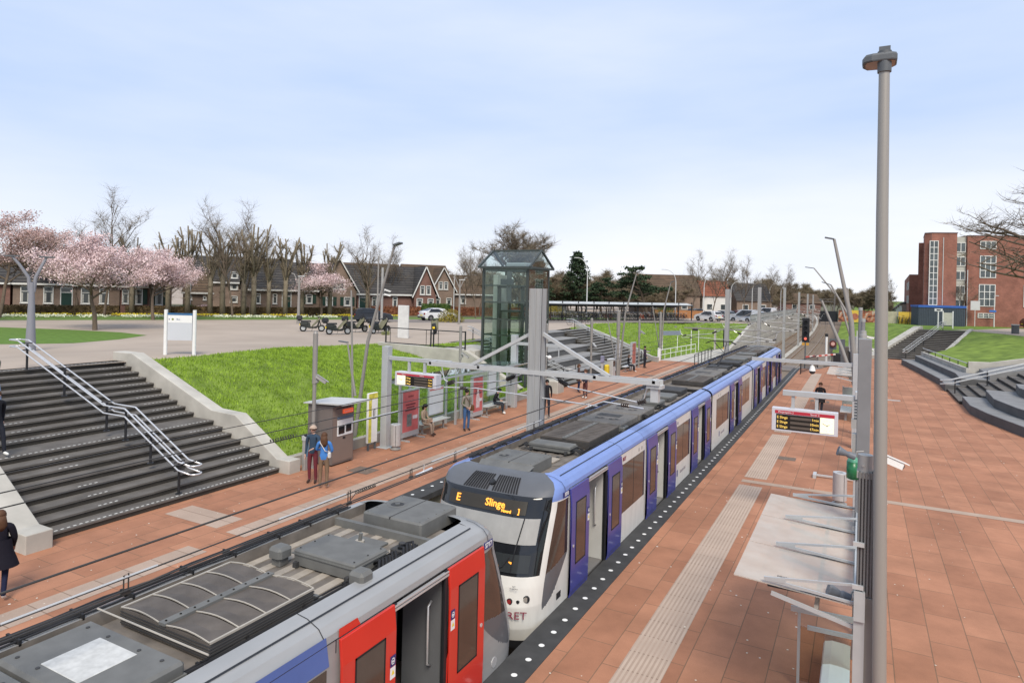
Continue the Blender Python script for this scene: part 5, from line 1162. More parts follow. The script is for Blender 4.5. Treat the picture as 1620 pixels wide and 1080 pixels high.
# ---------------- catenary masts and wires ----------------
def mast(y, h, label, near=False):
    x = -8.02+curve_x(y); root = thing('catenary_mast', label, 'mast', (x, y, -1.2), 0, None if near else 'catenary masts in a row between the tracks')
    g = MB(); w_ = .19 if near else .14
    g.box(x-w_, x+w_, y-w_+.02, y-w_+.05, -1.2, h); g.box(x-w_, x+w_, y+w_-.05, y+w_-.02, -1.2, h); g.box(x-w_, x-w_+.03, y-w_, y+w_, -1.2, h); g.box(x-.02, x+.02, y-w_, y+w_, -1.2, h); g.box(x+w_-.03, x+w_, y-w_, y+w_, -1.2, h)
    g.build('post', mat('mast_grey', (.36, .36, .355), .6, .2, .12, 3, streak=(4, 4, .3)), root, world=True)
    g = MB(); bz = 3.75
    bw = .06 if near else .04; L3 = 3.6 if near else 2.9; g.beam((x-L3, y-.17*near, bz), (x+L3-.05, y-.17*near, bz), bw, bw*2); near and g.beam((x-3.6, y+.17, bz), (x+3.55, y+.17, bz), .06, .12)
    for xx in (-3.5, -1.8, 1.8, 3.4): g.box(x+xx-.04, x+xx+.04, y-.2, y+.2, bz-.02, bz+.07)
    g.build('cross_beam', LGREY if near else POLE, root, world=True)
    for s in (-1, 1):
        g = MB(); g.beam((x+s*.15, y, 4.85), (x+s*2.15, y, bz+.05), .09 if near else .04, .09 if near else .04); g.build('stay_strut', LGREY if near else POLE, root, world=True)
    if near:
        g = MB(); g.box(x+3.3, x+3.5, y-.1, y+.1, 3.25, bz-.05); g.prism([(x+3.2, y-.15), (x+3.6, y-.15), (x+3.6, y+.15), (x+3.2, y+.15)], 3.6, 3.69); g.build('drop_post', LGREY, root, world=True)
    for s, xx in ((1, 1.68), (-1, -1.83)):
        g = MB(); a = Vector((x+s*.45, y, bz-.08)); b_ = Vector((x+s*1.0, y, 3.42)); g.tube([a, b_], .02, 6); ins = Vector((x+s*.8, y, 3.53))
        d = (b_-a).normalized(); 
        g.build('upper_tube', STEEL, root, world=True)
        g = MB()
        for k in range(5): g.cyl(ins+d*(k*.055-.1), ins+d*(k*.055-.07), .065, n=10)
        g.cyl(ins-d*.15, ins+d*.18, .035, n=8); g.build('insulator', mat('insulator_brown', (.03, .022, .018), .35, 0, .2, 5), root, world=True)
        g = MB(); g.tube([b_, (x+s*2.9, y, 3.2), (x+s*3.1, y, 3.28), (x+s*3.2, y, bz-.1)], .018, 6); g.tube([(x+s*3.1, y, 3.05), (x+s*2.0, y, 3.12), (x+s*xx, y, 2.98)], .018, 6); g.build('steady_arm', STEEL, root, world=True)
        g = MB(); q = Vector((x+s*2.95, y, 3.18)); 
        for k in range(4): g.cyl(q+Vector((k*.055, 0, k*.02)), q+Vector((k*.055+.03, 0, k*.02+.01)), .065, n=10)
        g.build('insulator', mat('insulator_brown', (.03, .022, .018), .35), root, world=True)
        g = MB(); q = Vector((x+s*2.5, y, 3.08))
        for k in range(4): g.cyl(q+Vector((k*.055, 0, 0)), q+Vector((k*.055+.03, 0, 0)), .055, n=10)
        g.build('insulator', mat('insulator_brown', (.03, .022, .018), .35), root, world=True)
    return root
mast(16.7, 6.1, 'big grey catenary mast with a cross beam standing beside the blue train roof', True)
for y, h, l in ((46.5, 6.5, 'catenary mast at the rear part of the blue train'), (62.5, 6.9, 'catenary mast just beyond the rear end of the blue train'), (84.5, 7.2, 'second catenary mast beyond the train, level with the red signal'), (107, 6.9, 'third catenary mast along the tracks beyond the train'), (130, 6.8, 'distant catenary mast, fourth beyond the train'), (155, 6.8, 'very distant catenary mast where the tracks bend')): mast(y, h, l)
for k, y in enumerate((185, 215, 250)):
    x = -8.02+curve_x(y); g = MB()
    for xx in (-4.2, 4.2): g.box(x+xx-.13, x+xx+.13, y-.13, y+.13, -1.2, 7)
    for z in (5.2, 5.9): g.box(x-4.2, x+4.2, y-.08, y+.08, z, z+.12)
    for j in range(8): g.beam((x-4.2+j*1.05, y, 5.2 if j % 2 else 5.95), (x-4.2+(j+1)*1.05, y, 5.95 if j % 2 else 5.2), .06, .06)
    tag(g.build('catenary_portal', mat('portal_brown', (.14, .13, .125), .7), loc=(x, y, -1.2)), ('nearest', 'middle', 'farthest')[k]+' of the dark lattice portals spanning the distant tracks', 'portal', 'distant portals over the tracks')
WIRE = mat('copper_wire', (.055, .05, .045), .5, .3, .1, 3)
def wire(name, label, pts, r=.008, sag=.0, m=WIRE):
    root = thing(name, label, 'overhead wire', pts[0])
    g = MB(); P = []
    for a, b_ in zip(pts, pts[1:]):
        for k in range(6): t = k/6; P.append((lerp(a[0], b_[0], t), lerp(a[1], b_[1], t), lerp(a[2], b_[2], t)-sag*4*t*(1-t)))
    P.append(pts[-1]); g.tube(P, r, 6); g.build('wire', m, root, world=True); return root
YS = [-4, 16.7, 46.5, 84.5, 130, 200]
def along(x, z): return [(x+curve_x(y), y, z) for y in YS]
w1 = wire('contact_wire', 'upper of the twin wires low over the near train', along(-6.32, 2.975), .009)
w2 = wire('contact_wire', 'lower of the twin wires low over the near train', along(-6.36, 2.93), .009)
w3 = wire('carrier_wire', 'topmost wire crossing the left platform in the picture', along(-6.34, 3.36), .011)
w4 = wire('feeder_wire', 'wire with white rods and hangers above the near train', along(-6.34, 3.09), .008)
w5 = wire('contact_wire', 'lower wire above the far track, seen against the left stairs', along(-9.85, 3.02), .010)
w6 = wire('carrier_wire', 'upper wire above the far track, seen against the grass bank', along(-9.85, 3.22), .009)
w7 = wire('carrier_wire', 'highest thin wire over the far track in front of the shelter', along(-9.9, 3.45), .007)
def hanger(y, x=-6.34, z0=2.95, z1=3.12, w_=.03, root=w4):
    g = MB(); g.tube([(x, y, z0), (x, y-.0, z1), (x, y+w_*1.6, z1+.01), (x, y+w_*1.6, z0)], .008, 5); g.box(x-.015, x+.015, y-.02, y+w_*1.6+.02, z0-.02, z0+.01); g.build('hanger', WIRE, root, world=True)
for y in (3.95, 7.15, 9.9, 13.1): hanger(y)
hanger(8.6, z0=2.98, z1=3.1); 
for a, b_ in ((2.9, 4.3), (5.9, 7.1), (9.2, 10.3), (12.3, 13.5)):
    g = mb(); g.cyl((-6.34, a, 3.10), (-6.34, b_, 3.10), .011, n=6); g.build('white_rod', LGREY, w4, world=True)
for a, b_ in ((8.75, 9.2), (16.2, 16.6)):
    g = mb(); g.cyl((-6.34, a, 2.97), (-6.34, b_, 2.99), .022, n=8); g.cyl((-6.34, (a+b_)/2, 2.97), (-6.34, (a+b_)/2, 3.10), .012, n=6); g.build('section_insulator', STEEL, w1, world=True)
g = mb(); P = [(-6.34+.025*math.cos(t*9), 7.3+t*.06, 3.07-.0*t+.025*math.sin(t*9)+(-.0)) for t in [k*.08 for k in range(0, 95)]]; g.tube(P, .006, 4); g.tube([(-6.34, 7.15, 2.96), (-6.34, 7.3, 3.05)], .007, 5); g.build('spiral_spring', WIRE, w4, world=True)
for y in (11.9, 18.6, 24): hanger(y, -9.85, 3.02, 3.2, root=w5)
for a, b_ in ((11.2, 12.8), (17.7, 19.4)):
    g = mb(); g.cyl((-9.85, a, 3.04), (-9.85, b_, 3.04), .014, n=6); g.build('white_rod', LGREY, w5, world=True)
g = mb(); P = [(-9.85+.03*math.cos(t*9), 8.9+t*.09, 3.05+.03*math.sin(t*9)) for t in [k*.08 for k in range(0, 90)]]; g.tube(P, .007, 4); g.build('spiral_spring', WIRE, w5, world=True)

# ---------------- right platform ----------------
# tall lamp in the foreground
root = thing('street_lamp', 'tall grey lamp post in the right foreground with a flat curved head', 'street lamp', (.24, 9, 0))
g = mb(); P = [(.34, 9, -.0), (.29, 9, 1.2), (.245, 9, 4), (.205, 9, 7), (.19, 9, 8.86)]; g.tube(P, [.08, .077, .073, .066, .058], 20); smooth_by_angle(g.build('pole', mat('lamp_grey', (.31, .295, .27), .45, .25, .04, 2, streak=(3, 3, .2)), root, world=True))
g = mb(); g.cyl((.192, 9, 8.72), (.19, 9, 8.97), .075, n=20); g.box(.13, .25, 8.95, 9.05, 8.95, 9.02); smooth_by_angle(g.build('collar', DGREY, root, world=True))
g = mb()
def headshape(z, k): return [(.19+dx*k*1.12, 9+dy*k, z) for dx, dy in ((-.21, .05), (-.205, .20), (-.17, .28), (-.05, .30), (.08, .27), (.12, .2), (.12, -.03), (.07, -.08), (-.12, -.08), (-.19, -.05))]
g.loft([headshape(8.845, .93), headshape(8.86, 1.), headshape(8.915, 1.), headshape(8.94, .9)], 0, True); g.build('lamp_head', DGREY, root, world=True)
g = mb(); g.quad(headshape(8.842, .86)[::-1]); g.build('lamp_lens', mat('lamp_lens_brown', (.30, .24, .21), .3), root, world=True)
# fluted column beside it
root = thing('shelter_column', 'grey fluted column directly behind the tall lamp post', 'column', (.12, 9.2, 0))
g = mb(); g.box(.03, .26, 9.12, 9.35, 0, 2.38); g.build('column', POLE, root, world=True, bevel=.01)
g = mb(); g.box(.02, .25, 9.14, 9.32, 2.38, 3.9)
for k in range(5): g.box(.025+.035*k, .043+.035*k, 9.10, 9.14, 2.40, 3.9)
g.build('fluting', mat('flute_grey', (.19, .19, .19), .5, .3, .08, 3), root, world=True)
g = mb(); g.cyl((.09, 9.2, 3.88), (.09, 9.2, 4.1), .085, n=18); g.box(.0, .2, 9.12, 9.28, 3.82, 3.9); g.cyl((.07, 9.12, 3.98), (.07, 9.1, 3.98), .015); smooth_by_angle(g.build('cap', GREY, root, world=True))
for z in (3.0, 2.48): 
    g = mb(); g.box(-.02, .1, 9.06, 9.1, z, z+.05); g.build('clamp', LGREY, root, world=True)
def speaker(p, yaw, label, s=1.):
    root = thing('loudspeaker', label, 'loudspeaker', p)
    M = Matrix.Translation(p) @ Matrix.Rotation(yaw, 4, 'Z') @ Matrix.Rotation(R(18), 4, 'X')
    t = MB(); t.cyl((0, 0, 0), (0, .10*s, 0), .055*s, .055*s, 16); t.cyl((0, .10*s, 0), (0, .13*s, 0), .055*s, .042*s, 16); t.cyl((0, .13*s, 0), (0, .25*s, 0), .042*s, .075*s, 16); t.cyl((0, .25*s, 0), (0, .27*s, 0), .08*s, .08*s, 16)
    g = MB(); g.add(t, M); smooth_by_angle(g.build('horn', LOUD, root, world=True)); g = MB(); g.tube([p, (p[0]+.02, p[1], p[2]+.09), (p[0]+.12, p[1]+.05, p[2]+.1)], .01, 6); g.build('bracket', GREY, root, world=True)
speaker((-.04, 9.35, 2.24), R(100), 'blue grey horn loudspeaker clamped beside the glass canopy', 1.0)
speaker((-.03, 12.2, 3.42), R(100), 'small grey horn loudspeaker above the green device', 1.0)
g = mb(); g.ball((-.06, 12.4, 3.28), .115, 16, 0, .8, .8, 1); g.cyl((-.06, 12.4, 3.02), (-.06, 12.4, 3.3), .095, n=16, m=1); g.ball((-.06, 12.4, 3.04), .095, 14, 1, 1, 1, .5)
tag(g.build('alarm_beacon', [mat('beacon_green_light', (.12, .36, .24), .25), mat('beacon_green', (.02, .15, .06), .3)], loc=(-.06, 12.4, 3.0), smooth=True), 'green rounded beacon hanging on the grey column by the lamp post', 'beacon')
root = thing('security_camera', 'white box camera pointing right beside the tall lamp post', 'camera', (.33, 11.5, 3.5)); cctv(root, (.30, 11.5, 3.62), R(-68), R(-22), WHITE, 'camera_housing', .36)
g = mb(); g.cyl((.18, 11.5, 3.3), (.3, 11.5, 3.42), .03); g.build('bracket', WHITE, root, world=True)
# second column (with camera hardware)
root = thing('shelter_column', 'grey square column behind the green beacon', 'column', (.05, 12.5, 0))
g = mb(); g.box(-.02, .18, 12.4, 12.6, 0, 5.35); g.build('column', mat('column_grey', (.22, .22, .225), .5, .2, .1, 3), root, world=True, bevel=.01)
g = mb(); g.box(-.08, -.02, 12.42, 12.58, 3.4, 3.75); g.box(-.1, -.02, 12.4, 12.5, 3.85, 4.0); g.build('junction_box', GREY, root, world=True)
g = mb()
for k in range(7): g.box(-.06, -.02, 12.40, 12.44, 4.0+.05*k, 4.03+.05*k)
g.build('fins', DGREY, root, world=True)
# right departure display gantry
root = thing('display_gantry', 'light grey gantry arm with the red headed Slinge departure display over the right platform', 'sign', (.06, 19.3, 0))
g = mb(); g.box(-.08, .2, 19.16, 19.44, 0, 3.62); g.build('column', FRAME, root, world=True, bevel=.01)
g = mb(); g.box(-1.82, -.08, 19.22, 19.38, 3.36, 3.50); g.build('arm', FRAME, root, world=True, bevel=.008)
for x in (-1.56, -.98): g = mb(); g.box(x-.04, x+.04, 19.26, 19.34, 3.02, 3.37); g.build('hanger', FRAME, root, world=True)
display(root, -1.27, 19.3, 2.40, 3.02, 1.62, .22, -1, False, [('E Slinge', '1min'), ('E Slinge', '10min'), ('E Slinge', '17min')], ('Meijersplein 2', 'Spoor 2', ''))
# far arm with dome camera
root = thing('display_gantry', 'far light grey arm with a white dome camera over the right platform', 'gantry', (-.1, 30, 0))
g = mb(); g.box(-.22, .06, 29.86, 30.14, 0, 3.8); g.build('column', FRAME, root, world=True); g = mb(); g.box(-4.1, -.2, 29.93, 30.07, 3.28, 3.42); g.build('arm', FRAME, root, world=True)
g = mb(); g.cyl((-1.72, 30, 3.28), (-1.72, 30, 3.08), .05); g.cyl((-1.72, 30, 3.2), (-1.72, 30, 3.0), .08, .13, 14); g.build('dome_housing', WHITE, root, world=True); g = mb(); g.ball((-1.72, 30, 2.98), .12, 14); g.build('dome_camera', mat('dome_dark', (.04, .04, .045), .1), root, world=True, smooth=True)
# shelters on the right platform (glass canopy seen from above)
PANE = bpy.data.materials.new('dusty_glass'); PANE.use_nodes = True; _n = PANE.node_tree.nodes; _l = PANE.node_tree.links; _n.remove(_n['Principled BSDF'])
_t = _n.new('ShaderNodeBsdfTransparent'); _t.inputs['Color'].default_value = (.9, .88, .84, 1); _d = _n.new('ShaderNodeBsdfDiffuse'); _d.inputs['Color'].default_value = (.62, .58, .53, 1); _x = _n.new('ShaderNodeMixShader')
_c = _n.new('ShaderNodeTexCoord'); _z = _n.new('ShaderNodeTexNoise'); _z.inputs['Scale'].default_value = 3; _z.inputs['Detail'].default_value = 7; _r = _n.new('ShaderNodeMapRange'); _r.inputs['To Min'].default_value = .28; _r.inputs['To Max'].default_value = .70
_l.new(_c.outputs['Object'], _z.inputs['Vector']); _l.new(_z.outputs['Fac'], _r.inputs['Value']); _l.new(_r.outputs['Result'], _x.inputs['Fac']); _l.new(_t.outputs[0], _x.inputs[1]); _l.new(_d.outputs[0], _x.inputs[2]); _l.new(_x.outputs[0], _n['Material Output'].inputs['Surface'])
def rshelter(y0, n, label, wood=True):
    L_ = 1.38; root = thing('glass_canopy', label, 'shelter', (0, y0+n*L_/2, 0)); y1 = y0+n*L_
    for k in range(n):
        g = MB(); a = y0+k*L_+.01; b_ = y0+(k+1)*L_-.01; g.prism([(-1.42, a), (0.02, a), (.02, b_), (-1.42, b_)], [2.30, 2.22, 2.22, 2.30], [2.315, 2.235, 2.235, 2.315]); g.build('glass_pane', PANE, root, world=True)
    for k in range(n+1):
        y = y0+k*L_; g = MB(); g.beam((-1.02, y, 2.345), (.03, y, 2.27), .022, .035); g.beam((-1.02, y, 2.36), (.03, y, 2.50), .022, .03); g.beam((-1.04, y, 2.35), (-.78, y, 2.365), .03, .05); g.build('bracket_arm', FRAME, root, world=True)
        g = MB(); g.box(-1.0, .02, y+.032, y+.044, 2.24, 2.27); g.build('rubber_seal', BLACK, root, world=True)
        g = MB(); g.beam((-.95, y, 2.18), (0, y, 1.98), .03, .05); g.build('brace', FRAME, root, world=True)
    g = MB(); g.beam((-.42, y0, 2.08), (-.42, y1, 2.08), .05, .05); g.build('under_beam', mat('beam_dim', (.30, .27, .24), .6), root, world=True)
    g = MB(); g.box(-.0, .12, y0-.1, y1+.1, 2.1, 2.46); g.build('top_beam', FRAME, root, world=True)
    for y in (y0, y1): g = MB(); g.box(.0, .12, y-.06, y+.06, 0, 2.3); g.build('post', FRAME, root, world=True)
    g = MB(); g.box(.05, .06, y0, y1, .4, 2.05); g.build('back_glass', SGLASS, root, world=True)
    return root
cn = rshelter(9.15, 3, 'low glass canopy in four bracketed sheets over the right platform in the foreground')
text('SOHN', .05, BLACK, cn, (-.82, -2.0, 2.385), (0, 0, 0), 'small_plate_text')
rshelter(36.0, 3, 'far glass canopy with white brackets on the right platform', False)
# end screen and seat below the near canopy
root = thing('side_screen', 'pale low cross rails and tinted glass screen below the canopy', 'screen', (-.4, 11.2, 0))
g = mb(); g.beam((-.86, 11.1, 1.2), (.04, 11.15, 1.2), .04, .08); g.build('upper_rail', FRAME, root, world=True)
g = mb(); g.beam((-.62, 11.05, .98), (.04, 11.08, .98), .04, .06); g.build('lower_rail', FRAME, root, world=True)
g = mb(); g.box(-.75, -.02, 11.12, 11.13, .1, .95); g.build('tinted_screen', glass('brown_glass', (.86, .80, .74), .04), root, world=True)
g = mb(); g.box(-.76, -.72, 11.1, 11.15, 0, 1.2); g.build('post', FRAME, root, world=True)
root = thing('bench', 'white curved bench seat under the near canopy at the bottom of the picture', 'bench', (-.22, 11.2, 0))
g = mb(); g.yprism([(-.42, .40), (-.40, .445), (-.30, .475), (-.12, .47), (-.03, .455), (-.03, .43), (-.3, .44)], 9.6, 11.9); g.build('seat', mat('bench_white', (.66, .68, .66), .4, 0, .04, 5), root, world=True, smooth=False)
for y in (9.9, 11.6): g = mb(); g.box(-.25, -.18, y-.03, y+.03, 0, .44); g.build('leg', GREY, root, world=True)
root = thing('bench', 'far grey bench by the rear canopy on the right platform', 'bench', (-.5, 37.8, 0))
g = mb(); g.box(-.8, -.3, 36.4, 38.4, .42, .46); g.build('seat', LGREY, root, world=True)
for y in (36.7, 38.1): g = mb(); g.box(-.6, -.5, y-.04, y+.04, 0, .42); g.build('leg', GREY, root, world=True)
g = mb(); g.box(-.75, -.15, 39.9, 40.0, .35, 1.25, 0); g.box(-.78, -.72, 39.88, 40.02, 0, 1.3, 0); g.box(-.18, -.12, 39.88, 40.02, 0, 1.3, 0); tag(g.build('windbreak', mat('pale_screen', (.42, .45, .43), .4), loc=(-.4, 40, 0)), 'small pale windbreak panel next to the far bench', 'screen')
g = mb(); g.box(-1.3, -.1, 24.4, 24.46, .05, .1, 0); g.box(-1.3, -1.2, 24.2, 24.66, 0, .12, 0); tag(g.build('low_bar', LGREY, loc=(-.6, 24.4, 0)), 'low pale metal bar on the paving below the display', 'bar')
# hardware on far columns
for k, (x, y, h) in enumerate(((.12, 25.5, 4.4), (.12, 31.8, 4.3), (.15, 38, 4.2), (.15, 47, 4.6), (.0, 55, 5.2))):
    root = thing('shelter_column', ['grey round column right of the display gantry', 'second round column beyond the display gantry', 'third round column, near the far canopy', 'fourth round column towards the level crossing', 'farthest round column beside the level crossing'][k], 'column', (x, y, 0), 0, 'round columns along the right platform')
    g = MB(); g.cyl((x, y, 0), (x, y, h), .13, n=16); g.build('column', mat('column_grey', (.22, .22, .225), .5), root, world=True, smooth=False)
    g = MB(); g.cyl((x, y, h), (x, y, h+.22), .15, .14, 16); g.build('cap', GREY, root, world=True)
# leaning lamps
def leanlamp(base, bend, top, head, r, label, extra=(), z0=0, group=None):
    root = thing('leaning_lamp', label, 'street lamp', base, 0, group)
    g = MB(); g.tube([base, bend, top], [r, r*.85, r*.5], 12); smooth_by_angle(g.build('pole', POLE, root, world=True))
    g = MB(); d = (Vector(head)-Vector(top)); g.beam(top, head, .22, .06); g.build('lamp_head', DGREY, root, world=True)
    for a, b_, c in extra:
        g = MB(); g.tube([a, b_], [r*.7, r*.4], 10); g.build('side_pole', POLE, root, world=True)
        if c: g = MB(); g.beam(b_, c, .14, .04); g.build('lamp_head', DGREY, root, world=True)
    return root
leanlamp((.02, 33, 0), (-.35, 33, 5.0), (-1.12, 33, 8.7), (-1.5, 33, 8.78), .12, 'tall lamp leaning towards the tracks above the right platform', [((0, 33.1, 0), (-.55, 33.2, 6.5), (-.75, 33.2, 6.5))])
leanlamp((.1, 44, 0), (-1.0, 44, 3.2), (-2.1, 44, 5.9), (-2.2, 44, 5.95), .13, 'dark stay leaning left beside the far right columns')
leanlamp((.1, 52, 0), (-.6, 52, 4.6), (-1.9, 52, 7.0), (-2.5, 52, 7.2), .10, 'second dark leaning stay near the level crossing')
leanlamp((.1, 62, 0), (-1.6, 62, 6.0), (-3.6, 62, 8.6), (-4.3, 62, 8.7), .09, 'distant lamp leaning over the tracks past the canopy')
leanlamp((-16.9, 19.33, .2), (-16.35, 19.33, 4.0), (-15.2, 19.33, 7.6), (-14.9, 19.33, 7.68), .075, 'trio of slim leaning lamp poles on the bank behind the kiosk', [((-16.95, 19.33, .2), (-17.22, 19.33, 5.9), None), ((-16.9, 19.33, 1.9), (-17.35, 19.33, 3.9), (-17.75, 19.33, 3.93))])
leanlamp((-15.6, 46.4, 0), (-15.2, 46.4, 4.6), (-14.4, 46.4, 7.6), (-14.1, 46.4, 7.7), .08, 'slim pole leaning right above the far end of the middle stairs', [((-15.7, 46.5, 0), (-16.6, 46.5, 4.2), None)])
leanlamp((-16.4, 60.8, 0), (-16.2, 60.8, 4.6), (-15.6, 60.8, 7.2), (-15.3, 60.8, 7.3), .08, 'slim leaning pole on the far bank by the bicycle shelter', [((-16.4, 60.9, 0), (-17.3, 60.9, 4.9), None)])
# signals
def signal(x, y, z, label, lit=True, base=-1.2, s=1.):
    root = thing('rail_signal', label, 'signal', (x, y, base)); g = MB(); g.cyl((x, y, base), (x, y, z), .06, n=10); g.build('post', DGREY, root, world=True)
    g = MB(); g.bbox(x-.32*s, x+.32*s, y, y+.25, z, z+2.3*s, .04, 0); g.build('head', BLACK, root, world=True)
    for k in range(4):
        zz = z+.35*s+.52*s*k; g = MB(); g.cyl((x, y-.0, zz), (x, y-.12, zz), .16*s, n=16, m=0, cap=False); g.quad([(x+.13*s*math.cos(t), y-.01, zz+.13*s*math.sin(t)) for t in [2*math.pi*i/14 for i in range(14)]], 1 if (k == 0 and lit) else 2); g.build('lamp', [BLACK, mat('red_light', (.8, .1, .05), .4, em=(1, .22, .16, .6)), BGLASS], root, world=True)
    g = MB(); g.box(x-.3*s, x+.3*s, y-.02, y+.2, z-.28*s, z-.04*s); g.build('number_plate', mat('plate_orange', (.55, .28, .04), .5), root, world=True)
signal(-4.55, 68, 1.85, 'tall black signal showing one red light right of the far tracks')
signal(-12.35, 71, .75, 'black signal with an orange plate beside the grey mast past the left platform', True, 0, .85)
# level crossing equipment
root = thing('level_crossing_barrier', 'red and white crossing barrier with its black drive box', 'barrier', (-1.9, 66, 0))
g = mb(); g.bbox(-2.25, -1.5, 65.7, 66.3, 0, 1.15, .05); g.build('drive_box', BLACK, root, world=True)
g = mb()
for k in range(10): a, b_ = k/10, (k+1)/10; g.beam((lerp(-1.9, -4.0, a), lerp(65.8, 60.9, a), 1.05), (lerp(-1.9, -4.0, b_), lerp(65.8, 60.9, b_), 1.05), .09, .13, k % 2)
g.build('boom', [mat('barrier_white', (.7, .6, .56), .5), mat('barrier_red', (.5, .09, .07), .5)], root, world=True)
g = mb(); 
for k in range(28): a = k/28; g.box(lerp(-2.1, -4.0, a)-.012, lerp(-2.1, -4.0, a)+.012, lerp(65.4, 60.9, a)-.012, lerp(65.4, 60.9, a)+.012, .2, 1.0)
g.build('hanging_skirt', GREY, root, world=True)
root = thing('crossing_signal', 'white post with a red crossing lamp beside the barrier', 'signal', (-2.4, 68, 0))
g = mb(); g.cyl((-2.75, 68, 0), (-2.75, 68, 2.5), .1, n=12, m=0); g.cyl((-2.75, 68, 2.5), (-2.75, 68, 2.75), .14, n=12, m=1); g.build('post', [WHITE, BLACK], root, world=True)
g = mb(); g.cyl((-2.2, 68, 1.85), (-2.2, 67.85, 1.85), .3, n=20, m=0); g.cyl((-2.2, 67.86, 1.85), (-2.2, 67.83, 1.85), .17, n=16, m=1); g.build('red_lamp', [mat('lamp_ring', (.10, .02, .015), .5), mat('lamp_pink', (.45, .30, .26), .4, em=(1, .35, .3, .1))], root, world=True)
g = mb(); g.box(-2.5, -1.9, 68.0, 68.15, 1.3, 2.3); g.box(-1.7, -1.2, 68, 68.2, 0, 2.3); g.build('backboard', DGREY, root, world=True)
g = mb(); g.bbox(-1.6, -.9, 70, 70.8, 0, 1.5, .05); tag(g.build('equipment_cabinet', mat('cabinet_dark', (.10, .09, .08), .6), loc=(-1.2, 70.4, 0)), 'dark equipment cabinet behind the crossing signal', 'cabinet')
def barfence(name, label, p0, p1, h=1.05, n=24, m=BLACK, z=0):
    root = thing(name, label, 'fence', (p0[0], p0[1], z)); g = MB(); p0 = Vector((*p0, z)); p1 = Vector((*p1, z)); U = Vector((0, 0, 1))
    g.beam(p0+U*h, p1+U*h, .05, .05); g.beam(p0+U*.15, p1+U*.15, .04, .04); g.build('rails', m, root, world=True)
    g = MB()
    for k in range(n+1): q = p0.lerp(p1, k/n); g.box(q.x-.015, q.x+.015, q.y-.015, q.y+.015, z+.15, z+h)
    g.build('bars', m, root, world=True)
    for k in (0, n): 
        q = p0.lerp(p1, k/n); g = MB(); g.box(q.x-.04, q.x+.04, q.y-.04, q.y+.04, z, z+h+.05); g.build('post', m, root, world=True)
barfence('bar_fence', 'black bar fence at the far end of the right platform edge', (-4.1, 56.8), (-3.2, 63), 1.1, 16)
barfence('bar_fence', 'black bar fence running beside the far right columns', (-1.5, 76), (-.35, 63.5), 1.15, 40)
barfence('bar_fence', 'dark fence on the bank above the far right tracks', (-5.6, 112), (-4.6, 150), 1.3, 60, z=2.3)
g = mb(); g.box(-1.0, .0, 74, 74.3, 0, 2.3); g.box(-.9, -.8, 73.6, 73.8, 0, 2.9); g.box(-.3, -.2, 73.6, 73.8, 0, 2.9); tag(g.build('pale_cabinet', LGREY, loc=(-.5, 74, 0)), 'pale upright posts and cabinet behind the black bar fence', 'cabinet')
for y, z, l in ((47, 3.7, 'upper white camera on the far right column'), (46.8, 3.0, 'lower white camera on the far right column')):
    root = thing('security_camera', l, 'camera', (.3, y, z)); cctv(root, (.3, y, z), R(-80), -.2, WHITE, 'camera_housing', .5)
for p0, p1, l in (((1.05, 45.5, .0), (1.9, 45.4, .0), 'short grey floor fitting on the paving right of the lamp post'),):
    g = mb(); g.box(.95, 1.4, 45.4, 45.6, 0.0, .12, 1); g.box(1.4, 2.2, 45.45, 45.55, .0, .06, 0); tag(g.build('floor_fitting', [LGREY, DGREY], loc=(1.2, 45.5, 0)), l, 'fitting')
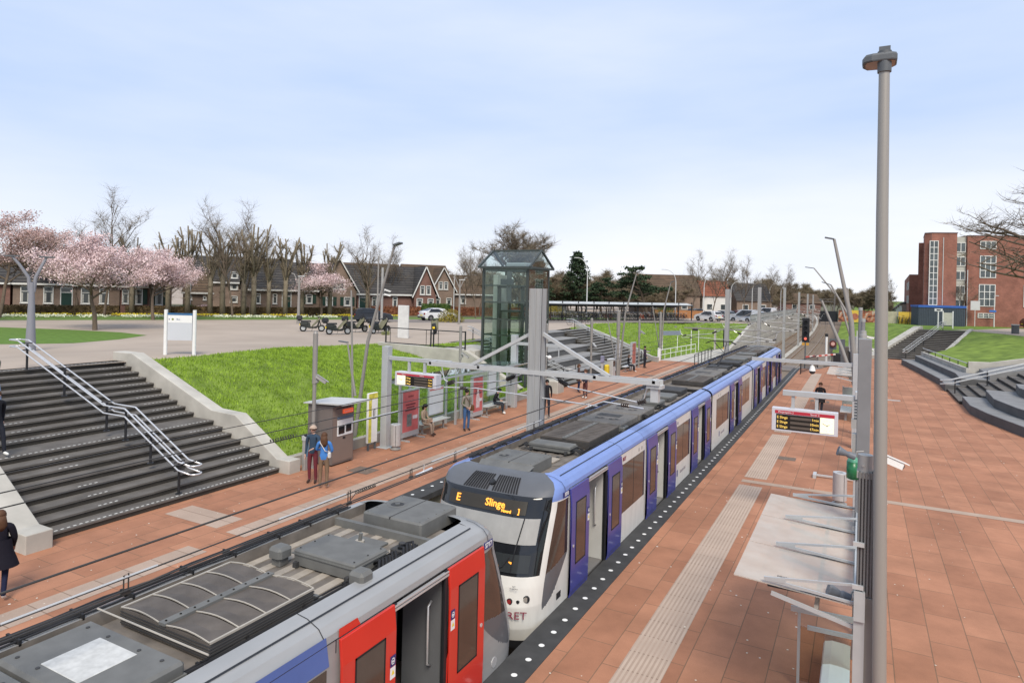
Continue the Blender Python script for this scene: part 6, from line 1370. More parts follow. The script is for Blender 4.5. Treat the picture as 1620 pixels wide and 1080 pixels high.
# ---------------- vehicles ----------------
def car(name, label, x, y, z, head, color, ln=4.35, kind='hatch', group=None, simple=False, cat='car'):
    """head: direction of travel in degrees from +x"""
    root = thing(name, label, cat, (x, y, z), R(head), group)
    paint = mat('car_paint_%s' % name_c(color), color, .3, .1, .03, 2, coat=.6)
    h = 1.47 if kind == 'hatch' else (1.45 if kind == 'liftback' else 1.8)
    L2 = ln/2
    if kind == 'liftback': top = [(-L2, .62), (-L2+.05, .95), (-L2+.25, 1.08), (-L2+1.25, 1.40), (-L2+2.0, h), (-L2+2.75, 1.36), (L2-1.15, .98), (L2-.25, .80), (L2-.02, .60)]
    elif kind == 'van': top = [(-L2, .6), (-L2+.02, 1.5), (-L2+.2, h), (L2-1.7, h), (L2-1.0, 1.1), (L2-.2, .95), (L2, .6)]
    else: top = [(-L2, .62), (-L2+.03, 1.0), (-L2+.35, 1.38), (-L2+.9, h), (-L2+2.1, h-.02), (-L2+2.95, 1.02), (L2-.3, .88), (L2-.02, .64)]
    def width(z_): return .88 if z_ < .95 else .88-.26*(z_-.95)/.55
    def prof(y_off, f, zz=None): return [(px_, y_off*width(pz), pz) for px_, pz in top]
    g = MB(); ys = (-1, -.93, 0, .93, 1); rings = []
    for k in ys:
        rings.append([(px_*(1 if abs(k) < 1 else .985), k*width(pz), pz-(0 if abs(k) < 1 else .03)) for px_, pz in top]+[(L2-.03, k*.84, .28), (-L2+.03, k*.84, .28)])
    g.loft(rings, 0, True); body = g.build('body', paint, root); smooth_by_angle(body, 35)
    # windows
    roofz = h-.09; bz = .98
    xs = [p[0] for p in top]
    a = [p for p in top if p[1] > 1.0]; x0 = a[0][0]+.22; x1 = a[-1][0]-.12 if kind != 'van' else L2-1.1
    for s in (-1, 1):
        P = [(x0, bz), (x0+.42 if kind != 'van' else x0+.05, roofz), ((x0+x1)/2+.35, roofz), (x1-.05, bz)]
        g = MB(); g.quad([(px_, s*(width(pz)+.012), pz) for px_, pz in P][::s]); g.build('side_window', BGLASS, root)
        g = MB(); g.box((x0+x1)/2-.04, (x0+x1)/2+.03, s*width(1.2)-.02, s*width(1.2)+.03, bz, roofz); g.build('door_pillar', BLACK, root)
    def slant(i, j, nm, q=.1):
        (xa, za), (xb, zb) = top[i], top[j]; sgn = 1 if xb > xa else -1
        A = (lerp(xa, xb, q), lerp(za, zb, q)); B = (lerp(xa, xb, 1-q), lerp(za, zb, 1-q)); n_ = Vector((-(zb-za), 0, xb-xa)).normalized()*.012
        g = MB(); g.quad([(A[0]+n_.x, -width(A[1])*.88, A[1]+n_.z), (A[0]+n_.x, width(A[1])*.88, A[1]+n_.z), (B[0]+n_.x, width(B[1])*.84, B[1]+n_.z), (B[0]+n_.x, -width(B[1])*.84, B[1]+n_.z)]); g.build(nm, BGLASS, root)
    if kind == 'liftback': slant(2, 3, 'rear_window'); slant(5, 6, 'windscreen')
    elif kind == 'van': slant(3, 4, 'windscreen'); 
    else: slant(1, 2, 'rear_window'); slant(4, 5, 'windscreen')
    for xw in (-L2+.78, L2-.82):
        for s in (-1, 1):
            g = MB(); g.cyl((xw, s*.70, .315), (xw, s*.875, .315), .315, n=20); wl = g.build('wheel', RUBBER, root)
            g = MB(); g.cyl((xw, s*.86, .315), (xw, s*.885, .315), .2, n=12); g.build('rim', mat('rim_grey', (.3, .3, .31), .3, .6), wl)
            g = MB(); R_ = .37; g.quad([(xw+R_*math.cos(t), s*.884, .315+R_*math.sin(t)) for t in [math.pi*k/10 for k in range(11)]]); g.build('wheel_arch', BLACK, root)
    for s in (-1, 1):
        g = MB(); g.bbox(L2-.32, L2-.05, s*.62-.16, s*.62+.16, .62, .74, .02); g.build('headlight', mat('headlight_glass', (.5, .5, .5), .15), root)
        g = MB(); g.bbox(-L2-.01, -L2+.22, s*.68-.14, s*.68+.14, .70, .90, .02); g.build('tail_light', mat('tail_red', (.25, .02, .02), .25), root)
        g = MB(); g.bbox(.62, .78, s*.98-.08, s*.98+.08, .95, 1.06, .02); g.build('mirror', paint, root)
    g = MB(); g.box(-L2-.015, -L2+.05, -.8, .8, .3, .45); g.box(L2-.06, L2+.012, -.8, .8, .28, .42); g.build('bumper_trim', BLACK, root)
    g = MB(); g.box(-L2-.012, -L2+.02, -.26, .26, .55, .66); g.build('licence_plate', YEL, root)
    return root
def name_c(c): return '%02d%02d%02d' % tuple(int(v*99) for v in c)
car('parked_car', 'black hatchback parked on the road behind the scooters', -46.0, 55.0, 2.41, 55, (.010, .011, .014), 4.1, 'hatch')
car('parked_car', 'white liftback car with a dark rear parked right of the tall white sign board', -43.9, 64.2, 2.41, 66, (.70, .70, .70), 4.4, 'liftback')
CS = [(-19.4, 97.2, 150, (.68, .68, .68), 'hatch', 'small white car at the near end of the far car park'), (-18.6, 103, 148, (.30, .32, .35), 'hatch', 'grey car second in the far car park row'), (-17.8, 107.5, 150, (.08, .02, .02), 'hatch', 'dark red car third in the far car park row'),
      (-14.6, 98.0, 150, (.40, .42, .45), 'van', 'silver grey van nearest the railing of the far car park'), (-17.2, 112, 150, (.62, .62, .63), 'hatch', 'white car farther back in the far car park'), (-16.2, 117, 150, (.05, .06, .10), 'hatch', 'dark blue car far back in the car park'),
      (-14.4, 106, 150, (.35, .38, .42), 'hatch', 'grey blue car behind the silver van in the far car park'), (-24.0, 112, 60, (.1, .1, .1), 'hatch', 'dark car at the back left of the far car park'), (-15.0, 124, 150, (.5, .5, .52), 'van', 'pale van at the far end of the car park')]
for x, y, hd, c, k, l in CS: car('parked_car', l, x, y, 2.41, hd, c, 4.0, k, 'cars in the far car park')
car('parked_car', 'black car parked at the right edge by the brick building', 21.5, 112, 2.61, 10, (.012, .012, .014), 4.2)
sheet('car_park', [(-13, 94), (-26, 94), (-30, 140), (-13.5, 140)], 2.407, ASPH)
# scooters
SCG = mat('scooter_olive', (.015, .018, .016), .55, 0, .15, 5); APRON = mat('scooter_apron', (.15, .145, .095), .8, 0, .2, 8)
def scooter(x, y, z, head, label, box=True, lean=-8):
    root = thing('scooter', label, 'scooter', (x, y, z), 0, 'scooters parked on the plaza'); root.rotation_euler = (R(lean), 0, R(head)); root.scale = (1.14,)*3
    for xw in (-.62, .62):
        g = MB(); n = 20
        R1 = [[(xw+r_*math.cos(t), o, .24+r_*math.sin(t)) for t in [2*math.pi*i/n for i in range(n)]] for r_, o in ((.15, -.045), (.22, -.055), (.24, 0), (.22, .055), (.15, .045), (.15, -.045))]
        g.loft(R1, 0); wl = g.build('wheel', RUBBER, root, smooth=True)
        g = MB(); g.cyl((xw, -.03, .24), (xw, .03, .24), .15, n=16); g.build('rim', mat('rim_light', (.42, .42, .4), .35, .6), wl)
    g = MB()
    prof = [(-.85, .60), (-.80, .40), (-.45, .30), (-.2, .24), (.28, .24), (.40, .38), (.52, .85), (.46, .88), (.30, .42), (.05, .33), (-.12, .36), (-.16, .62), (-.5, .70)]
    for i, wdt in ((0, .13),): g.yprism(prof, -wdt, wdt)
    g.bbox(-.82, -.30, -.16, .16, .42, .68, .05); g.build('body', SCG, root, bevel=.02)
    g = MB(); g.bbox(-.78, -.10, -.14, .14, .68, .78, .04); g.build('seat', BLACK, root)
    g = MB(); g.xprism([(-.2, .3), (.2, .3), (.26, .75), (.12, .98), (-.12, .98), (-.26, .75)], .36, .40); g.v = [(a+.22*(c-.3), b_, c) for a, b_, c in g.v]; g.build('leg_shield', SCG, root)
    g = MB(); g.loft([[(lerp(-.05, .5, t)+.0, s_*w_, zz) for s_, w_, zz in ((-1, .26, .30+.55*t), (1, .26, .30+.55*t), (1, .2, .42+.62*t), (-1, .2, .42+.62*t))] for t in (0, .35, .7, 1)], 0, True); g.build('leg_apron', APRON, root)
    g = MB(); g.tube([(.62, 0, .24), (.50, 0, .70), (.40, 0, 1.0)], .03, 8); g.tube([(.36, -.33, 1.02), (.42, -.15, 1.03), (.42, .15, 1.03), (.36, .33, 1.02)], .02, 6); g.build('fork', BLACK, root)
    g = MB(); g.ball((.46, 0, .98), .11, 12, 0, .8, 1.1, .8); g.build('headlamp', SCG, root, smooth=True)
    g = MB(); g.loft([[(.62+.27*math.cos(t), s_*.07, .24+.27*math.sin(t)) for s_ in (-1, 1)] for t in [R(20+20*k) for k in range(7)]], 0, closed=False); g.build('mudguard', SCG, root)
    for s_ in (-1, 1): g = MB(); g.tube([(.38, s_*.28, 1.03), (.36, s_*.36, 1.2)], .008, 5); g.ball((.35, s_*.38, 1.23), .05, 10, 0, .4, 1.2, .9); g.build('mirror', BLACK, root)
    if box: g = MB(); g.bbox(-1.08, -.68, -.2, .2, .84, 1.12, .07); g.box(-1.0, -.75, -.1, .1, .76, .85); g.build('top_box', BLACK, root)
    g = MB(); g.box(-.87, -.84, -.08, .08, .42, .56); g.build('licence_plate', YEL, root)
    g = MB(); g.tube([(.0, .1, .25), (-.05, .22, .0)], .012, 5); g.build('stand', BLACK, root)
for a in ((-38.9, 39.2, 44, 'leftmost green scooter, parked apart from the others'), (-35.2, 38.2, 60, 'scooter with the black top box nearest the bank, second from the left'), (-36.0, 41.2, 70, 'scooter with an olive apron in the middle of the row'), (-34.6, 42.4, 75, 'scooter half hidden behind the leaning lamp pole'), (-33.7, 41.3, 82, 'rightmost scooter of the row with striped olive apron')):
    scooter(a[0], a[1], G(a[0], a[1]), a[2], a[3])
scooter(-30.6, 44.5, 2.4, 120, 'single scooter half hidden behind the tall white board', False)
g = mb(); rr = random.Random(5)
for k in range(260):
    a = rr.random()*6.28; q = rr.random()*.3; x, y = -32.6+q*math.cos(a), 40.6+q*math.sin(a); hh = .15+.25*rr.random(); g.quad([(x-.015, y, 2.4), (x+.015, y, 2.4), (x+math.cos(a)*.1, y+math.sin(a)*.1, 2.4+hh)])
tag(g.build('weed_tuft', mat('dry_green', (.25, .27, .12), .9), loc=(-32.6, 40.6, 2.4)), 'small dry green weed tuft beside the rightmost scooter', 'plant')
# bicycles
def bicycle(x, y, z, head, label, fc, group='bicycles parked in the rack'):
    root = thing('bicycle', label, 'bicycle', (x, y, z), 0, group); root.rotation_euler = (R(6), 0, R(head))
    for xw in (-.52, .52):
        g = MB(); n = 16; g.loft([[(xw+r_*math.cos(t), o, .34+r_*math.sin(t)) for t in [2*math.pi*i/n for i in range(n)]] for r_, o in ((.315, 0), (.33, -.018), (.345, 0), (.33, .018), (.315, 0))], 0)
        for i in range(6): t = math.pi*i/6; g.beam((xw-.32*math.cos(t), 0, .34-.32*math.sin(t)), (xw+.32*math.cos(t), 0, .34+.32*math.sin(t)), .006, .006)
        g.build('wheel', CABLE, root)
    g = MB(); m_ = mat('bike_%s' % name_c(fc), fc, .4)
    for a, b_ in (((-.52, .34), (-.1, .3)), ((-.52, .34), (-.2, .75)), ((-.1, .3), (-.22, .88)), ((-.1, .3), (.38, .72)), ((-.2, .78), (.36, .82)), ((.34, .95), (.52, .34))): g.beam((a[0], 0, a[1]), (b_[0], 0, b_[1]), .035, .035)
    g.build('frame', m_, root)
    g = MB(); g.bbox(-.36, -.12, -.08, .08, .9, .96, .02); g.build('saddle', BLACK, root)
    g = MB(); g.tube([(.22, -.27, 1.05), (.36, -.15, 1.08), (.36, .15, 1.08), (.22, .27, 1.05)], .014, 5); g.cyl((.34, 0, .92), (.36, 0, 1.08), .015, n=6); g.build('handlebar', STEEL, root)
    g = MB(); g.box(-.75, -.35, -.07, .07, .72, .74); g.loft([[(-.52+.37*math.cos(t), s_*.03, .34+.37*math.sin(t)) for s_ in (-1, 1)] for t in [R(20+25*k) for k in range(6)]], 0, closed=False); g.build('rear_rack', BLACK, root)
    return root
A_ = Vector((-36.5, 73.5)); B_ = Vector((-21.5, 95.8)); dv = (B_-A_).normalized(); nv = Vector((-dv.y, dv.x))
FC = [(.02, .02, .025), (.10, .11, .12), (.03, .04, .08), (.25, .25, .26), (.05, .05, .05), (.10, .03, .03)]
protos = []
for k, c in enumerate(FC): protos.append((c, None))
nb = 46; first = {}
for i in range(nb):
    p = A_+dv*(.2+i*.575)+nv*rnd.uniform(.3, .55); ang = math.degrees(math.atan2(nv.y, nv.x))+rnd.uniform(-7, 7)+(180 if i % 3 == 0 else 0); k = rnd.randrange(6) if i != 31 else 9
    if k == 9:
        bicycle(p.x, p.y, 2.41, ang, 'bright orange bicycle in the rack among the dark ones', (.62, .10, .02), None); continue
    lab_ = 'dark or grey bicycle standing in the roofed rack'
    if k not in first: first[k] = bicycle(p.x, p.y, 2.41, ang, lab_, FC[k])
    else: c = copytree(first[k], (p.x, p.y, 2.41)); c.rotation_euler = (R(rnd.uniform(2, 8)), 0, R(ang))
for i in range(36):
    p = A_+dv*(.4+i*.72)+nv*2.6; k = rnd.randrange(6); k = k if k in first else 0; c = copytree(first[k], (p.x, p.y, 2.41)); c.rotation_euler = (R(5), 0, R(math.degrees(math.atan2(nv.y, nv.x))+rnd.uniform(-8, 8)))
for i, (x, y, a) in enumerate(((-27.3, 68.6, 40), (-28.0, 67.6, 38))):
    c = copytree(first[sorted(first)[i]], (x, y, 2.41), label=['bicycle leaning by the top of the stair handrail, nearer one', 'bicycle leaning by the top of the stair handrail, farther one'][i]); c.rotation_euler = (R(6), 0, R(a))
    if 'group' in c: del c['group']
for i in range(9):
    c = copytree(first[sorted(first)[i % len(first)]], (5.0-.0*i+.42*i, 112.2+.13*i, 2.61), label='bicycle parked by the graffiti boards near the brick building', group='bicycles parked by the graffiti boards'); c.rotation_euler = (R(5), 0, R(80+rnd.uniform(-10, 10)))
# bicycle shelter
def P3(a, b_, z): q = A_+dv*a+nv*b_; return (q.x, q.y, z)
root = thing('bicycle_shelter', 'long black framed bicycle shelter with a curved translucent roof', 'shelter', P3(13, 1.2, 2.4))
LT = (B_-A_).length
for k in range(12):
    a = LT*k/11; g = mb(); g.cyl(P3(a, 0, 2.4), P3(a, 0, 5.0), .075, n=8); g.build('post', BLACK, root, world=True)
    g = mb(); pts = [P3(a, -.3+3.4*t, 4.55+.28*math.sin(math.pi*t)) for t in [i/8 for i in range(9)]]; g.tube(pts, .04, 6); g.build('roof_arch', BLACK, root, world=True)
    g = mb(); g.cyl(P3(a, 2.9, 2.4), P3(a, 2.9, 4.5), .05, n=8); g.build('back_post', BLACK, root, world=True)
g = mb(); g.beam(P3(0, -.3, 4.5), P3(LT, -.3, 4.5), .1, .12); g.beam(P3(0, 3.1, 4.5), P3(LT, 3.1, 4.5), .1, .12); g.build('gutter', BLACK, root, world=True)
g = mb(); rings = [[P3(a, -.3+3.4*t, 4.6+.28*math.sin(math.pi*t)) for t in [i/8 for i in range(9)]] for a in (0, LT)]; g.loft(rings, 0, closed=False)
g.build('roof_sheet', mat('roof_translucent', (.42, .43, .42), .4, 0, .25, 1.2), root, world=True)
g = mb(); g.quad([P3(0, 3.0, 4.2), P3(LT, 3.0, 4.2), P3(LT, 3.0, 4.45), P3(0, 3.0, 4.45)]); g.build('back_rail', BLACK, root, world=True)
g = mb()
for k in range(2): z = 2.8+.5*k; g.beam(P3(0, 2.0, z), P3(LT, 2.0, z), .04, .04)
g.build('rack_rails', GREY, root, world=True)

# ---------------- signs, boards and lamps on the plaza ----------------
root = thing('notice_board', 'white notice board between two white posts at the top of the left stairs', 'sign', (-25.3, 17.9, 3.0))
pa, pb = Vector((-25.80, 17.62, 3.0)), Vector((-24.75, 18.2, 3.0)); ud = (pb-pa).normalized(); nd_ = Vector((ud.y, -ud.x, 0))
for q in (pa, pb): g = mb(); g.cyl(q, q+Vector((0, 0, 1.9)), .075, n=16); g.build('post', WHITE, root, world=True, smooth=False)
g = mb(); g.loft([[tuple(p+n_*.03*s_) for s_ in (-1, 1)] for p, n_ in ()], 0) if 0 else None
def panel(a, b_, z0, z1, th, m, nm, off=0, par=root):
    g = MB(); A = pa+ud*a+nd_*off; B = pa+ud*b_+nd_*off; g.prism([(A-nd_*th).xy[:], (B-nd_*th).xy[:], (B+nd_*th).xy[:], (A+nd_*th).xy[:]], z0, z1); return g.build(nm, m, par, world=True)
Lb = (pb-pa).length
panel(.09, Lb-.09, 3.62, 4.72, .03, mat('board_grey', (.52, .54, .57), .4, 0, .03, 2), 'panel'); panel(.1, Lb-.1, 4.36, 4.66, .034, WHITE, 'header_field'); panel(.08, Lb-.08, 4.68, 4.76, .036, mat('board_blue', (.03, .12, .26), .5), 'blue_cap')
A = pa+ud*.3+nd_*.037; g = mb(); g.quad([tuple(A+ud*(.045*math.cos(t))+Vector((0, 0, 1.5+.045*math.sin(t)))) for t in [2*math.pi*i/12 for i in range(12)]]); g.build('round_logo', mat('logo_olive', (.18, .2, .03), .5), root, world=True)
A = pa+ud*.15+nd_*.037; g = mb(); g.quad([tuple(A+ud*dx+Vector((0, 0, 1.5+dz))) for dx, dz in ((-.03, 0), (.02, -.04), (.02, .04))]); g.build('arrow', LABB, root, world=True)
th_ = math.atan2(ud.y, ud.x); q = pa+ud*.53+nd_*.038-Vector(root.location); text('Bus', .1, mat('sign_text_blue', (.1, .16, .3), .5), root, (q.x, q.y, 1.5), (R(90), 0, th_), 'lettering')
root = thing('plaza_lamp', 'grey conical double headed lamp post on the plaza at the left edge', 'street lamp', (-37.28, 18.1, 2.4))
g = mb(); x, y, z = root.location; g.tube([(x, y, z), (x, y, z+1.2), (x, y, z+2.9), (x, y, z+3.5)], [.24, .19, .13, .12], 18); smooth_by_angle(g.build('pole', mat('lamp_violetgrey', (.22, .225, .25), .5, .1, .05, 2), root, world=True))
vr = Vector((math.cos(TH+.55), math.sin(TH+.55), 0))
for s_ in (-1, 1):
    g = mb(); B0 = Vector((x, y, z)); pts = [B0+vr*s_*.08+Vector((0, 0, 3.0)), B0+vr*s_*.15+Vector((0, 0, 3.75)), B0+vr*s_*(.55 if s_ < 0 else .42)+Vector((0, 0, 4.4)), B0+vr*s_*(.85 if s_ < 0 else .6)+Vector((0, 0, 4.8))]; g.tube(pts, [.09, .08, .07, .06], 10); smooth_by_angle(g.build('arm', mat('lamp_violetgrey', (.22, .225, .25), .5), root, world=True))
    g = mb(); c = pts[-1]; g.beam(c-vr*.32, c+vr*.32, .22, .07); g.build('lamp_head', DGREY, root, world=True)
g = mb(); g.box(-29.9, -29.0, 38.6, 38.78, 2.4, 4.8); tag(g.build('info_totem', mat('totem_white', (.60, .60, .58), .5), loc=(-29.4, 38.7, 2.4), bevel=.03), 'tall blank white sign board standing on the bank edge', 'sign')
def streetlamp(x, y, h, arm, label, z=2.4, kind='arc', r=.09, m=None, group=None, fork=False):
    root = thing('street_lamp', label, 'street lamp', (x, y, z), 0, group); m = m or POLE; B0 = Vector((x, y, z)); v_ = Vector((math.cos(TH), math.sin(TH), 0))
    g = MB()
    if kind == 'arc': g.tube([B0, B0+Vector((0, 0, h*.75))]+[B0+v_*arm*(1-math.cos(t))+Vector((0, 0, h*.75+h*.25*math.sin(t))) for t in [math.pi/2*k/6 for k in range(1, 7)]], [r, r*.75]+[r*.55]*6, 10)
    else: g.tube([B0, B0+Vector((0, 0, h))], [r, r*.55], 10)
    smooth_by_angle(g.build('pole', m, root, world=True))
    g = MB(); T_ = B0+v_*arm+Vector((0, 0, h)); g.beam(T_-v_*.1*np.sign(arm or 1), T_+v_*.55*(np.sign(arm) if arm else 1), .2, .09); g.build('lamp_head', LGREY, root, world=True)
    if fork:
        for s_ in (-1, 1): g = MB(); g.tube([B0+Vector((0, 0, h*.8)), B0+v_*s_*.5+Vector((0, 0, h*1.04)), B0+v_*s_*.75+Vector((0, 0, h*1.06))], .05, 8); g.build('arm', m, root, world=True)
    return root
LW = mat('lamp_white', (.55, .55, .54), .5, 0, .05, 3)
streetlamp(-73.4, 53.2, 10.2, .2, 'tall pale street lamp behind the notice board', kind='straight', r=.16, m=LW)
streetlamp(-45, 54.6, 7.0, 0, 'grey column lamp behind the leaning lamp pole', kind='straight', r=.12)
streetlamp(-37.4, 58.7, 4.7, 0, 'grey lamp post with a forked head left of the lift', kind='straight', r=.13, fork=True)
streetlamp(-48, 46.5, 4.6, 0, 'grey forked lamp post behind the left scooters', kind='straight', r=.16, fork=True)
streetlamp(-33, 84, 8.4, -1.3, 'pale arched street lamp above the bicycle shelter', m=LW, r=.08)
streetlamp(-50, 77, 6.6, 1.0, 'thin lamp post in front of the gabled house', m=LW, r=.07)
for i, (x, y, h, a) in enumerate(((-24.4, 98, 7.4, -1.6), (-21.5, 104, 6.4, .5), (-19.5, 116, 6.2, 1.2), (-18, 130, 6.4, 1.2), (-16.8, 146, 6.5, 1.2), (-16.5, 165, 6.6, 1.2))):
    streetlamp(x, y, h, a, ['pale arched lamp left of the white cars', 'pale lamp behind the white cars', 'first arched lamp behind the far car park', 'second arched lamp behind the far car park', 'third arched lamp behind the far car park', 'farthest arched lamp near the bend of the tracks'][i], m=LW, r=.08, group='arched lamps around the far car park')
# second camera pole on plaza
root = thing('camera_mast', 'grey mast with two white cameras behind the leaning lamp pole', 'camera pole', (-38.4, 47.2, 2.4))
g = mb(); g.cyl((-38.4, 47.2, 2.4), (-38.4, 47.2, 7.9), .12, .11, 12); g.build('pole', GREY, root, world=True)
for zz in (5.9, 5.5): cctv(root, (-38.15, 47.2, zz), R(-60), -.3, WHITE, 'camera_housing', .6)
# right side signs
root = thing('street_sign', 'white direction sign on a post at the top of the far stairs', 'sign', (8.77, 99.6, 2.6))
g = mb(); g.box(8.7, 8.82, 99.5, 99.62, 2.6, 4.95); g.build('post', WHITE, root, world=True); g = mb(); g.box(8.35, 9.2, 99.45, 99.6, 4.75, 5.1); g.build('panel', WHITE, root, world=True); g = mb(); g.box(8.55, 9.0, 99.43, 99.45, 4.86, 5.0); g.build('dark_field', BLACK, root, world=True)
root = thing('notice_board', 'pale notice board on white legs at the top of the far stairs', 'sign', (9.9, 100, 2.6))
g = mb(); g.box(9.3, 10.4, 99.9, 100.05, 3.0, 4.6); g.build('panel', mat('board_cream', (.50, .50, .42), .5), root, world=True)
for x in (9.3, 10.35): g = mb(); g.box(x-.05, x+.07, 99.85, 100.05, 2.6, 4.8); g.build('leg', WHITE, root, world=True)
root = thing('litter_bin', 'dark grey litter bin at the right edge of the far path', 'litter bin', (15.3, 91.1, 2.6))
g = mb(); g.bbox(14.95, 15.6, 90.8, 91.4, 2.6, 3.6, .08); g.build('drum', mat('bin_dark', (.07, .075, .08), .5), root, world=True); g = mb(); g.box(14.93, 15.62, 90.78, 91.42, 3.55, 3.66); g.build('lid', GREY, root, world=True)
streetlamp(16.6, 113.5, 4.4, 0, 'white lamp post with a blue sign in front of the brick building', 2.6, 'straight', .09, LW)
g = mb(); g.box(16.0, 16.8, 113.3, 113.36, 4.7, 4.95); tag(g.build('street_sign', mat('sign_blue', (.02, .15, .5), .5), loc=(16.4, 113.3, 4.8)), 'small blue street name sign on the white lamp post', 'sign')
streetlamp(19.4, 117, 5.6, -1.3, 'white arched lamp in front of the brick building', 2.6, 'arc', .08, LW)
g = mb(); g.box(14.2, 14.28, 112.4, 112.48, 2.6, 5.6, 0); g.box(13.7, 14.8, 112.36, 112.4, 4.9, 6.2, 0); tag(g.build('traffic_sign', LW, loc=(14.2, 112.4, 2.6)), 'white backed traffic sign on a thin post left of the blue street sign', 'sign')

# ---------------- buildings ----------------
BR1 = brickmat('brick_brown', (.24, .165, .12), (.19, .13, .10), (.24, .21, .18), .22, .065, .008, plane='wall', speck=False, bump=.1)
BR2 = brickmat('brick_red_house', (.22, .10, .075), (.17, .08, .06), (.2, .16, .14), .22, .065, .008, plane='wall', speck=False, bump=.1)
BR3 = brickmat('brick_block_red', (.30, .115, .078), (.23, .085, .06), (.26, .16, .13), .24, .08, .010, plane='wall', speck=False, bump=.1, dirt=.3)
RF1 = brickmat('roof_tiles_dark', (.075, .07, .066), (.055, .052, .05), (.015, .015, .017), 3, .34, .05, plane='wall', speck=False, bump=.3)
RF2 = brickmat('roof_tiles_brown', (.13, .085, .055), (.10, .07, .045), (.04, .03, .02), 3, .34, .05, plane='wall', speck=False, bump=.3)
RF3 = brickmat('roof_tiles_red', (.26, .09, .05), (.2, .07, .04), (.07, .03, .02), 3, .34, .05, plane='wall', speck=False, bump=.3)
WF = mat('window_frame_white', (.66, .66, .63), .5, 0, .03, 4); SHUT = mat('shutter_green', (.015, .045, .03), .5, 0, .1, 4); DOORG = mat('door_green', (.012, .04, .03), .4)
def house(name, label, s, o, L_, D, he, hr, wall, roof, wins=(), doors=(), gable=None, group=None, z=2.4, chim=(), hip=False, flat=False):
    """house on the street line: s along, o behind ; front faces the station"""
    base = st(s, o); root = thing(name, label, 'house', (base[0], base[1], z), math.atan2(UY, UX), group)   # local +x along the street, +y away
    g = MB()
    if flat: g.box(0, L_, 0, D, 0, he)
    else:
        g.box(0, L_, 0, D, 0, he); g.xprism([(0, he), (D, he), (D/2, hr)], .01, L_-.01)
    g.build('wall', wall, root)
    g = MB(); ov = .3
    if flat: g.box(-.1, L_+.1, -.1, D+.1, he, he+.25)
    else:
        for a, b_ in (((-ov, he-.15), (D/2, hr)), ((D+ov, he-.15), (D/2, hr))):
            i = .9 if hip else 0
            g.quad([(-.2+0, a[0], a[1]), (L_+.2, a[0], a[1]), (L_+.2-i, b_[0], b_[1]), (-.2+i, b_[0], b_[1])]); g.quad([(-.2, a[0], a[1]+.14), (L_+.2, a[0], a[1]+.14), (L_+.2-i, b_[0], b_[1]+.14), (-.2+i, b_[0], b_[1]+.14)])
    rf = g.build('roof', roof, root)
    g = MB(); g.box(-.25, L_+.25, -.42, -.28, he-.22, he-.02); g.build('gutter', WF, root)
    for cxx in chim: g = MB(); g.box(cxx-.35, cxx+.35, D/2-.3, D/2+.3, hr-.5, hr+.8); g.build('chimney', wall, rf)
    def win(x, zc, w_, h_, y=-.03, shutters=False, nm='window'):
        g = MB(); t = .09; g.box(x-w_/2, x+w_/2, y-.05, y, zc-h_/2, zc-h_/2+t); g.box(x-w_/2, x+w_/2, y-.05, y, zc+h_/2-t, zc+h_/2); g.box(x-w_/2, x-w_/2+t, y-.05, y, zc-h_/2, zc+h_/2); g.box(x+w_/2-t, x+w_/2, y-.05, y, zc-h_/2, zc+h_/2); g.box(x-w_/2, x+w_/2, y-.05, y, zc+h_*.18, zc+h_*.18+.06)
        g.box(x-w_/2-.05, x+w_/2+.05, y-.1, y, zc-h_/2-.08, zc-h_/2)
        f = g.build(nm, WF, root); g = MB(); g.box(x-w_/2+.02, x+w_/2-.02, y-.02, y+.02, zc-h_/2+.02, zc+h_/2-.02); g.build('pane', WGLASS, f)
        g = MB(); g.box(x-w_*.42, x-w_*.2, y-.024, y-.021, zc-h_*.42, zc+h_*.1); g.box(x+w_*.25, x+w_*.42, y-.024, y-.021, zc-h_*.42, zc+h_*.1); g.build('curtain', mat('curtain', (.38, .38, .35), .8, 0, .2, 3), f)
        if shutters:
            for sd in (-1, 1): g = MB(); a = x+sd*(w_/2+.26); g.box(a-.22, a+.22, y-.06, y, zc-h_/2, zc+h_/2); g.build('shutter', SHUT, root)
    for w_ in wins: win(*w_)
    for x in doors: g = MB(); g.box(x-.5, x+.5, -.06, 0, .05, 2.25); d = g.build('door', DOORG, root); g = MB(); g.box(x-.6, x+.6, -.05, -.01, 0, 2.9); g.build('door_frame', WF, d); g = MB(); g.box(x-.5, x+.5, -.07, -.05, 2.35, 2.8); g.build('fanlight', WGLASS, d)
    if gable:
        gx0, gx1, ga, hh, gw = gable; xm_ = ga; g = MB(); y0 = -.6
        g.v = []; P = [(gx0, 0), (gx1, 0), (gx1, hh), (xm_, gw), (gx0, hh)]
        g.yprism([(a, b_) for a, b_ in P], y0, D*.5); g.build('gable_wall', wall, root)
        g = MB()
        for a in (gx0-.35, gx1+.35):
            zz = hh-.25; g.quad([(a, y0-.3, zz), (xm_, y0-.3, gw+.1), (xm_, D*.5, gw+.1), (a, D*.5, zz)][::1]); g.quad([(a, y0-.3, zz+.14), (xm_, y0-.3, gw+.26), (xm_, D*.5, gw+.26), (a, D*.5, zz+.14)])
        g.build('gable_roof', roof, rf)
        g = MB()
        for a in (gx0-.35, gx1+.35): g.beam((a, y0-.32, hh-.18), (xm_, y0-.32, gw+.18), .08, .15)
        g.build('verge_board', WF, root)
        win(xm_-.45, hh+.9, .75, 1.3, y0-.03); win(xm_+.45, hh+.9, .75, 1.3, y0-.03)
        n_ = 2 if gx1-gx0 > 3.2 else 1
        for k in range(n_): win(lerp(gx0, gx1, (k+.5)/n_), 1.75, .95, 1.15, y0-.03, gx1-gx0 > 4.2)
    return root
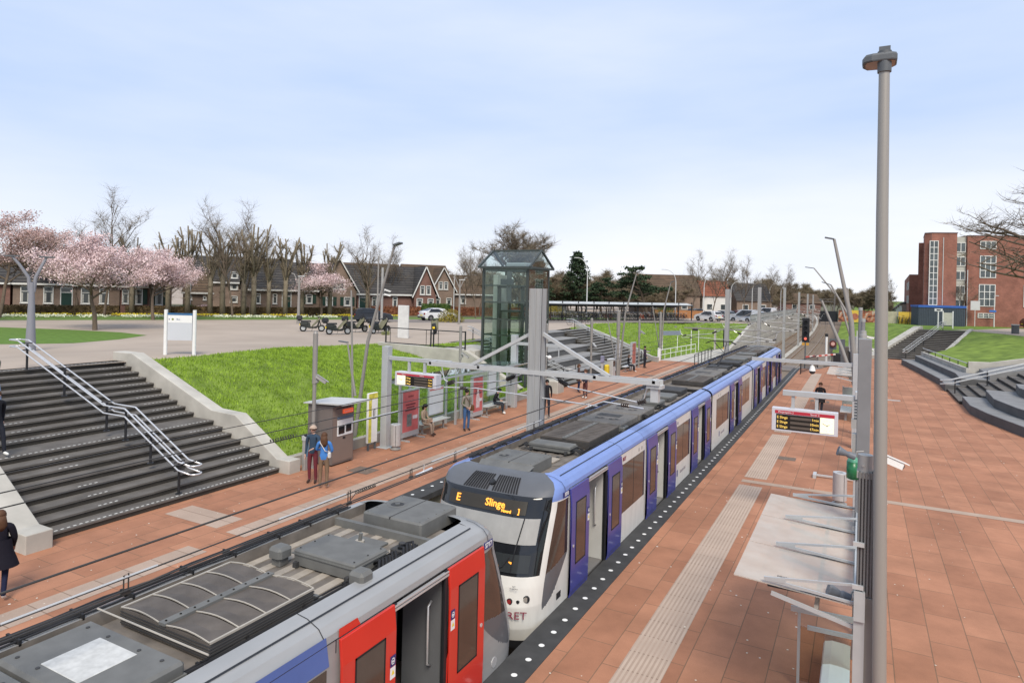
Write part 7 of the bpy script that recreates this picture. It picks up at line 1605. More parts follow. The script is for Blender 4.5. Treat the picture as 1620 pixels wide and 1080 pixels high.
house('terrace_house', 'low brown brick house with a black front door behind the leftmost blossom tree', -12, 5, 11.9, 8, 3.3, 5.6, BR2, RF1, [(2, 2, 1, 1.8), (4.2, 2, 1, 1.8), (9.9, 2, 1, 1.9)], [7])
house('terrace_house', 'low brown brick house with three white windows and a green door', .15, 5, 5.9, 8, 3.3, 5.6, BR1, RF1, [(1.1, 2, .85, 1.85), (3.25, 2, .95, 1.9)], [4.95])
house('terrace_house', 'low brick house with two white windows behind the nearest blossom tree', 6.1, 5, 4.2, 8, 3.25, 5.5, BR1, RF1, [(.85, 1.95, .95, 1.8), (2.65, 1.95, .95, 1.75)], [])
house('terrace_house', 'low dark brick house with green shutters behind the blossom trees', 10.4, 5, 5.3, 8, 3.2, 5.4, BR2, RF1, [(.5, 1.95, .7, 1.7), (1.9, 1.95, .75, 1.8, -.03, True), (4.0, 1.95, .8, 1.9, -.03, True)], [], chim=(4,))
house('cottage', 'small cottage with a reddish brown roof between the houses', 17.0, 6, 3.2, 5, 2.6, 5.1, BR1, RF2, [(.8, 1.9, .4, .5), (2.4, 1.9, .4, .5)], [], hip=True)
house('large_house', 'dark roofed house seen behind the red roofed cottage', 18.5, 16, 13, 9, 4.0, 7.6, BR1, RF1, [(5.0, 5.0, 1, .9), (5.0, 3.4, 1, .9), (5.0, 1.6, 1, .9)], [])
house('gabled_house', 'brick house with dark roof, green shutters and a tall front gable', 24.2, 5, 13.8, 9, 3.15, 6.75, BR1, RF1, [(1.35, 1.95, .65, 1.3), (3.4, 1.95, .55, 1.3), (7.7, 2.0, .85, 1.2, -.03, True)], [4.85], gable=(9.0, 13.8, 11.4, 3.1, 7.35), chim=())
house('gabled_house', 'red brick house with a long dark roof and a white edged front gable', 38.3, 5, 11.4, 9, 2.85, 6.75, BR2, RF1, [(2.35, 1.75, .7, 1.4), (5.3, 1.75, .7, 1.4)], [.8], gable=(7.9, 11.2, 9.55, 2.6, 6.65))
house('large_house', 'brown roofed house behind the two gabled houses', 40, 17, 9, 9, 4, 7.5, BR1, RF2, [(3, 4, 1, 1)], [], chim=())
house('large_house', 'brown roofed house with gables left of the lift, behind bare trees', 49.4, 16, 7.5, 9, 3.6, 7.6, BR1, RF2, [(2, 2, 1, 1.2)], [], gable=(3.5, 7.4, 5.4, 3.4, 7.0))
house('large_house', 'lower brown roofed house just left of the lift tower', 57, 17, 8, 8, 3.0, 6.1, BR1, RF2, [(2, 2, 1, 1.2)], [])
# houses behind the far car park
def hs(x, y, L_, D, he, hr, head, wall, roof, label, gab=False, z=2.4, wins=2):
    root = thing('far_house', label, 'house', (x, y, z), R(head))
    g = MB(); g.box(0, L_, 0, D, 0, he); g.xprism([(0, he), (D, he), (D/2, hr)], 0, L_); g.build('wall', wall, root)
    g = MB()
    for a in ((-.3, he-.1), (D+.3, he-.1)): g.quad([(-.2, a[0], a[1]+.1), (L_+.2, a[0], a[1]+.1), (L_+.2, D/2, hr+.12), (-.2, D/2, hr+.12)])
    g.build('roof', roof, root)
    for k in range(wins):
        for zz in (1.5, 3.8)[:1 if he < 4 else 2]:
            g = MB(); xx = L_*(k+.5)/wins; g.box(xx-.6, xx+.6, -.06, 0, zz-.6, zz+.6); f = g.build('window', WF, root); g = MB(); g.box(xx-.5, xx+.5, -.07, -.04, zz-.5, zz+.5); g.build('pane', WGLASS, f)
WR = mat('render_white', (.62, .61, .58), .7, 0, .06, 1)
hs(-38, 124, 12, 9, 3.6, 7.6, 30, BR1, RF2, 'far brown house with a broad roof behind the bare trees by the bicycle shelter')
hs(-27.5, 132, 5.5, 6, 3.6, 6.6, 30, WR, RF3, 'far house with an orange red roof and a white gable')
hs(-22, 138, 7, 8, 2.8, 6.3, 28, BR1, RF1, 'far dark roofed house behind the parked cars')
hs(-56, 108, 9, 8, 3.4, 6.4, 32, WR, RF2, 'pale low house behind the bicycle shelter')
hs(-16, 172, 8, 8, 2.4, 4.6, 20, BR2, RF2, 'distant brick house behind the car park lamps')
# brick apartment block
Qx, Qy, AB = 8.6, 112., .3
root = thing('apartment_block', 'large red brick apartment block with white windows at the right', 'building', (Qx, Qy, 2.6), AB)
g = mb(); g.box(4.94, 36, 0, 14, 0, 12.85); g.build('main_wall', BR3, root)
g = mb(); g.prism([(-.45, .5), (.2, -.2), (3.5, -.2), (6.0, 8), (2.3, 8)], 0, 13.2); g.build('tower_wall', BR3, root)
g = mb(); g.prism([(-.5, .45), (.2, -.26), (3.56, -.26), (6.06, 8), (2.25, 8)], 13.2, 13.32); g.box(4.9, 36, -.06, 14, 12.85, 12.95); g.build('coping', mat('coping_dark', (.12, .07, .06), .7), root)
g = mb(); g.box(3.5, 4.94, .4, 8, 0, 12.75); g.build('recess_wall', mat('recess_pale', (.42, .42, .38), .7, 0, .1, 2), root)
g = mb(); g.prism([(7.65, 118), (9.5, 118), (11, 130), (8.6, 130)], 2.6, 14.9); o = g.build('rear_wing', BR3, root, world=True); o.rotation_euler = (0, 0, -AB)
g = mb(); g.prism([(6.75, 122), (10, 122), (12, 160), (8.0, 160)], 2.6, 10.2); lw_ = g.build('low_wing', BR3, root, world=True); lw_.rotation_euler = (0, 0, -AB)
def awin(x0, x1, z0, z1, nx, nz, y=-.02, nm='window', par=root):
    z0 -= 2.6; z1 -= 2.6; g = MB(); t = .09
    for i in range(nx+1): x = lerp(x0, x1, i/nx); g.box(x-t/2, x+t/2, y-.08, y, z0, z1)
    for j in range(nz+1): z = lerp(z0, z1, j/nz); g.box(x0-t/2, x1+t/2, y-.085, y-.003, z-t/2, z+t/2)
    f = g.build(nm, WF, par); g = MB(); g.box(x0, x1, y-.04, y+.03, z0, z1); g.build('pane', mat('block_glass', (.07, .085, .09), .1, 0, .6, .9, spec=.7), f)
awin(6.56, 8.55, 13.65, 14.7, 3, 1); awin(6.58, 8.57, 9.55, 12.62, 3, 3); awin(6.52, 8.54, 5.5, 8.55, 3, 3); awin(6.45, 8.45, 3.85, 4.45, 3, 2)
awin(12.2, 14.2, 9.55, 12.62, 3, 3); awin(12.2, 14.2, 5.5, 8.55, 3, 3)
awin(-.05, 1.02, 5.5, 14.68, 2, 10, -.22, 'tower_window')
for z0, z1 in ((13.2, 14.5), (11.2, 12.45), (9.2, 10.4), (7.2, 8.3), (5.2, 6.3)): awin(3.62, 4.82, z0, z1, 2, 1, .38)
g = mb(); g.box(1.68, 1.76, -.27, -.2, 0, 12.6); g.box(4.95, 5.05, -.1, -.0, 0, 8); g.build('drain_pipe', LGREY, root)
for k in range(5):
    for z_ in (3.0, 5.2):
        y_ = .8+3.2*k; x_ = .033*y_-.03; g = mb(); g.quad([(x_-1.85, y_+10, z_), (x_-1.85+.05, y_+11.5, z_), (x_-1.85+.05, y_+11.5, z_+1.3), (x_-1.85, y_+10, z_+1.3)]); f = g.build('window', WF, root); f.rotation_euler = (0, 0, -AB)
# row of houses far behind
for k in range(6):
    x, y = 6.6+.25*k, 138+14*k; z_ = 2.6-.42*k; r2 = thing('row_house', 'house %s of the grey brick row receding left of the apartment block' % ['nearest', 'second', 'third', 'fourth', 'fifth', 'farthest'][k], 'house', (x, y, z_), R(89), 'receding row of houses')
    g = mb(); g.box(0, 13.8, -8, 0, 0, 2.9); g.build('wall', mat('row_brick_pale', (.26, .21, .18), .9, 0, .15, 2), r2); g = mb(); g.quad([(-.1, .4, 2.8), (13.9, .4, 2.8), (13.9, -4, 4.3), (-.1, -4, 4.3)]); g.quad([(-.1, -8.4, 2.8), (13.9, -8.4, 2.8), (13.9, -4, 4.3), (-.1, -4, 4.3)]); g.quad([(-.1, .4, 2.8), (-.1, -4, 4.3), (-.1, -8.4, 2.8)]); g.build('roof', RF1, r2)
    for j in range(5): g = mb(); g.box(.8+2.7*j, 2.1+2.7*j, 0, .05, .3, 2.4); g.build('window', WF, r2)
# blue container and boards
root = thing('container_cabin', 'dark slate grey cabin with a blue roof edge in front of the brick block', 'cabin', (7.2, 108.2, 2.6), .3)
g = mb(); g.box(0, 5.9, 0, 2.6, 0, 2.55)
g.build('wall', mat('cabin_slate', (.055, .07, .09), .6, 0, .15, 3), root); g = mb(); g.box(-.08, 5.98, -.08, 2.68, 2.55, 2.85); g.build('roof_edge', mat('cabin_blue', (.03, .10, .36), .5), root)
g = mb(); [g.box(.15+.22*k, .19+.22*k, -.03, 0, .05, 2.5) for k in range(26)]; g.build('ribs', mat('cabin_slate_dark', (.04, .05, .065), .6), root)
GRAF = mat('graffiti_mix', (.3, .3, .28), .7, 0, .9, 1.6, detail=3)
nt = GRAF.node_tree; xx_ = [q for q in nt.nodes if q.type == 'MIX'][0]; zz_ = [q for q in nt.nodes if q.type == 'TEX_NOISE'][0]; rmp = nt.nodes.new('ShaderNodeValToRGB'); rmp.color_ramp.elements[0].position = .35; rmp.color_ramp.elements[0].color = (.02, .03, .04, 1); rmp.color_ramp.elements[1].position = .65; rmp.color_ramp.elements[1].color = (.45, .42, .35, 1)
e_ = rmp.color_ramp.elements.new(.5); e_.color = (.35, .12, .06, 1); nt.links.new(zz_.outputs['Fac'], rmp.inputs['Fac']); nt.links.new(rmp.outputs['Color'], nt.nodes['Principled BSDF'].inputs['Base Color'])
YB = mat('board_yellow', (.60, .42, .07), .6, 0, .12, 2)
for k, (x0, x1, y, m_, l) in enumerate(((4.95, 6.35, 112.6, YB, 'yellow painted hoarding board with a dark emblem left of the cabin'), (6.45, 6.75, 112.6, YB, 'narrow yellow board end next to the cabin'), (2.6, 4.85, 113.2, mat('board_pale', (.40, .38, .28), .6, 0, .3, 1.2), 'pale hoarding board behind the parked bicycles'), (-1.4, -.1, 113.5, YB, 'yellow hoarding with a reddish painted figure behind the leaning lamp'), (-3.0, -1.5, 113.4, GRAF, 'dark graffiti hoarding left of the yellow one'), (-.0, 2.5, 113.4, GRAF, 'grey graffiti hoarding hidden by the tall lamp post'))):
    g = mb(); g.box(x0, x1, y, y+.08, 2.55, 4.35); o = tag(g.build('hoarding', m_, loc=((x0+x1)/2, y, 2.55)), l, 'hoarding')
    if k == 0:
        for j in range(3): g = mb(); g.box(x0+.3+.1*j-x0*0-(x0+x1)/2, x0+.9-.08*j-(x0+x1)/2, -.02, 0, .65+.27*j, .72+.27*j); g.build('emblem', mat('emblem_dark', (.12, .09, .03), .6), o)
    if k == 3:
        g = mb(); g.cyl((0, -.02, .85), (0, -.01, .85), .5, n=20); g.build('painted_figure', mat('figure_red', (.35, .13, .08), .6, 0, .6, 4), o)
root = thing('panel_fence', 'dark slatted fence above the far right grass slope', 'fence', (-4, 118, 2.5))
g = mb(); g.box(-5.6, -3.1, 114, 114.08, 2.45, 4.1); g.build('panel', mat('fence_slate', (.04, .045, .055), .6), root, world=True)
g = mb()
for k in range(18): g.box(-5.6+.14*k, -5.53+.14*k, 113.94, 114, 2.45, 4.1)
g.build('slats', BLACK, root, world=True)
# ---------------- trees ----------------
def meshobj(name, V, F, m):
    me = bpy.data.meshes.new(name); V = np.asarray(V, np.float32); F = np.asarray(F, np.int32); k = F.shape[1]
    me.vertices.add(len(V)); me.vertices.foreach_set('co', V.ravel()); me.loops.add(F.size); me.loops.foreach_set('vertex_index', F.ravel()); me.polygons.add(len(F)); me.polygons.foreach_set('loop_start', np.arange(0, F.size, k, dtype=np.int32)); me.update(calc_edges=True)
    for q in (m if isinstance(m, list) else [m]): me.materials.append(q)
    return me
def grow(seed, h, trunk, spread, levels, nb, r0, upw=.5, droop=0., lenf=.68, first=.35, jitter=.35):
    """returns MB of limbs and list of twig points"""
    rr = random.Random(seed); g = MB(); tips = []
    def br(p, d, ln, r, lv):
        n = 4; pts = [p]; q = p.copy(); dd = d.copy()
        for i in range(n):
            dd = (dd+Vector((rr.gauss(0, .12), rr.gauss(0, .12), rr.gauss(0, .08)+upw*.06-droop*.05))).normalized(); q = q+dd*ln/n; pts.append(q.copy())
        g.tube(pts, [r*(1-.55*i/n) for i in range(n+1)], 5 if lv > 1 else 8, cap=False)
        if lv >= levels: tips.extend(pts[1:]); return
        k = nb[min(lv, len(nb)-1)]
        for j in range(k):
            t = (first if lv == 0 else .25)+(1-(first if lv == 0 else .25))*(j+.6)/k; i = min(n-1, int(t*n)); pp = pts[i].lerp(pts[i+1], t*n-i)
            a = rr.random()*6.283; side = Vector((math.cos(a), math.sin(a), 0)); nd = (dd*(1-spread)+side*spread+Vector((0, 0, upw*.35))).normalized()
            br(pp, nd, ln*lenf*rr.uniform(.75, 1.15)*(1.1-.4*t), r*(.55-.1*t), lv+1)
        if lv == 0: br(pts[-1], dd, ln*.55, r*.45, lv+1)
    br(Vector((0, 0, 0)), Vector((0, 0, 1)), trunk, r0, 0)
    return g, tips
def leaves(seed, tips, n, rad, size, flat=.5, gauss=True):
    rng = np.random.default_rng(seed); T = np.array([tuple(t) for t in tips]); idx = rng.integers(0, len(T), n)
    C = T[idx]+rng.normal(0, rad, (n, 3))*np.array([1, 1, flat]); s = size*(.6+.8*rng.random(n))
    A = rng.normal(0, 1, (n, 3)); A /= np.linalg.norm(A, axis=1)[:, None]; B = np.cross(A, rng.normal(0, 1, (n, 3))); B /= np.linalg.norm(B, axis=1)[:, None]
    V = np.stack([C-A*s[:, None], C+B*s[:, None]*.8, C+A*s[:, None], C-B*s[:, None]*.8], 1).reshape(-1, 3)
    return V, np.arange(n*4).reshape(-1, 4)
def twigs(seed, tips, n, ln, w_, up_=.5, ls=1):
    rng = np.random.default_rng(seed); T = np.array([tuple(t) for t in tips]); idx = rng.integers(0, len(T), n); C = T[idx]
    D = rng.normal(0, 1, (n, 3)); D[:, 2] = np.abs(D[:, 2])*up_+.15; D /= np.linalg.norm(D, axis=1)[:, None]; l_ = ln*(.4+rng.random(n))
    S = np.cross(D, rng.normal(0, 1, (n, 3))); S /= np.linalg.norm(S, axis=1)[:, None]
    V = np.stack([C-S*w_, C+S*w_, C+D*l_[:, None]], 1).reshape(-1, 3); return V, np.arange(n*3).reshape(-1, 3)
def tree(name, label, cat, loc, g, crown, cm, bark, crown_name='crown', group=None, scale=1, rz=0):
    root = thing(name, label, cat, loc, rz, group); root.scale = (scale,)*3
    g.build('trunk', bark, root, smooth=True)
    o = bpy.data.objects.new(crown_name, meshobj(crown_name, crown[0], crown[1], cm)); COL.objects.link(o); o.parent = root
    return root
def varmat(name, cs, sc=3., rough=.85):
    m = mat(name, cs[0], rough, 0, .2, sc, spec=.15); nt = m.node_tree; x = [q for q in nt.nodes if q.type == 'MIX'][0]; z = [q for q in nt.nodes if q.type == 'TEX_NOISE'][0]
    r = nt.nodes.new('ShaderNodeValToRGB'); r.color_ramp.elements[0].position = .36; r.color_ramp.elements[1].position = .64; r.color_ramp.elements[0].color = (*cs[0], 1); r.color_ramp.elements[1].color = (*cs[1], 1)
    if len(cs) > 2: e = r.color_ramp.elements.new(.5); e.color = (*cs[2], 1)
    nt.links.new(z.outputs['Fac'], r.inputs['Fac']); nt.links.new(r.outputs['Color'], nt.nodes['Principled BSDF'].inputs['Base Color']); return m
BLOS = varmat('blossom_pink', [(.50, .37, .36), (.78, .64, .64), (.66, .50, .50)], 1.6); BLOS2 = varmat('blossom_brownish', [(.38, .25, .22), (.64, .49, .47), (.52, .37, .35)], 1.6)
TWG = varmat('twig_brown', [(.13, .10, .075), (.24, .20, .145)], .6); CON = varmat('conifer_green', [(.025, .045, .025), (.06, .085, .045)], 1.2); BUSHG = varmat('bush_green', [(.03, .06, .015), (.10, .16, .04)], 2.)
def blossom(seed, h, label, loc, m=BLOS, n=15000, wide=1., group='pink blossom trees on the verge'):
    g, tips = grow(seed, h, h*.52, .78, 3, (7, 5, 4), .17, .45, 0, .82, .50)
    V, F = leaves(seed, tips, int(n*1.4), .30, .056, .7); return tree('blossom_tree', label, 'tree', loc, g, (V, F), m, WOOD, group=group)
bt = []
bt.append(blossom(11, 8.3, 'nearest pink blossom tree, standing on the grass island', (-50.3, 28.7, 2.4), n=19000)); bt[0].scale = (1.05, 1.05, 1.0)
bt.append(blossom(12, 8.6, 'pink blossom tree right of the nearest one, by the flower verge', (-61, 40.3, 2.4), n=15000))
bt.append(blossom(13, 10.4, 'brownish pink blossom tree at the left edge behind the lamp post', (-71.5, 32.0, 2.4), BLOS2, 20000)); bt[-1].scale = (1.1, 1.1, 1.12)
bt.append(blossom(14, 9.8, 'brownish blossom tree at the very left edge of the picture', (-66, 22.5, 2.4), BLOS2, 18000))
bt.append(blossom(15, 7.6, 'small pale blossom tree in front of the gabled house', (-58.6, 60.5, 2.4), n=11000))
c = copytree(bt[2], (-79, 43, 2.4), 1.0, 1.0, 'blossom tree behind the nearest one, in front of the low houses'); c = copytree(bt[0], (-73, 48, 2.4), 2.2, 1.0, 'partly hidden blossom tree between the nearest tree and the pale street lamp')
# pollarded and bare trees
def pollard(seed, h):
    rr = random.Random(seed); g = MB(); tips = []; tr = h*.42
    g.tube([(0, 0, 0), (.05, .03, tr*.5), (0, 0, tr)], [.30, .25, .24], 10)
    for k in range(8):
        a = k*2.4+rr.random(); d = Vector((math.cos(a)*.32, math.sin(a)*.32, 1)).normalized(); p = Vector((0, 0, tr*rr.uniform(.7, 1.0))); pts = [p]; ln = h*rr.uniform(.34, .56)
        for i in range(4): d = (d+Vector((rr.gauss(0, .10), rr.gauss(0, .10), .12))).normalized(); p = p+d*ln/4; pts.append(p.copy())
        g.tube(pts, [.12, .10, .088, .08, .068], 6)
        for j in range(3):
            q = pts[1+j]; a2 = rr.random()*6.28; dd = Vector((math.cos(a2)*.8, math.sin(a2)*.8, .9)).normalized(); l2 = rr.uniform(.6, 1.3); g.tube([q, q+dd*l2*.5, q+dd*l2+Vector((0, 0, .25))], [.08, .07, .055], 5); tips += [q+dd*l2*t for t in (.3, .6, 1)]
        tips += pts[1:-1]
    for k in range(30): tips.append(Vector((rr.gauss(0, .25), rr.gauss(0, .25), rr.uniform(tr*.35, tr*1.15))))
    V, F = twigs(seed, tips, 1500, 1.1, .009, .35); return g, (V, F)
PL = [(-63.4, 52.9, 10.6, 1), (-62.0, 55.3, 10.1, 2), (-66.0, 50.5, 10.9, 3), (-60.3, 59, 10.4, 1), (-58.2, 61.5, 10.7, 2), (-68.5, 47.0, 10.6, 3), (-71.0, 44.4, 10.0, 2), (-56.5, 66.5, 9.0, 3), (-64.8, 51.2, 11.8, 2), (-62.6, 53.6, 12.2, 3), (-67.4, 48.6, 11.6, 1), (-61.0, 57.0, 11.0, 1)]
PP = {}; GN = 'pollarded trees along the street'
PLL = ['pollarded tree in the middle of the tallest bare group', 'pollarded tree on the right of the tallest bare group', 'pollarded tree just right of the pale street lamp', 'pollarded tree left of the small blossom tree', 'pollarded tree rising behind the small blossom tree', 'pollarded tree behind the pale street lamp', 'leftmost pollarded tree, above the blossom trees', 'small pollarded tree right of the front gable', 'tall pollarded tree between the two trees right of the pale lamp', 'tallest pollarded tree of the bare group', 'pollarded tree with thick stems close to the pale street lamp', 'pollarded tree at the right end of the tallest group']
for (x, y, h, k), l in zip(PL, PLL):
    if k not in PP: gg, cr_ = pollard(k+40, 10.5); PP[k] = tree('pollarded_tree', l, 'tree', (x, y, 2.4), gg, cr_, TWG, BARKG, 'twigs', GN, h/10.5, x)
    else: copytree(PP[k], (x, y, 2.4), x*1.7, h/10.5, l)
def bare(seed, h, n=1700, tw=.009, spread=.5): 
    g, tips = grow(seed, h, h*.62, spread, 3, (8, 4, 3), h*.011, .6, 0, .62, .35); return g, twigs(seed, tips, n, h*.11, tw, .8)
BT = []
for k in range(3):
    g, c = bare(60+k, 10); BT.append(tree('bare_tree', ['tall thin bare tree rising behind the leftmost blossom trees', 'slender bare tree above the pollarded group', 'bare tree with fine twigs right of the pollarded trees'][k], 'tree', [(-72, 42, 2.4), (-61, 49.5, 2.4), (-60, 75, 2.4)][k], g, c, TWG, WOOD, 'twigs', 'bare trees among the houses', [1.25, 1.2, 1.0][k]))
BL = [(-52.5, 84, 1.0, 0, 'bare tree between the two gabled houses and the lift'), (-44, 73, .85, 1, 'bare tree just left of the lift tower'), (-47, 79, .95, 2, 'bare tree behind the forked lamp left of the lift'), (-41, 80, .9, 1, 'bare tree directly behind the lift'),
      (-24, 108, 1.0, 0, 'bare tree above the brown house behind the car park'), (-21.8, 112, .95, 1, 'second bare tree behind the car park'), (-20.2, 118, 1.05, 2, 'third bare tree behind the car park'), (-18.3, 124, 1.0, 0, 'fourth bare tree behind the car park, by the bend'), (-16.3, 140, .95, 1, 'fifth bare tree beyond the car park'), (-15, 160, 1.0, 2, 'small bare tree far along the tracks'),
      (-66, 55, 1.25, 2, 'tall fine twigged tree among the pollarded group'), (-55.5, 66, 1.05, 0, 'fine bare tree above the front gable of the brick house'), (12.3, 113, .75, 1, 'thin bare tree in front of the slate grey cabin')]
for x, y, s_, k, l in BL: copytree(BT[k], (x, y, 2.4), x*1.3, s_, l)
# big bare tree at the right edge
g, tips = grow(93, 20, 8, .70, 4, (8, 5, 4, 3), .40, .30, 0, .86, .25); cr_ = twigs(91, tips, 5000, .9, .012, .6)
tree('bare_tree', 'large spreading bare tree at the right edge above the brick building', 'tree', (17.8, 83, 2.6), g, cr_, TWG, WOOD, 'twigs', None, 1.36)
# conifers
def conifer(seed, h, w_, n=5200):
    rng = random.Random(seed); g = MB(); g.tube([(0, 0, 0), (.0, .1, h*.5), (0, 0, h)], [h*.018, h*.012, .01], 7); tips = []
    for k in range(26):
        z = h*(.18+.8*k/26); r = w_*(1-(z/h))**.8+.25
        for j in range(6):
            a = j*1.05+k*.7+rng.random(); rr_ = r*rng.uniform(.55, 1.1); e = Vector((math.cos(a)*rr_, math.sin(a)*rr_, z-.10*rr_)); g.tube([(0, 0, z), tuple(e)], [.03, .01], 4, cap=False); tips += [Vector((0, 0, z)).lerp(e, t) for t in (.35, .6, .8, 1)]
    return g, leaves(seed, tips, n, .2, .17, .45)
g, c = conifer(5, 11.5, 4.6, 7500); cf = tree('conifer_tree', 'tall dark spruce above the bicycle shelter', 'tree', (-46, 112, 2.4), g, c, CON, WOOD)
copytree(cf, (-51, 106, 2.4), 2, .86, 'broader spruce just left of the tall spruce')
g, tips = grow(33, 9, 5.5, .8, 3, (6, 4, 3), .3, .2, 0, .8, .4); V, F = leaves(3, tips, 5200, .3, .17, .35)
cp = tree('pine_tree', 'flat topped dark pine right of the arched lamp', 'tree', (-31, 106, 2.4), g, (V, F), CON, WOOD); copytree(cp, (-40.5, 110, 2.4), 1, .78, 'rounded dark pine between the spruce and the flat topped pine')
g, tips = grow(151, 8, 4.4, .62, 3, (9, 5, 4), .2, .5, 0, .8, .3); c = twigs(7, tips, 8000, .8, .014, .8); big = tree('bare_tree', 'big budding tree with a rounded crown behind the lift tower', 'tree', (-47, 92, 2.4), g, c, TWG, WOOD, 'twigs', None, 1.75)
# wooded background: individual crowns
WB = varmat('wood_brown', [(.12, .095, .07), (.24, .195, .14), (.18, .145, .09)], .35); WY = varmat('wood_yellowgreen', [(.14, .13, .04), (.30, .24, .05)], .4)
bg = []
for k in range(3):
    g, tips = grow(120+k, 8, 4.2, .7, 3, (7, 5, 4), .16, .4, 0, .8, .25); V1, F1 = twigs(k, tips, 5200, 1.1, .03, .7); V2, F2 = leaves(k, tips, 2600, .5, .07, .8)
    V = np.concatenate([V1, V2]); F = np.concatenate([F1, len(V1)+F2[:, :3]]); bg.append((g, (V, F)))
spots = []
rr = random.Random(21)
for k in range(16): t = k/15; spots.append((lerp(-40, -14.5, t)+rr.uniform(-1, 1), lerp(112, 176, t)+rr.uniform(-3, 3), rr.uniform(.55, .8)))
for k in range(26): t = k/25; spots.append((lerp(-62, -20, t)+rr.uniform(-2, 2), lerp(96, 150, t)+rr.uniform(-4, 4), rr.uniform(.7, 1.05)))
for k in range(30): t = k/29; spots.append((lerp(-58, -14.5, t)+rr.uniform(-2, 2), lerp(128, 240, t)+rr.uniform(-8, 8), rr.uniform(.9, 1.3)))
for k in range(16): t = k/15; spots.append((lerp(-24, 1.5, t), 330+rr.uniform(-20, 20), rr.uniform(.8, 1.2)))
for k in range(7): spots.append((-12+1.7*k*1.2, 235+rr.uniform(-15, 15)-6*k, rr.uniform(.5, .85)))
for k in range(9): spots.append((-.3+.75*k, 205-3*k, rr.uniform(.4, .6) if k not in (4, 5) else 1.0))
for k in range(6): spots.append((-104+5*k, 88+3*k, rr.uniform(.9, 1.1)))
for k in range(8): spots.append((-96+7.5*k, 66+9*k, rr.uniform(.8, 1.0)))
bp = []
WN = ['western', 'middle', 'eastern']
for i, (x, y, s_) in enumerate(spots):
    k = i % 3
    if len(bp) < 3: bp.append(tree('woodland_tree', 'brown leafless tree in the wooded background beyond the station', 'tree', (x, y, 2.2), *bg[k], WB, WOOD, 'crown', 'trees of the wooded background', s_, x))
    else: copytree(bp[k], (x, y, 2.2), x*2.1, s_)
# two tall poplars far right of the tracks
for x, y, l in ((4.6, 190, 'left of two narrow trees behind the row of houses'), (6.6, 186, 'right of two narrow trees behind the row of houses')): c = copytree(BT[1], (x, y, 2.4), x, (.5, .5, 1.0), l, None); 
# hedges, flowers
HED = varmat('hedge_brown', [(.07, .05, .025), (.16, .115, .06)], 3.); HEDR = varmat('hedge_red', [(.14, .05, .025), (.25, .11, .06)], 2.5)
def hedge(s0, s1, o, h, d, m, label, n):
    a = st(s0, o); root = thing('hedge', label, 'hedge', (a[0], a[1], 2.4), math.atan2(UY, UX)); L_ = s1-s0
    g = MB(); g.box(0, L_, -d*.35, d*.35, 0, h*.88); g.build('stems', m, root)
    rng = np.random.default_rng(int(abs(s0)*3+9)); C = rng.random((n, 3))*np.array([L_, d, h])-np.array([0, d/2, 0]); V, F = leaves(int(abs(s0)+50), [tuple(q) for q in C[:400]], 1, .01, .01); s = .05
    A = rng.normal(0, 1, (n, 3)); A /= np.linalg.norm(A, axis=1)[:, None]; B = np.cross(A, rng.normal(0, 1, (n, 3))); B /= np.linalg.norm(B, axis=1)[:, None]; s = .045+.05*rng.random(n)
    V = np.stack([C-A*s[:, None], C+B*s[:, None], C+A*s[:, None], C-B*s[:, None]], 1).reshape(-1, 3); F = np.arange(n*4).reshape(-1, 4)
    ob = bpy.data.objects.new('foliage', meshobj('foliage', V, F, m)); COL.objects.link(ob); ob.parent = root
hedge(-22, 10.6, 0, 1.0, .7, HED, 'long clipped brown hedge in front of the low houses at left', 16000)
hedge(11.2, 24, 0, 1.0, .7, HED, 'brown hedge left of the pollarded trees', 8000); hedge(24.5, 38, 0, 1.0, .7, HED, 'brown hedge in front of the gabled house with shutters', 8000)
hedge(38.5, 64, 1.2, 1.25, .9, HEDR, 'reddish leafed hedge behind the parked cars', 12000); hedge(46, 50, .3, 1.7, 1, BUSHG, 'clipped green hedge by the white edged gable', 3000)
def flowers(name, s0, s1, o0, o1, n, cols, label):
    rng = np.random.default_rng(n); U = rng.random((n, 2)); clump = (np.sin(U[:, 0]*90)+np.sin(U[:, 0]*37+2)+rng.normal(0, .6, n)) > -.4; U = U[clump]; n = len(U)
    X = s0+(s1-s0)*U[:, 0]; O = o0+(o1-o0)*U[:, 1]; C = np.stack([P0[0]+UX*X+NX*O, P0[1]+UY*X+NY*O, 2.5+.15*rng.random(n)], 1); s = .05+.04*rng.random(n)
    A = rng.normal(0, 1, (n, 3)); A /= np.linalg.norm(A, axis=1)[:, None]; B = np.cross(A, rng.normal(0, 1, (n, 3))); B /= np.linalg.norm(B, axis=1)[:, None]
    V = np.stack([C-A*s[:, None], C+B*s[:, None], C+A*s[:, None], C-B*s[:, None]], 1).reshape(-1, 3); o = bpy.data.objects.new(name, meshobj(name, V, np.arange(n*4).reshape(-1, 4), cols)); COL.objects.link(o); o['kind'] = 'stuff'; tag(o, label, 'flowers')
flowers('white_flowers', -24, 33, -7.6, -4.6, 9000, mat('petal_white', (.62, .64, .50), .7), 'drifts of white spring flowers on the verge before the houses')
flowers('yellow_flowers', -2, 42, -3.4, -1.2, 3800, mat('petal_yellow', (.62, .50, .04), .7), 'band of yellow daffodils in front of the hedge')
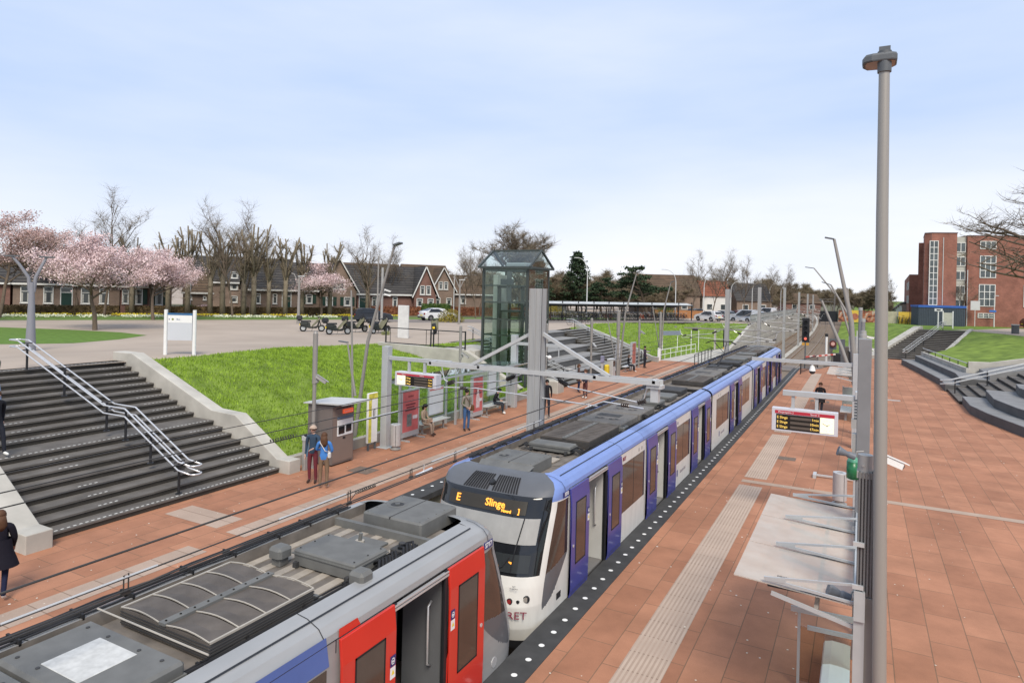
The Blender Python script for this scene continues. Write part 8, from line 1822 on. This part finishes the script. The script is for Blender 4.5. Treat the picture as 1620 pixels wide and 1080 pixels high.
def bush(x, y, z, r, m, label, n=1800, sz=.06):
    rng = np.random.default_rng(int(abs(x*7+y))); P = rng.normal(0, 1, (n, 3)); P /= np.linalg.norm(P, axis=1)[:, None]; P *= (r*(.45+.6*rng.random(n)))[:, None]; P[:, 2] = np.abs(P[:, 2])*.9
    A = rng.normal(0, 1, (n, 3)); A /= np.linalg.norm(A, axis=1)[:, None]; B = np.cross(A, rng.normal(0, 1, (n, 3))); B /= np.linalg.norm(B, axis=1)[:, None]
    V = np.stack([P-A*sz, P+B*sz, P+A*sz, P-B*sz], 1).reshape(-1, 3); o = bpy.data.objects.new('bush', meshobj('bush', V, np.arange(n*4).reshape(-1, 4), m)); COL.objects.link(o); o.location = (x, y, z); tag(o, label, 'bush')
for s_, o, r, m, l in ((13, 3, 1.0, varmat('bush_dry', [(.14, .10, .05), (.28, .22, .12)], 2.), 'dry brown bush in front of the green shuttered house'), (17.5, 3.2, 1.3, BUSHG, 'dark green bush before the small cottage'), (20.5, 3.4, 1.0, WY, 'yellow flowering forsythia by the cottage'), (19.3, 2.6, 1.3, BLOS, 'small white blossoming shrub by the cottage'), (3.2, 3.4, .7, BUSHG, 'low green bush under the leftmost window'), (52, 3, 1.4, BUSHG, 'green bush right of the white edged gable'), (58, 3, 1.7, BUSHG, 'dark green bush left of the lift tower')):
    q = st(s_, o); bush(q[0], q[1], 2.4, r, m, l)
bush(-27.5, 104, 2.4, 2.0, BUSHG, 'dark green shrub at the right end of the bicycle shelter'); bush(-49, 91, 2.4, 2.3, WY, 'yellow green shrub behind the left end of the bicycle shelter', 2600); bush(-43.5, 96, 2.4, 2.0, WY, 'second yellow green shrub behind the bicycle shelter', 2200); bush(-41, 62.5, 2.4, 1.6, WY, 'yellow green willow shrub beside the lift tower')
g = mb(); g.box(-29, -19, 106, 106.1, 2.4, 3.6); g.v = [(x, y+(x+24)*.5, z) for x, y, z in g.v]; tag(g.build('wooden_fence', mat('fence_wood', (.34, .16, .07), .8, 0, .2, 3)), 'orange brown wooden fence behind the bicycle shelter', 'fence')

# ---------------- people ----------------
SKIN = mat('skin', (.52, .32, .24), .6, 0, .05, 8)
def cloth(n, c): return mat('cloth_'+n, c, .85, 0, .12, 9, .15)
SHOEW = mat('shoe_white', (.65, .65, .62), .6); SHOEB = mat('shoe_dark', (.05, .03, .025), .6); HAIRB = mat('hair_brown', (.09, .045, .025), .6, 0, .2, 20); HAIRK = mat('hair_black', (.012, .010, .009), .6, 0, .2, 20)
def person(label, loc, head, J, h=1.72, top=None, legs=None, shoe=None, hair=HAIRB, hairlen=0., hat=None, sleeve=None, group=None, extra=None, bulk=1., coat=None):
    """skeleton grown with the skin modifier; J overrides joint positions for a 1.72 m body facing local +y"""
    D = dict(pel=(0, 0, .94), sp=(0, .0, 1.12), ch=(0, 0, 1.30), nb=(0, -.01, 1.45), nk=(0, .0, 1.52), hd=(0, .02, 1.61), ht=(0, .01, 1.68),
             lsh=(-.17, 0, 1.40), lel=(-.22, -.03, 1.13), lwr=(-.21, .06, .89), rsh=(.17, 0, 1.40), rel=(.22, -.03, 1.13), rwr=(.21, .06, .89),
             lhp=(-.09, 0, .90), lkn=(-.10, .02, .50), lan=(-.10, -.02, .09), lto=(-.12, .13, .04), rhp=(.09, 0, .90), rkn=(.10, .02, .50), ran=(.10, -.02, .09), rto=(.12, .13, .04)); D.update(J)
    D = {k: Vector(v) for k, v in D.items()}
    names = []; V = []; Rr = []; E_ = []
    def add(n, p, r): names.append(n); V.append(p); Rr.append(r); return len(V)-1
    b = bulk; ix = {}
    for n, r in (('pel', (.15*b, .105*b)), ('sp', (.135*b, .10*b)), ('ch', (.155*b, .11*b)), ('nb', (.10, .08)), ('nk', (.052, .055)), ('hd', (.078, .092)), ('ht', (.062, .075)), ('lsh', (.065*b, .065*b)), ('lel', (.047*b, .047*b)), ('lwr', (.030, .030)), ('rsh', (.065*b, .065*b)), ('rel', (.047*b, .047*b)), ('rwr', (.03, .03)),
                 ('lhp', (.095, .095)), ('lkn', (.062, .062)), ('lan', (.045, .045)), ('lto', (.038, .032)), ('rhp', (.095, .095)), ('rkn', (.062, .062)), ('ran', (.045, .045)), ('rto', (.038, .032))): ix[n] = add(n, D[n], r)
    for a, c in (('pel', 'sp'), ('sp', 'ch'), ('ch', 'nb'), ('nb', 'nk'), ('nk', 'hd'), ('hd', 'ht'), ('nb', 'lsh'), ('lsh', 'lel'), ('lel', 'lwr'), ('nb', 'rsh'), ('rsh', 'rel'), ('rel', 'rwr'), ('pel', 'lhp'), ('lhp', 'lkn'), ('lkn', 'lan'), ('lan', 'lto'), ('pel', 'rhp'), ('rhp', 'rkn'), ('rkn', 'ran'), ('ran', 'rto')): E_.append((ix[a], ix[c]))
    for s_ in 'lr':
        d = (D[s_+'wr']-D[s_+'el']).normalized(); sd = Vector((0, 1, 0)) if abs(d.y) < .8 else Vector((1 if s_ == 'r' else -1, 0, 0)); sd = (sd-d*d.dot(sd)).normalized()
        pm = add('hand', D[s_+'wr']+d*.075, (.032, .018)); E_.append((ix[s_+'wr'], pm))
        for k, (o_, l_) in enumerate(((-.024, .072), (-.008, .082), (.009, .078), (.025, .062))):
            f1 = add('hand', V[pm]+sd*o_+d*(.035+l_*.4), (.0095, .0095)); E_.append((pm, f1)); f2 = add('hand', V[f1]+d*l_*.5+sd.cross(d)*.012, (.008, .008)); E_.append((f1, f2))
        t1 = add('hand', D[s_+'wr']+d*.04+sd*.04, (.011, .011)); E_.append((ix[s_+'wr'], t1)); t2 = add('hand', V[t1]+d*.035+sd*.012, (.009, .009)); E_.append((t1, t2))
    me = bpy.data.meshes.new('body'); me.from_pydata([tuple(v) for v in V], E_, []); ob = bpy.data.objects.new('body', me); COL.objects.link(ob)
    md = ob.modifiers.new('s', 'SKIN'); md.use_smooth_shade = True; md.branch_smoothing = .6
    for i, r in enumerate(Rr): me.skin_vertices[0].data[i].radius = r
    me.skin_vertices[0].data[0].use_root = True
    sb = ob.modifiers.new('u', 'SUBSURF'); sb.levels = 1; sb.render_levels = 1
    dg = bpy.context.evaluated_depsgraph_get(); dg.update(); m2 = bpy.data.meshes.new_from_object(ob.evaluated_get(dg)); bpy.data.objects.remove(ob); m2.name = 'body'
    m2.materials.clear(); MS = [SKIN, top, legs, shoe or SHOEW, HAIRB]
    for q in MS: m2.materials.append(q)
    segs = [(D['pel'], D['sp'], 1), (D['sp'], D['ch'], 1), (D['ch'], D['nb'], 1), (D['nk'], D['ht'], 0), (D['lsh'], D['lel'], 1), (D['lel'], D['lwr'], 1), (D['rsh'], D['rel'], 1), (D['rel'], D['rwr'], 1), (D['lhp'], D['lkn'], 2), (D['lkn'], D['lan'], 2), (D['rhp'], D['rkn'], 2), (D['rkn'], D['ran'], 2), (D['lan'], D['lto'], 3), (D['ran'], D['rto'], 3), (D['nb'], D['lsh'], 1), (D['nb'], D['rsh'], 1)]
    for s_ in 'lr': d = (D[s_+'wr']-D[s_+'el']).normalized(); segs.append((D[s_+'wr']+d*.03, D[s_+'wr']+d*.18, 0))
    def dist(p, a, c): ab = c-a; t = max(0, min(1, (p-a).dot(ab)/max(1e-6, ab.length_squared))); return (p-a-ab*t).length
    for p in m2.polygons: c = p.center; p.material_index = min(segs, key=lambda s: dist(c, s[0], s[1]))[2]; p.use_smooth = True
    root = thing('person', label, 'person', loc, R(head), group); s = h/1.72; root.scale = (s, s, s)
    bo = bpy.data.objects.new('body', m2); COL.objects.link(bo); bo.parent = root
    # face features: nose, ears, eyes on the head
    H = D['hd']; F_ = (D['hd']-D['nk']).normalized(); g = MB(); fy = D.get('look', Vector((0, 1, 0)))
    sx_ = Vector((0, 0, 1)).cross(fy).normalized()*-1
    g.ball(tuple(H+fy*.098+Vector((0, 0, .005))), .016, 8, 0); g.ball(tuple(H+sx_*.078), .02, 8, 0, .5, 1, 1.3); g.ball(tuple(H-sx_*.078), .02, 8, 0, .5, 1, 1.3)
    for q in (-1, 1): g.ball(tuple(H+fy*.085+sx_*.032*q+Vector((0, 0, .028))), .009, 6, 1)
    g.box(H.x+fy.x*.09-.02, H.x+fy.x*.09+.02, H.y+fy.y*.088-.006, H.y+fy.y*.088+.006, H.z-.042, H.z-.034, 2); g.build('face', [SKIN, BLACK, mat('lips', (.35, .13, .11), .5)], root, smooth=True)
    if hair is not None:
        g = MB(); c = H+Vector((0, 0, .03))-fy*.02; g.ball(tuple(c), .105, 14, 0, .92, 1.05, 1.02, -.25)
        if hairlen: g.loft([[(c.x-fy.x*.06+r_*math.cos(t), c.y-fy.y*.06+r_*.6*math.sin(t), c.z+z_) for t in [2*math.pi*i/12 for i in range(12)]] for r_, z_ in ((.09, 0), (.11, -.12), (.12, -hairlen*.7), (.07, -hairlen))], 0, True)
        g.build('hair', hair, root, smooth=True)
    if hat is not None: g = MB(); c = H+Vector((0, 0, .055)); g.ball(tuple(c), .112, 14, 0, .95, 1.08, .85, -.1); g.cyl(c+Vector((0, 0, -.012)), c+Vector((0, 0, .02)), .116, n=16); g.build('hat', hat, root, smooth=True)
    if coat is not None:
        cm, z0, flare = coat; g = MB(); P = D['pel']; rings = []
        for zz, r_ in ((D['sp'].z+.05, .150), (P.z, .17), (lerp(P.z, z0, .5), .185+flare*.5), (z0, .195+flare)): rings.append([(P.x+r_*b*math.cos(t), P.y+r_*b*.78*math.sin(t), zz) for t in [2*math.pi*i/16 for i in range(16)]])
        g.loft(rings, 0, False); g.build('coat_skirt', cm, root, smooth=True)
    if extra: extra(root, D)
    return root
def bagx(col, off, sz=(.14, .07, .12), strap=True):
    def f(root, D):
        c = D['pel']+Vector(off); g = MB(); g.bbox(c.x-sz[0], c.x+sz[0], c.y-sz[1], c.y+sz[1], c.z-sz[2], c.z+sz[2], .03); g.build('bag', mat('bag_'+name_c(col), col, .6), root)
        if strap: g = MB(); s_ = -1 if off[0] > 0 else 1; g.tube([c+Vector((0, -.02, sz[2])), Vector((off[0]*.35, -.135, 1.18)), Vector((s_*.10, -.115, 1.43)), Vector((s_*.12, 0, 1.475)), Vector((s_*.08, .11, 1.40)), Vector((off[0]*.4, .13, 1.15)), c+Vector((0, .02, sz[2]))], .012, 6); g.build('strap', mat('bag_'+name_c(col), col, .6), root)
    return f
SIT = dict(pel=(0, -.02, .52), sp=(0, -.03, .70), ch=(0, -.02, .88), nb=(0, .0, 1.03), nk=(0, .02, 1.10), hd=(0, .06, 1.19), ht=(0, .06, 1.26), lsh=(-.17, .0, .98), rsh=(.17, .0, .98), lel=(-.21, .05, .73), rel=(.21, .05, .73), lwr=(-.10, .27, .66), rwr=(.10, .27, .66),
           lhp=(-.09, .03, .50), rhp=(.09, .03, .50), lkn=(-.11, .42, .50), rkn=(.11, .42, .50), lan=(-.11, .40, .09), ran=(.11, .46, .09), lto=(-.12, .55, .04), rto=(.12, .61, .04))
WALK = dict(lkn=(-.09, .14, .52), lan=(-.09, .20, .12), lto=(-.10, .36, .09), rkn=(.09, -.02, .50), ran=(.09, -.26, .13), rto=(.10, -.13, .04), lel=(-.23, -.13, 1.14), lwr=(-.22, -.12, .90), rel=(.23, .05, 1.14), rwr=(.21, .20, .94))
# facing angle: local +y is the front, so head=0 faces along the tracks away from the camera
person('woman seen from behind with long hair, bright blue jacket and brown trousers at the kiosk', (-14.05, 14.75, 0), 35, dict(lel=(-.24, .06, 1.18), lwr=(-.10, .20, 1.16), rel=(.25, .03, 1.15), rwr=(.14, .18, 1.06)), 1.66, cloth('blue', (.06, .20, .52)), cloth('khaki', (.19, .13, .085)), SHOEW, HAIRB, .34, extra=bagx((.6, .58, .55), (.16, .02, .10), (.05, .09, .08)))
person('person with a pale woolly hat and dark blue jacket facing the woman in blue', (-14.72, 14.98, 0), 200, dict(lel=(-.24, .06, 1.15), lwr=(-.12, .20, 1.1)), 1.74, cloth('navy', (.035, .06, .095)), cloth('burgundy', (.14, .03, .04)), SHOEB, HAIRB, 0, mat('hat_beige', (.42, .32, .25), .9))
person('seated woman in a beige coat with a bag on her lap in the shelter', (-15.85, 22.35, 0), -85, SIT, 1.66, cloth('beige', (.38, .29, .21)), cloth('taupe', (.30, .23, .18)), SHOEB, HAIRK, .06, mat('hat_black', (.015, .015, .015), .9), extra=bagx((.30, .21, .15), (0, .30, .12), (.16, .08, .09), False))
person('man standing in a grey jacket and blue jeans with a brown shoulder bag', (-14.8, 24.0, 0), -115, dict(lel=(-.22, .0, 1.14), lwr=(-.06, .16, 1.0), rwr=(.10, .16, 1.02)), 1.76, cloth('grey', (.22, .20, .17)), cloth('jeans', (.05, .11, .24)), SHOEB, HAIRK, 0, extra=bagx((.12, .06, .03), (-.22, .05, .02), (.07, .12, .12)))
person('young person in black hunched on the far shelter bench with white shoes', (-15.8, 28.2, 0), -75, {**SIT, 'ch': (0, .06, .86), 'nb': (0, .13, .98), 'nk': (0, .17, 1.04), 'hd': (0, .24, 1.10), 'ht': (0, .26, 1.17), 'lsh': (-.17, .12, .93), 'rsh': (.17, .12, .93)}, 1.72, cloth('black', (.018, .018, .022)), cloth('darktrack', (.03, .035, .045)), SHOEW, HAIRK, 0, mat('hat_black', (.015, .015, .015), .9))
person('person in black half hidden behind the big centre mast', (-13.3, 28.9, 0), -150, WALK, 1.78, cloth('black', (.018, .018, .022)), cloth('blackjeans', (.02, .022, .03)), SHOEB, HAIRK, 0)
person('person in a dark brown coat standing before the middle stairs', (-14.9, 36.9, 0), -60, dict(lel=(-.24, .02, 1.16), lwr=(-.08, .2, 1.12)), 1.72, cloth('browncoat', (.08, .05, .045)), cloth('navytrousers', (.02, .025, .06)), SHOEB, HAIRB, .1, coat=(cloth('browncoat', (.08, .05, .045)), .72, .0))
person('person in dark red patterned trousers standing alone on the left platform', (-13.8, 35.2, 0), 160, dict(lwr=(-.1, .15, 1.0), rwr=(.1, .15, 1.0)), 1.66, cloth('darkblue', (.03, .03, .05)), cloth('maroon', (.10, .04, .04)), SHOEW, HAIRB, .1)
person('person in black sitting on the far bench with one arm raised', (-15.8, 49.3, 0), -65, {**SIT, 'rel': (.24, .12, .92), 'rwr': (.10, .2, 1.12)}, 1.74, cloth('black', (.018, .018, .022)), cloth('blackjeans', (.02, .022, .03)), SHOEW, HAIRB, .12)
person('person in dark clothes standing right of the red poster stand', (-15.5, 52.6, 0), -100, dict(rel=(.26, .1, 1.3), rwr=(.3, .3, 1.3)), 1.8, cloth('violetblack', (.045, .03, .05)), cloth('blackjeans', (.02, .022, .03)), SHOEB, HAIRK, 0)
person('man in a black coat walking towards the camera on the right platform', (-1.71, 36.8, 0), 178, dict(lwr=(-.24, .05, .9), rwr=(.24, .05, .9), lkn=(-.07, .1, .5), lan=(-.06, .12, .1), lto=(-.06, .26, .05)), 1.76, cloth('blackcoat', (.02, .018, .02)), cloth('blackjeans', (.02, .022, .03)), SHOEB, HAIRB, 0, bulk=1.12, coat=(cloth('blackcoat', (.02, .018, .02)), .75, .02))
person('woman with long brown hair in a black fur coat at the left edge', (-14.24, 6.48, 0), 60, {**WALK, 'look': (0, 1, 0)}, 1.64, cloth('furblack', (.012, .011, .018)), cloth('leggings', (.012, .015, .04)), SHOEW, HAIRB, .30, bulk=1.25, coat=(cloth('furblack', (.012, .011, .018)), .62, .06))
person('person coming down the left stairs at the edge of the picture in blue jeans', (-22.3, 9.85, 2.17), -80, WALK, 1.76, cloth('grey', (.22, .20, .17)), cloth('jeanslight', (.16, .22, .32)), SHOEB, HAIRB)
person('person in dark trousers and checked trainers on the landing of the left stairs', (-20.0, 8.95, 1.33), -85, WALK, 1.74, cloth('black', (.018, .018, .022)), cloth('blackjeans', (.02, .022, .03)), SHOEW, HAIRB)
g = mb(); g.bbox(-15.0, -14.9, 6.62, 6.8, 1.42, 1.6, .03, 0); 
# crumbs and litter
g = mb(); rr = random.Random(77)
for k in range(420):
    if rr.random() < .55: x, y = rr.uniform(-4.3, 3.5), rr.uniform(7, 34)
    else: x, y = rr.uniform(-16.2, -11.9), rr.uniform(4, 36)
    r = rr.uniform(.008, .022); g.quad([(x+r*math.cos(t)*rr.uniform(.6, 1.3), y+r*math.sin(t)*rr.uniform(.6, 1.3), .0075) for t in (0, 1.3, 2.5, 3.9, 5.1)])
o = g.build('petals', mat('petal_litter', (.62, .56, .46), .8)); o['kind'] = 'stuff'; tag(o, 'tiny pale petals and litter scattered over the red paving', 'litter')
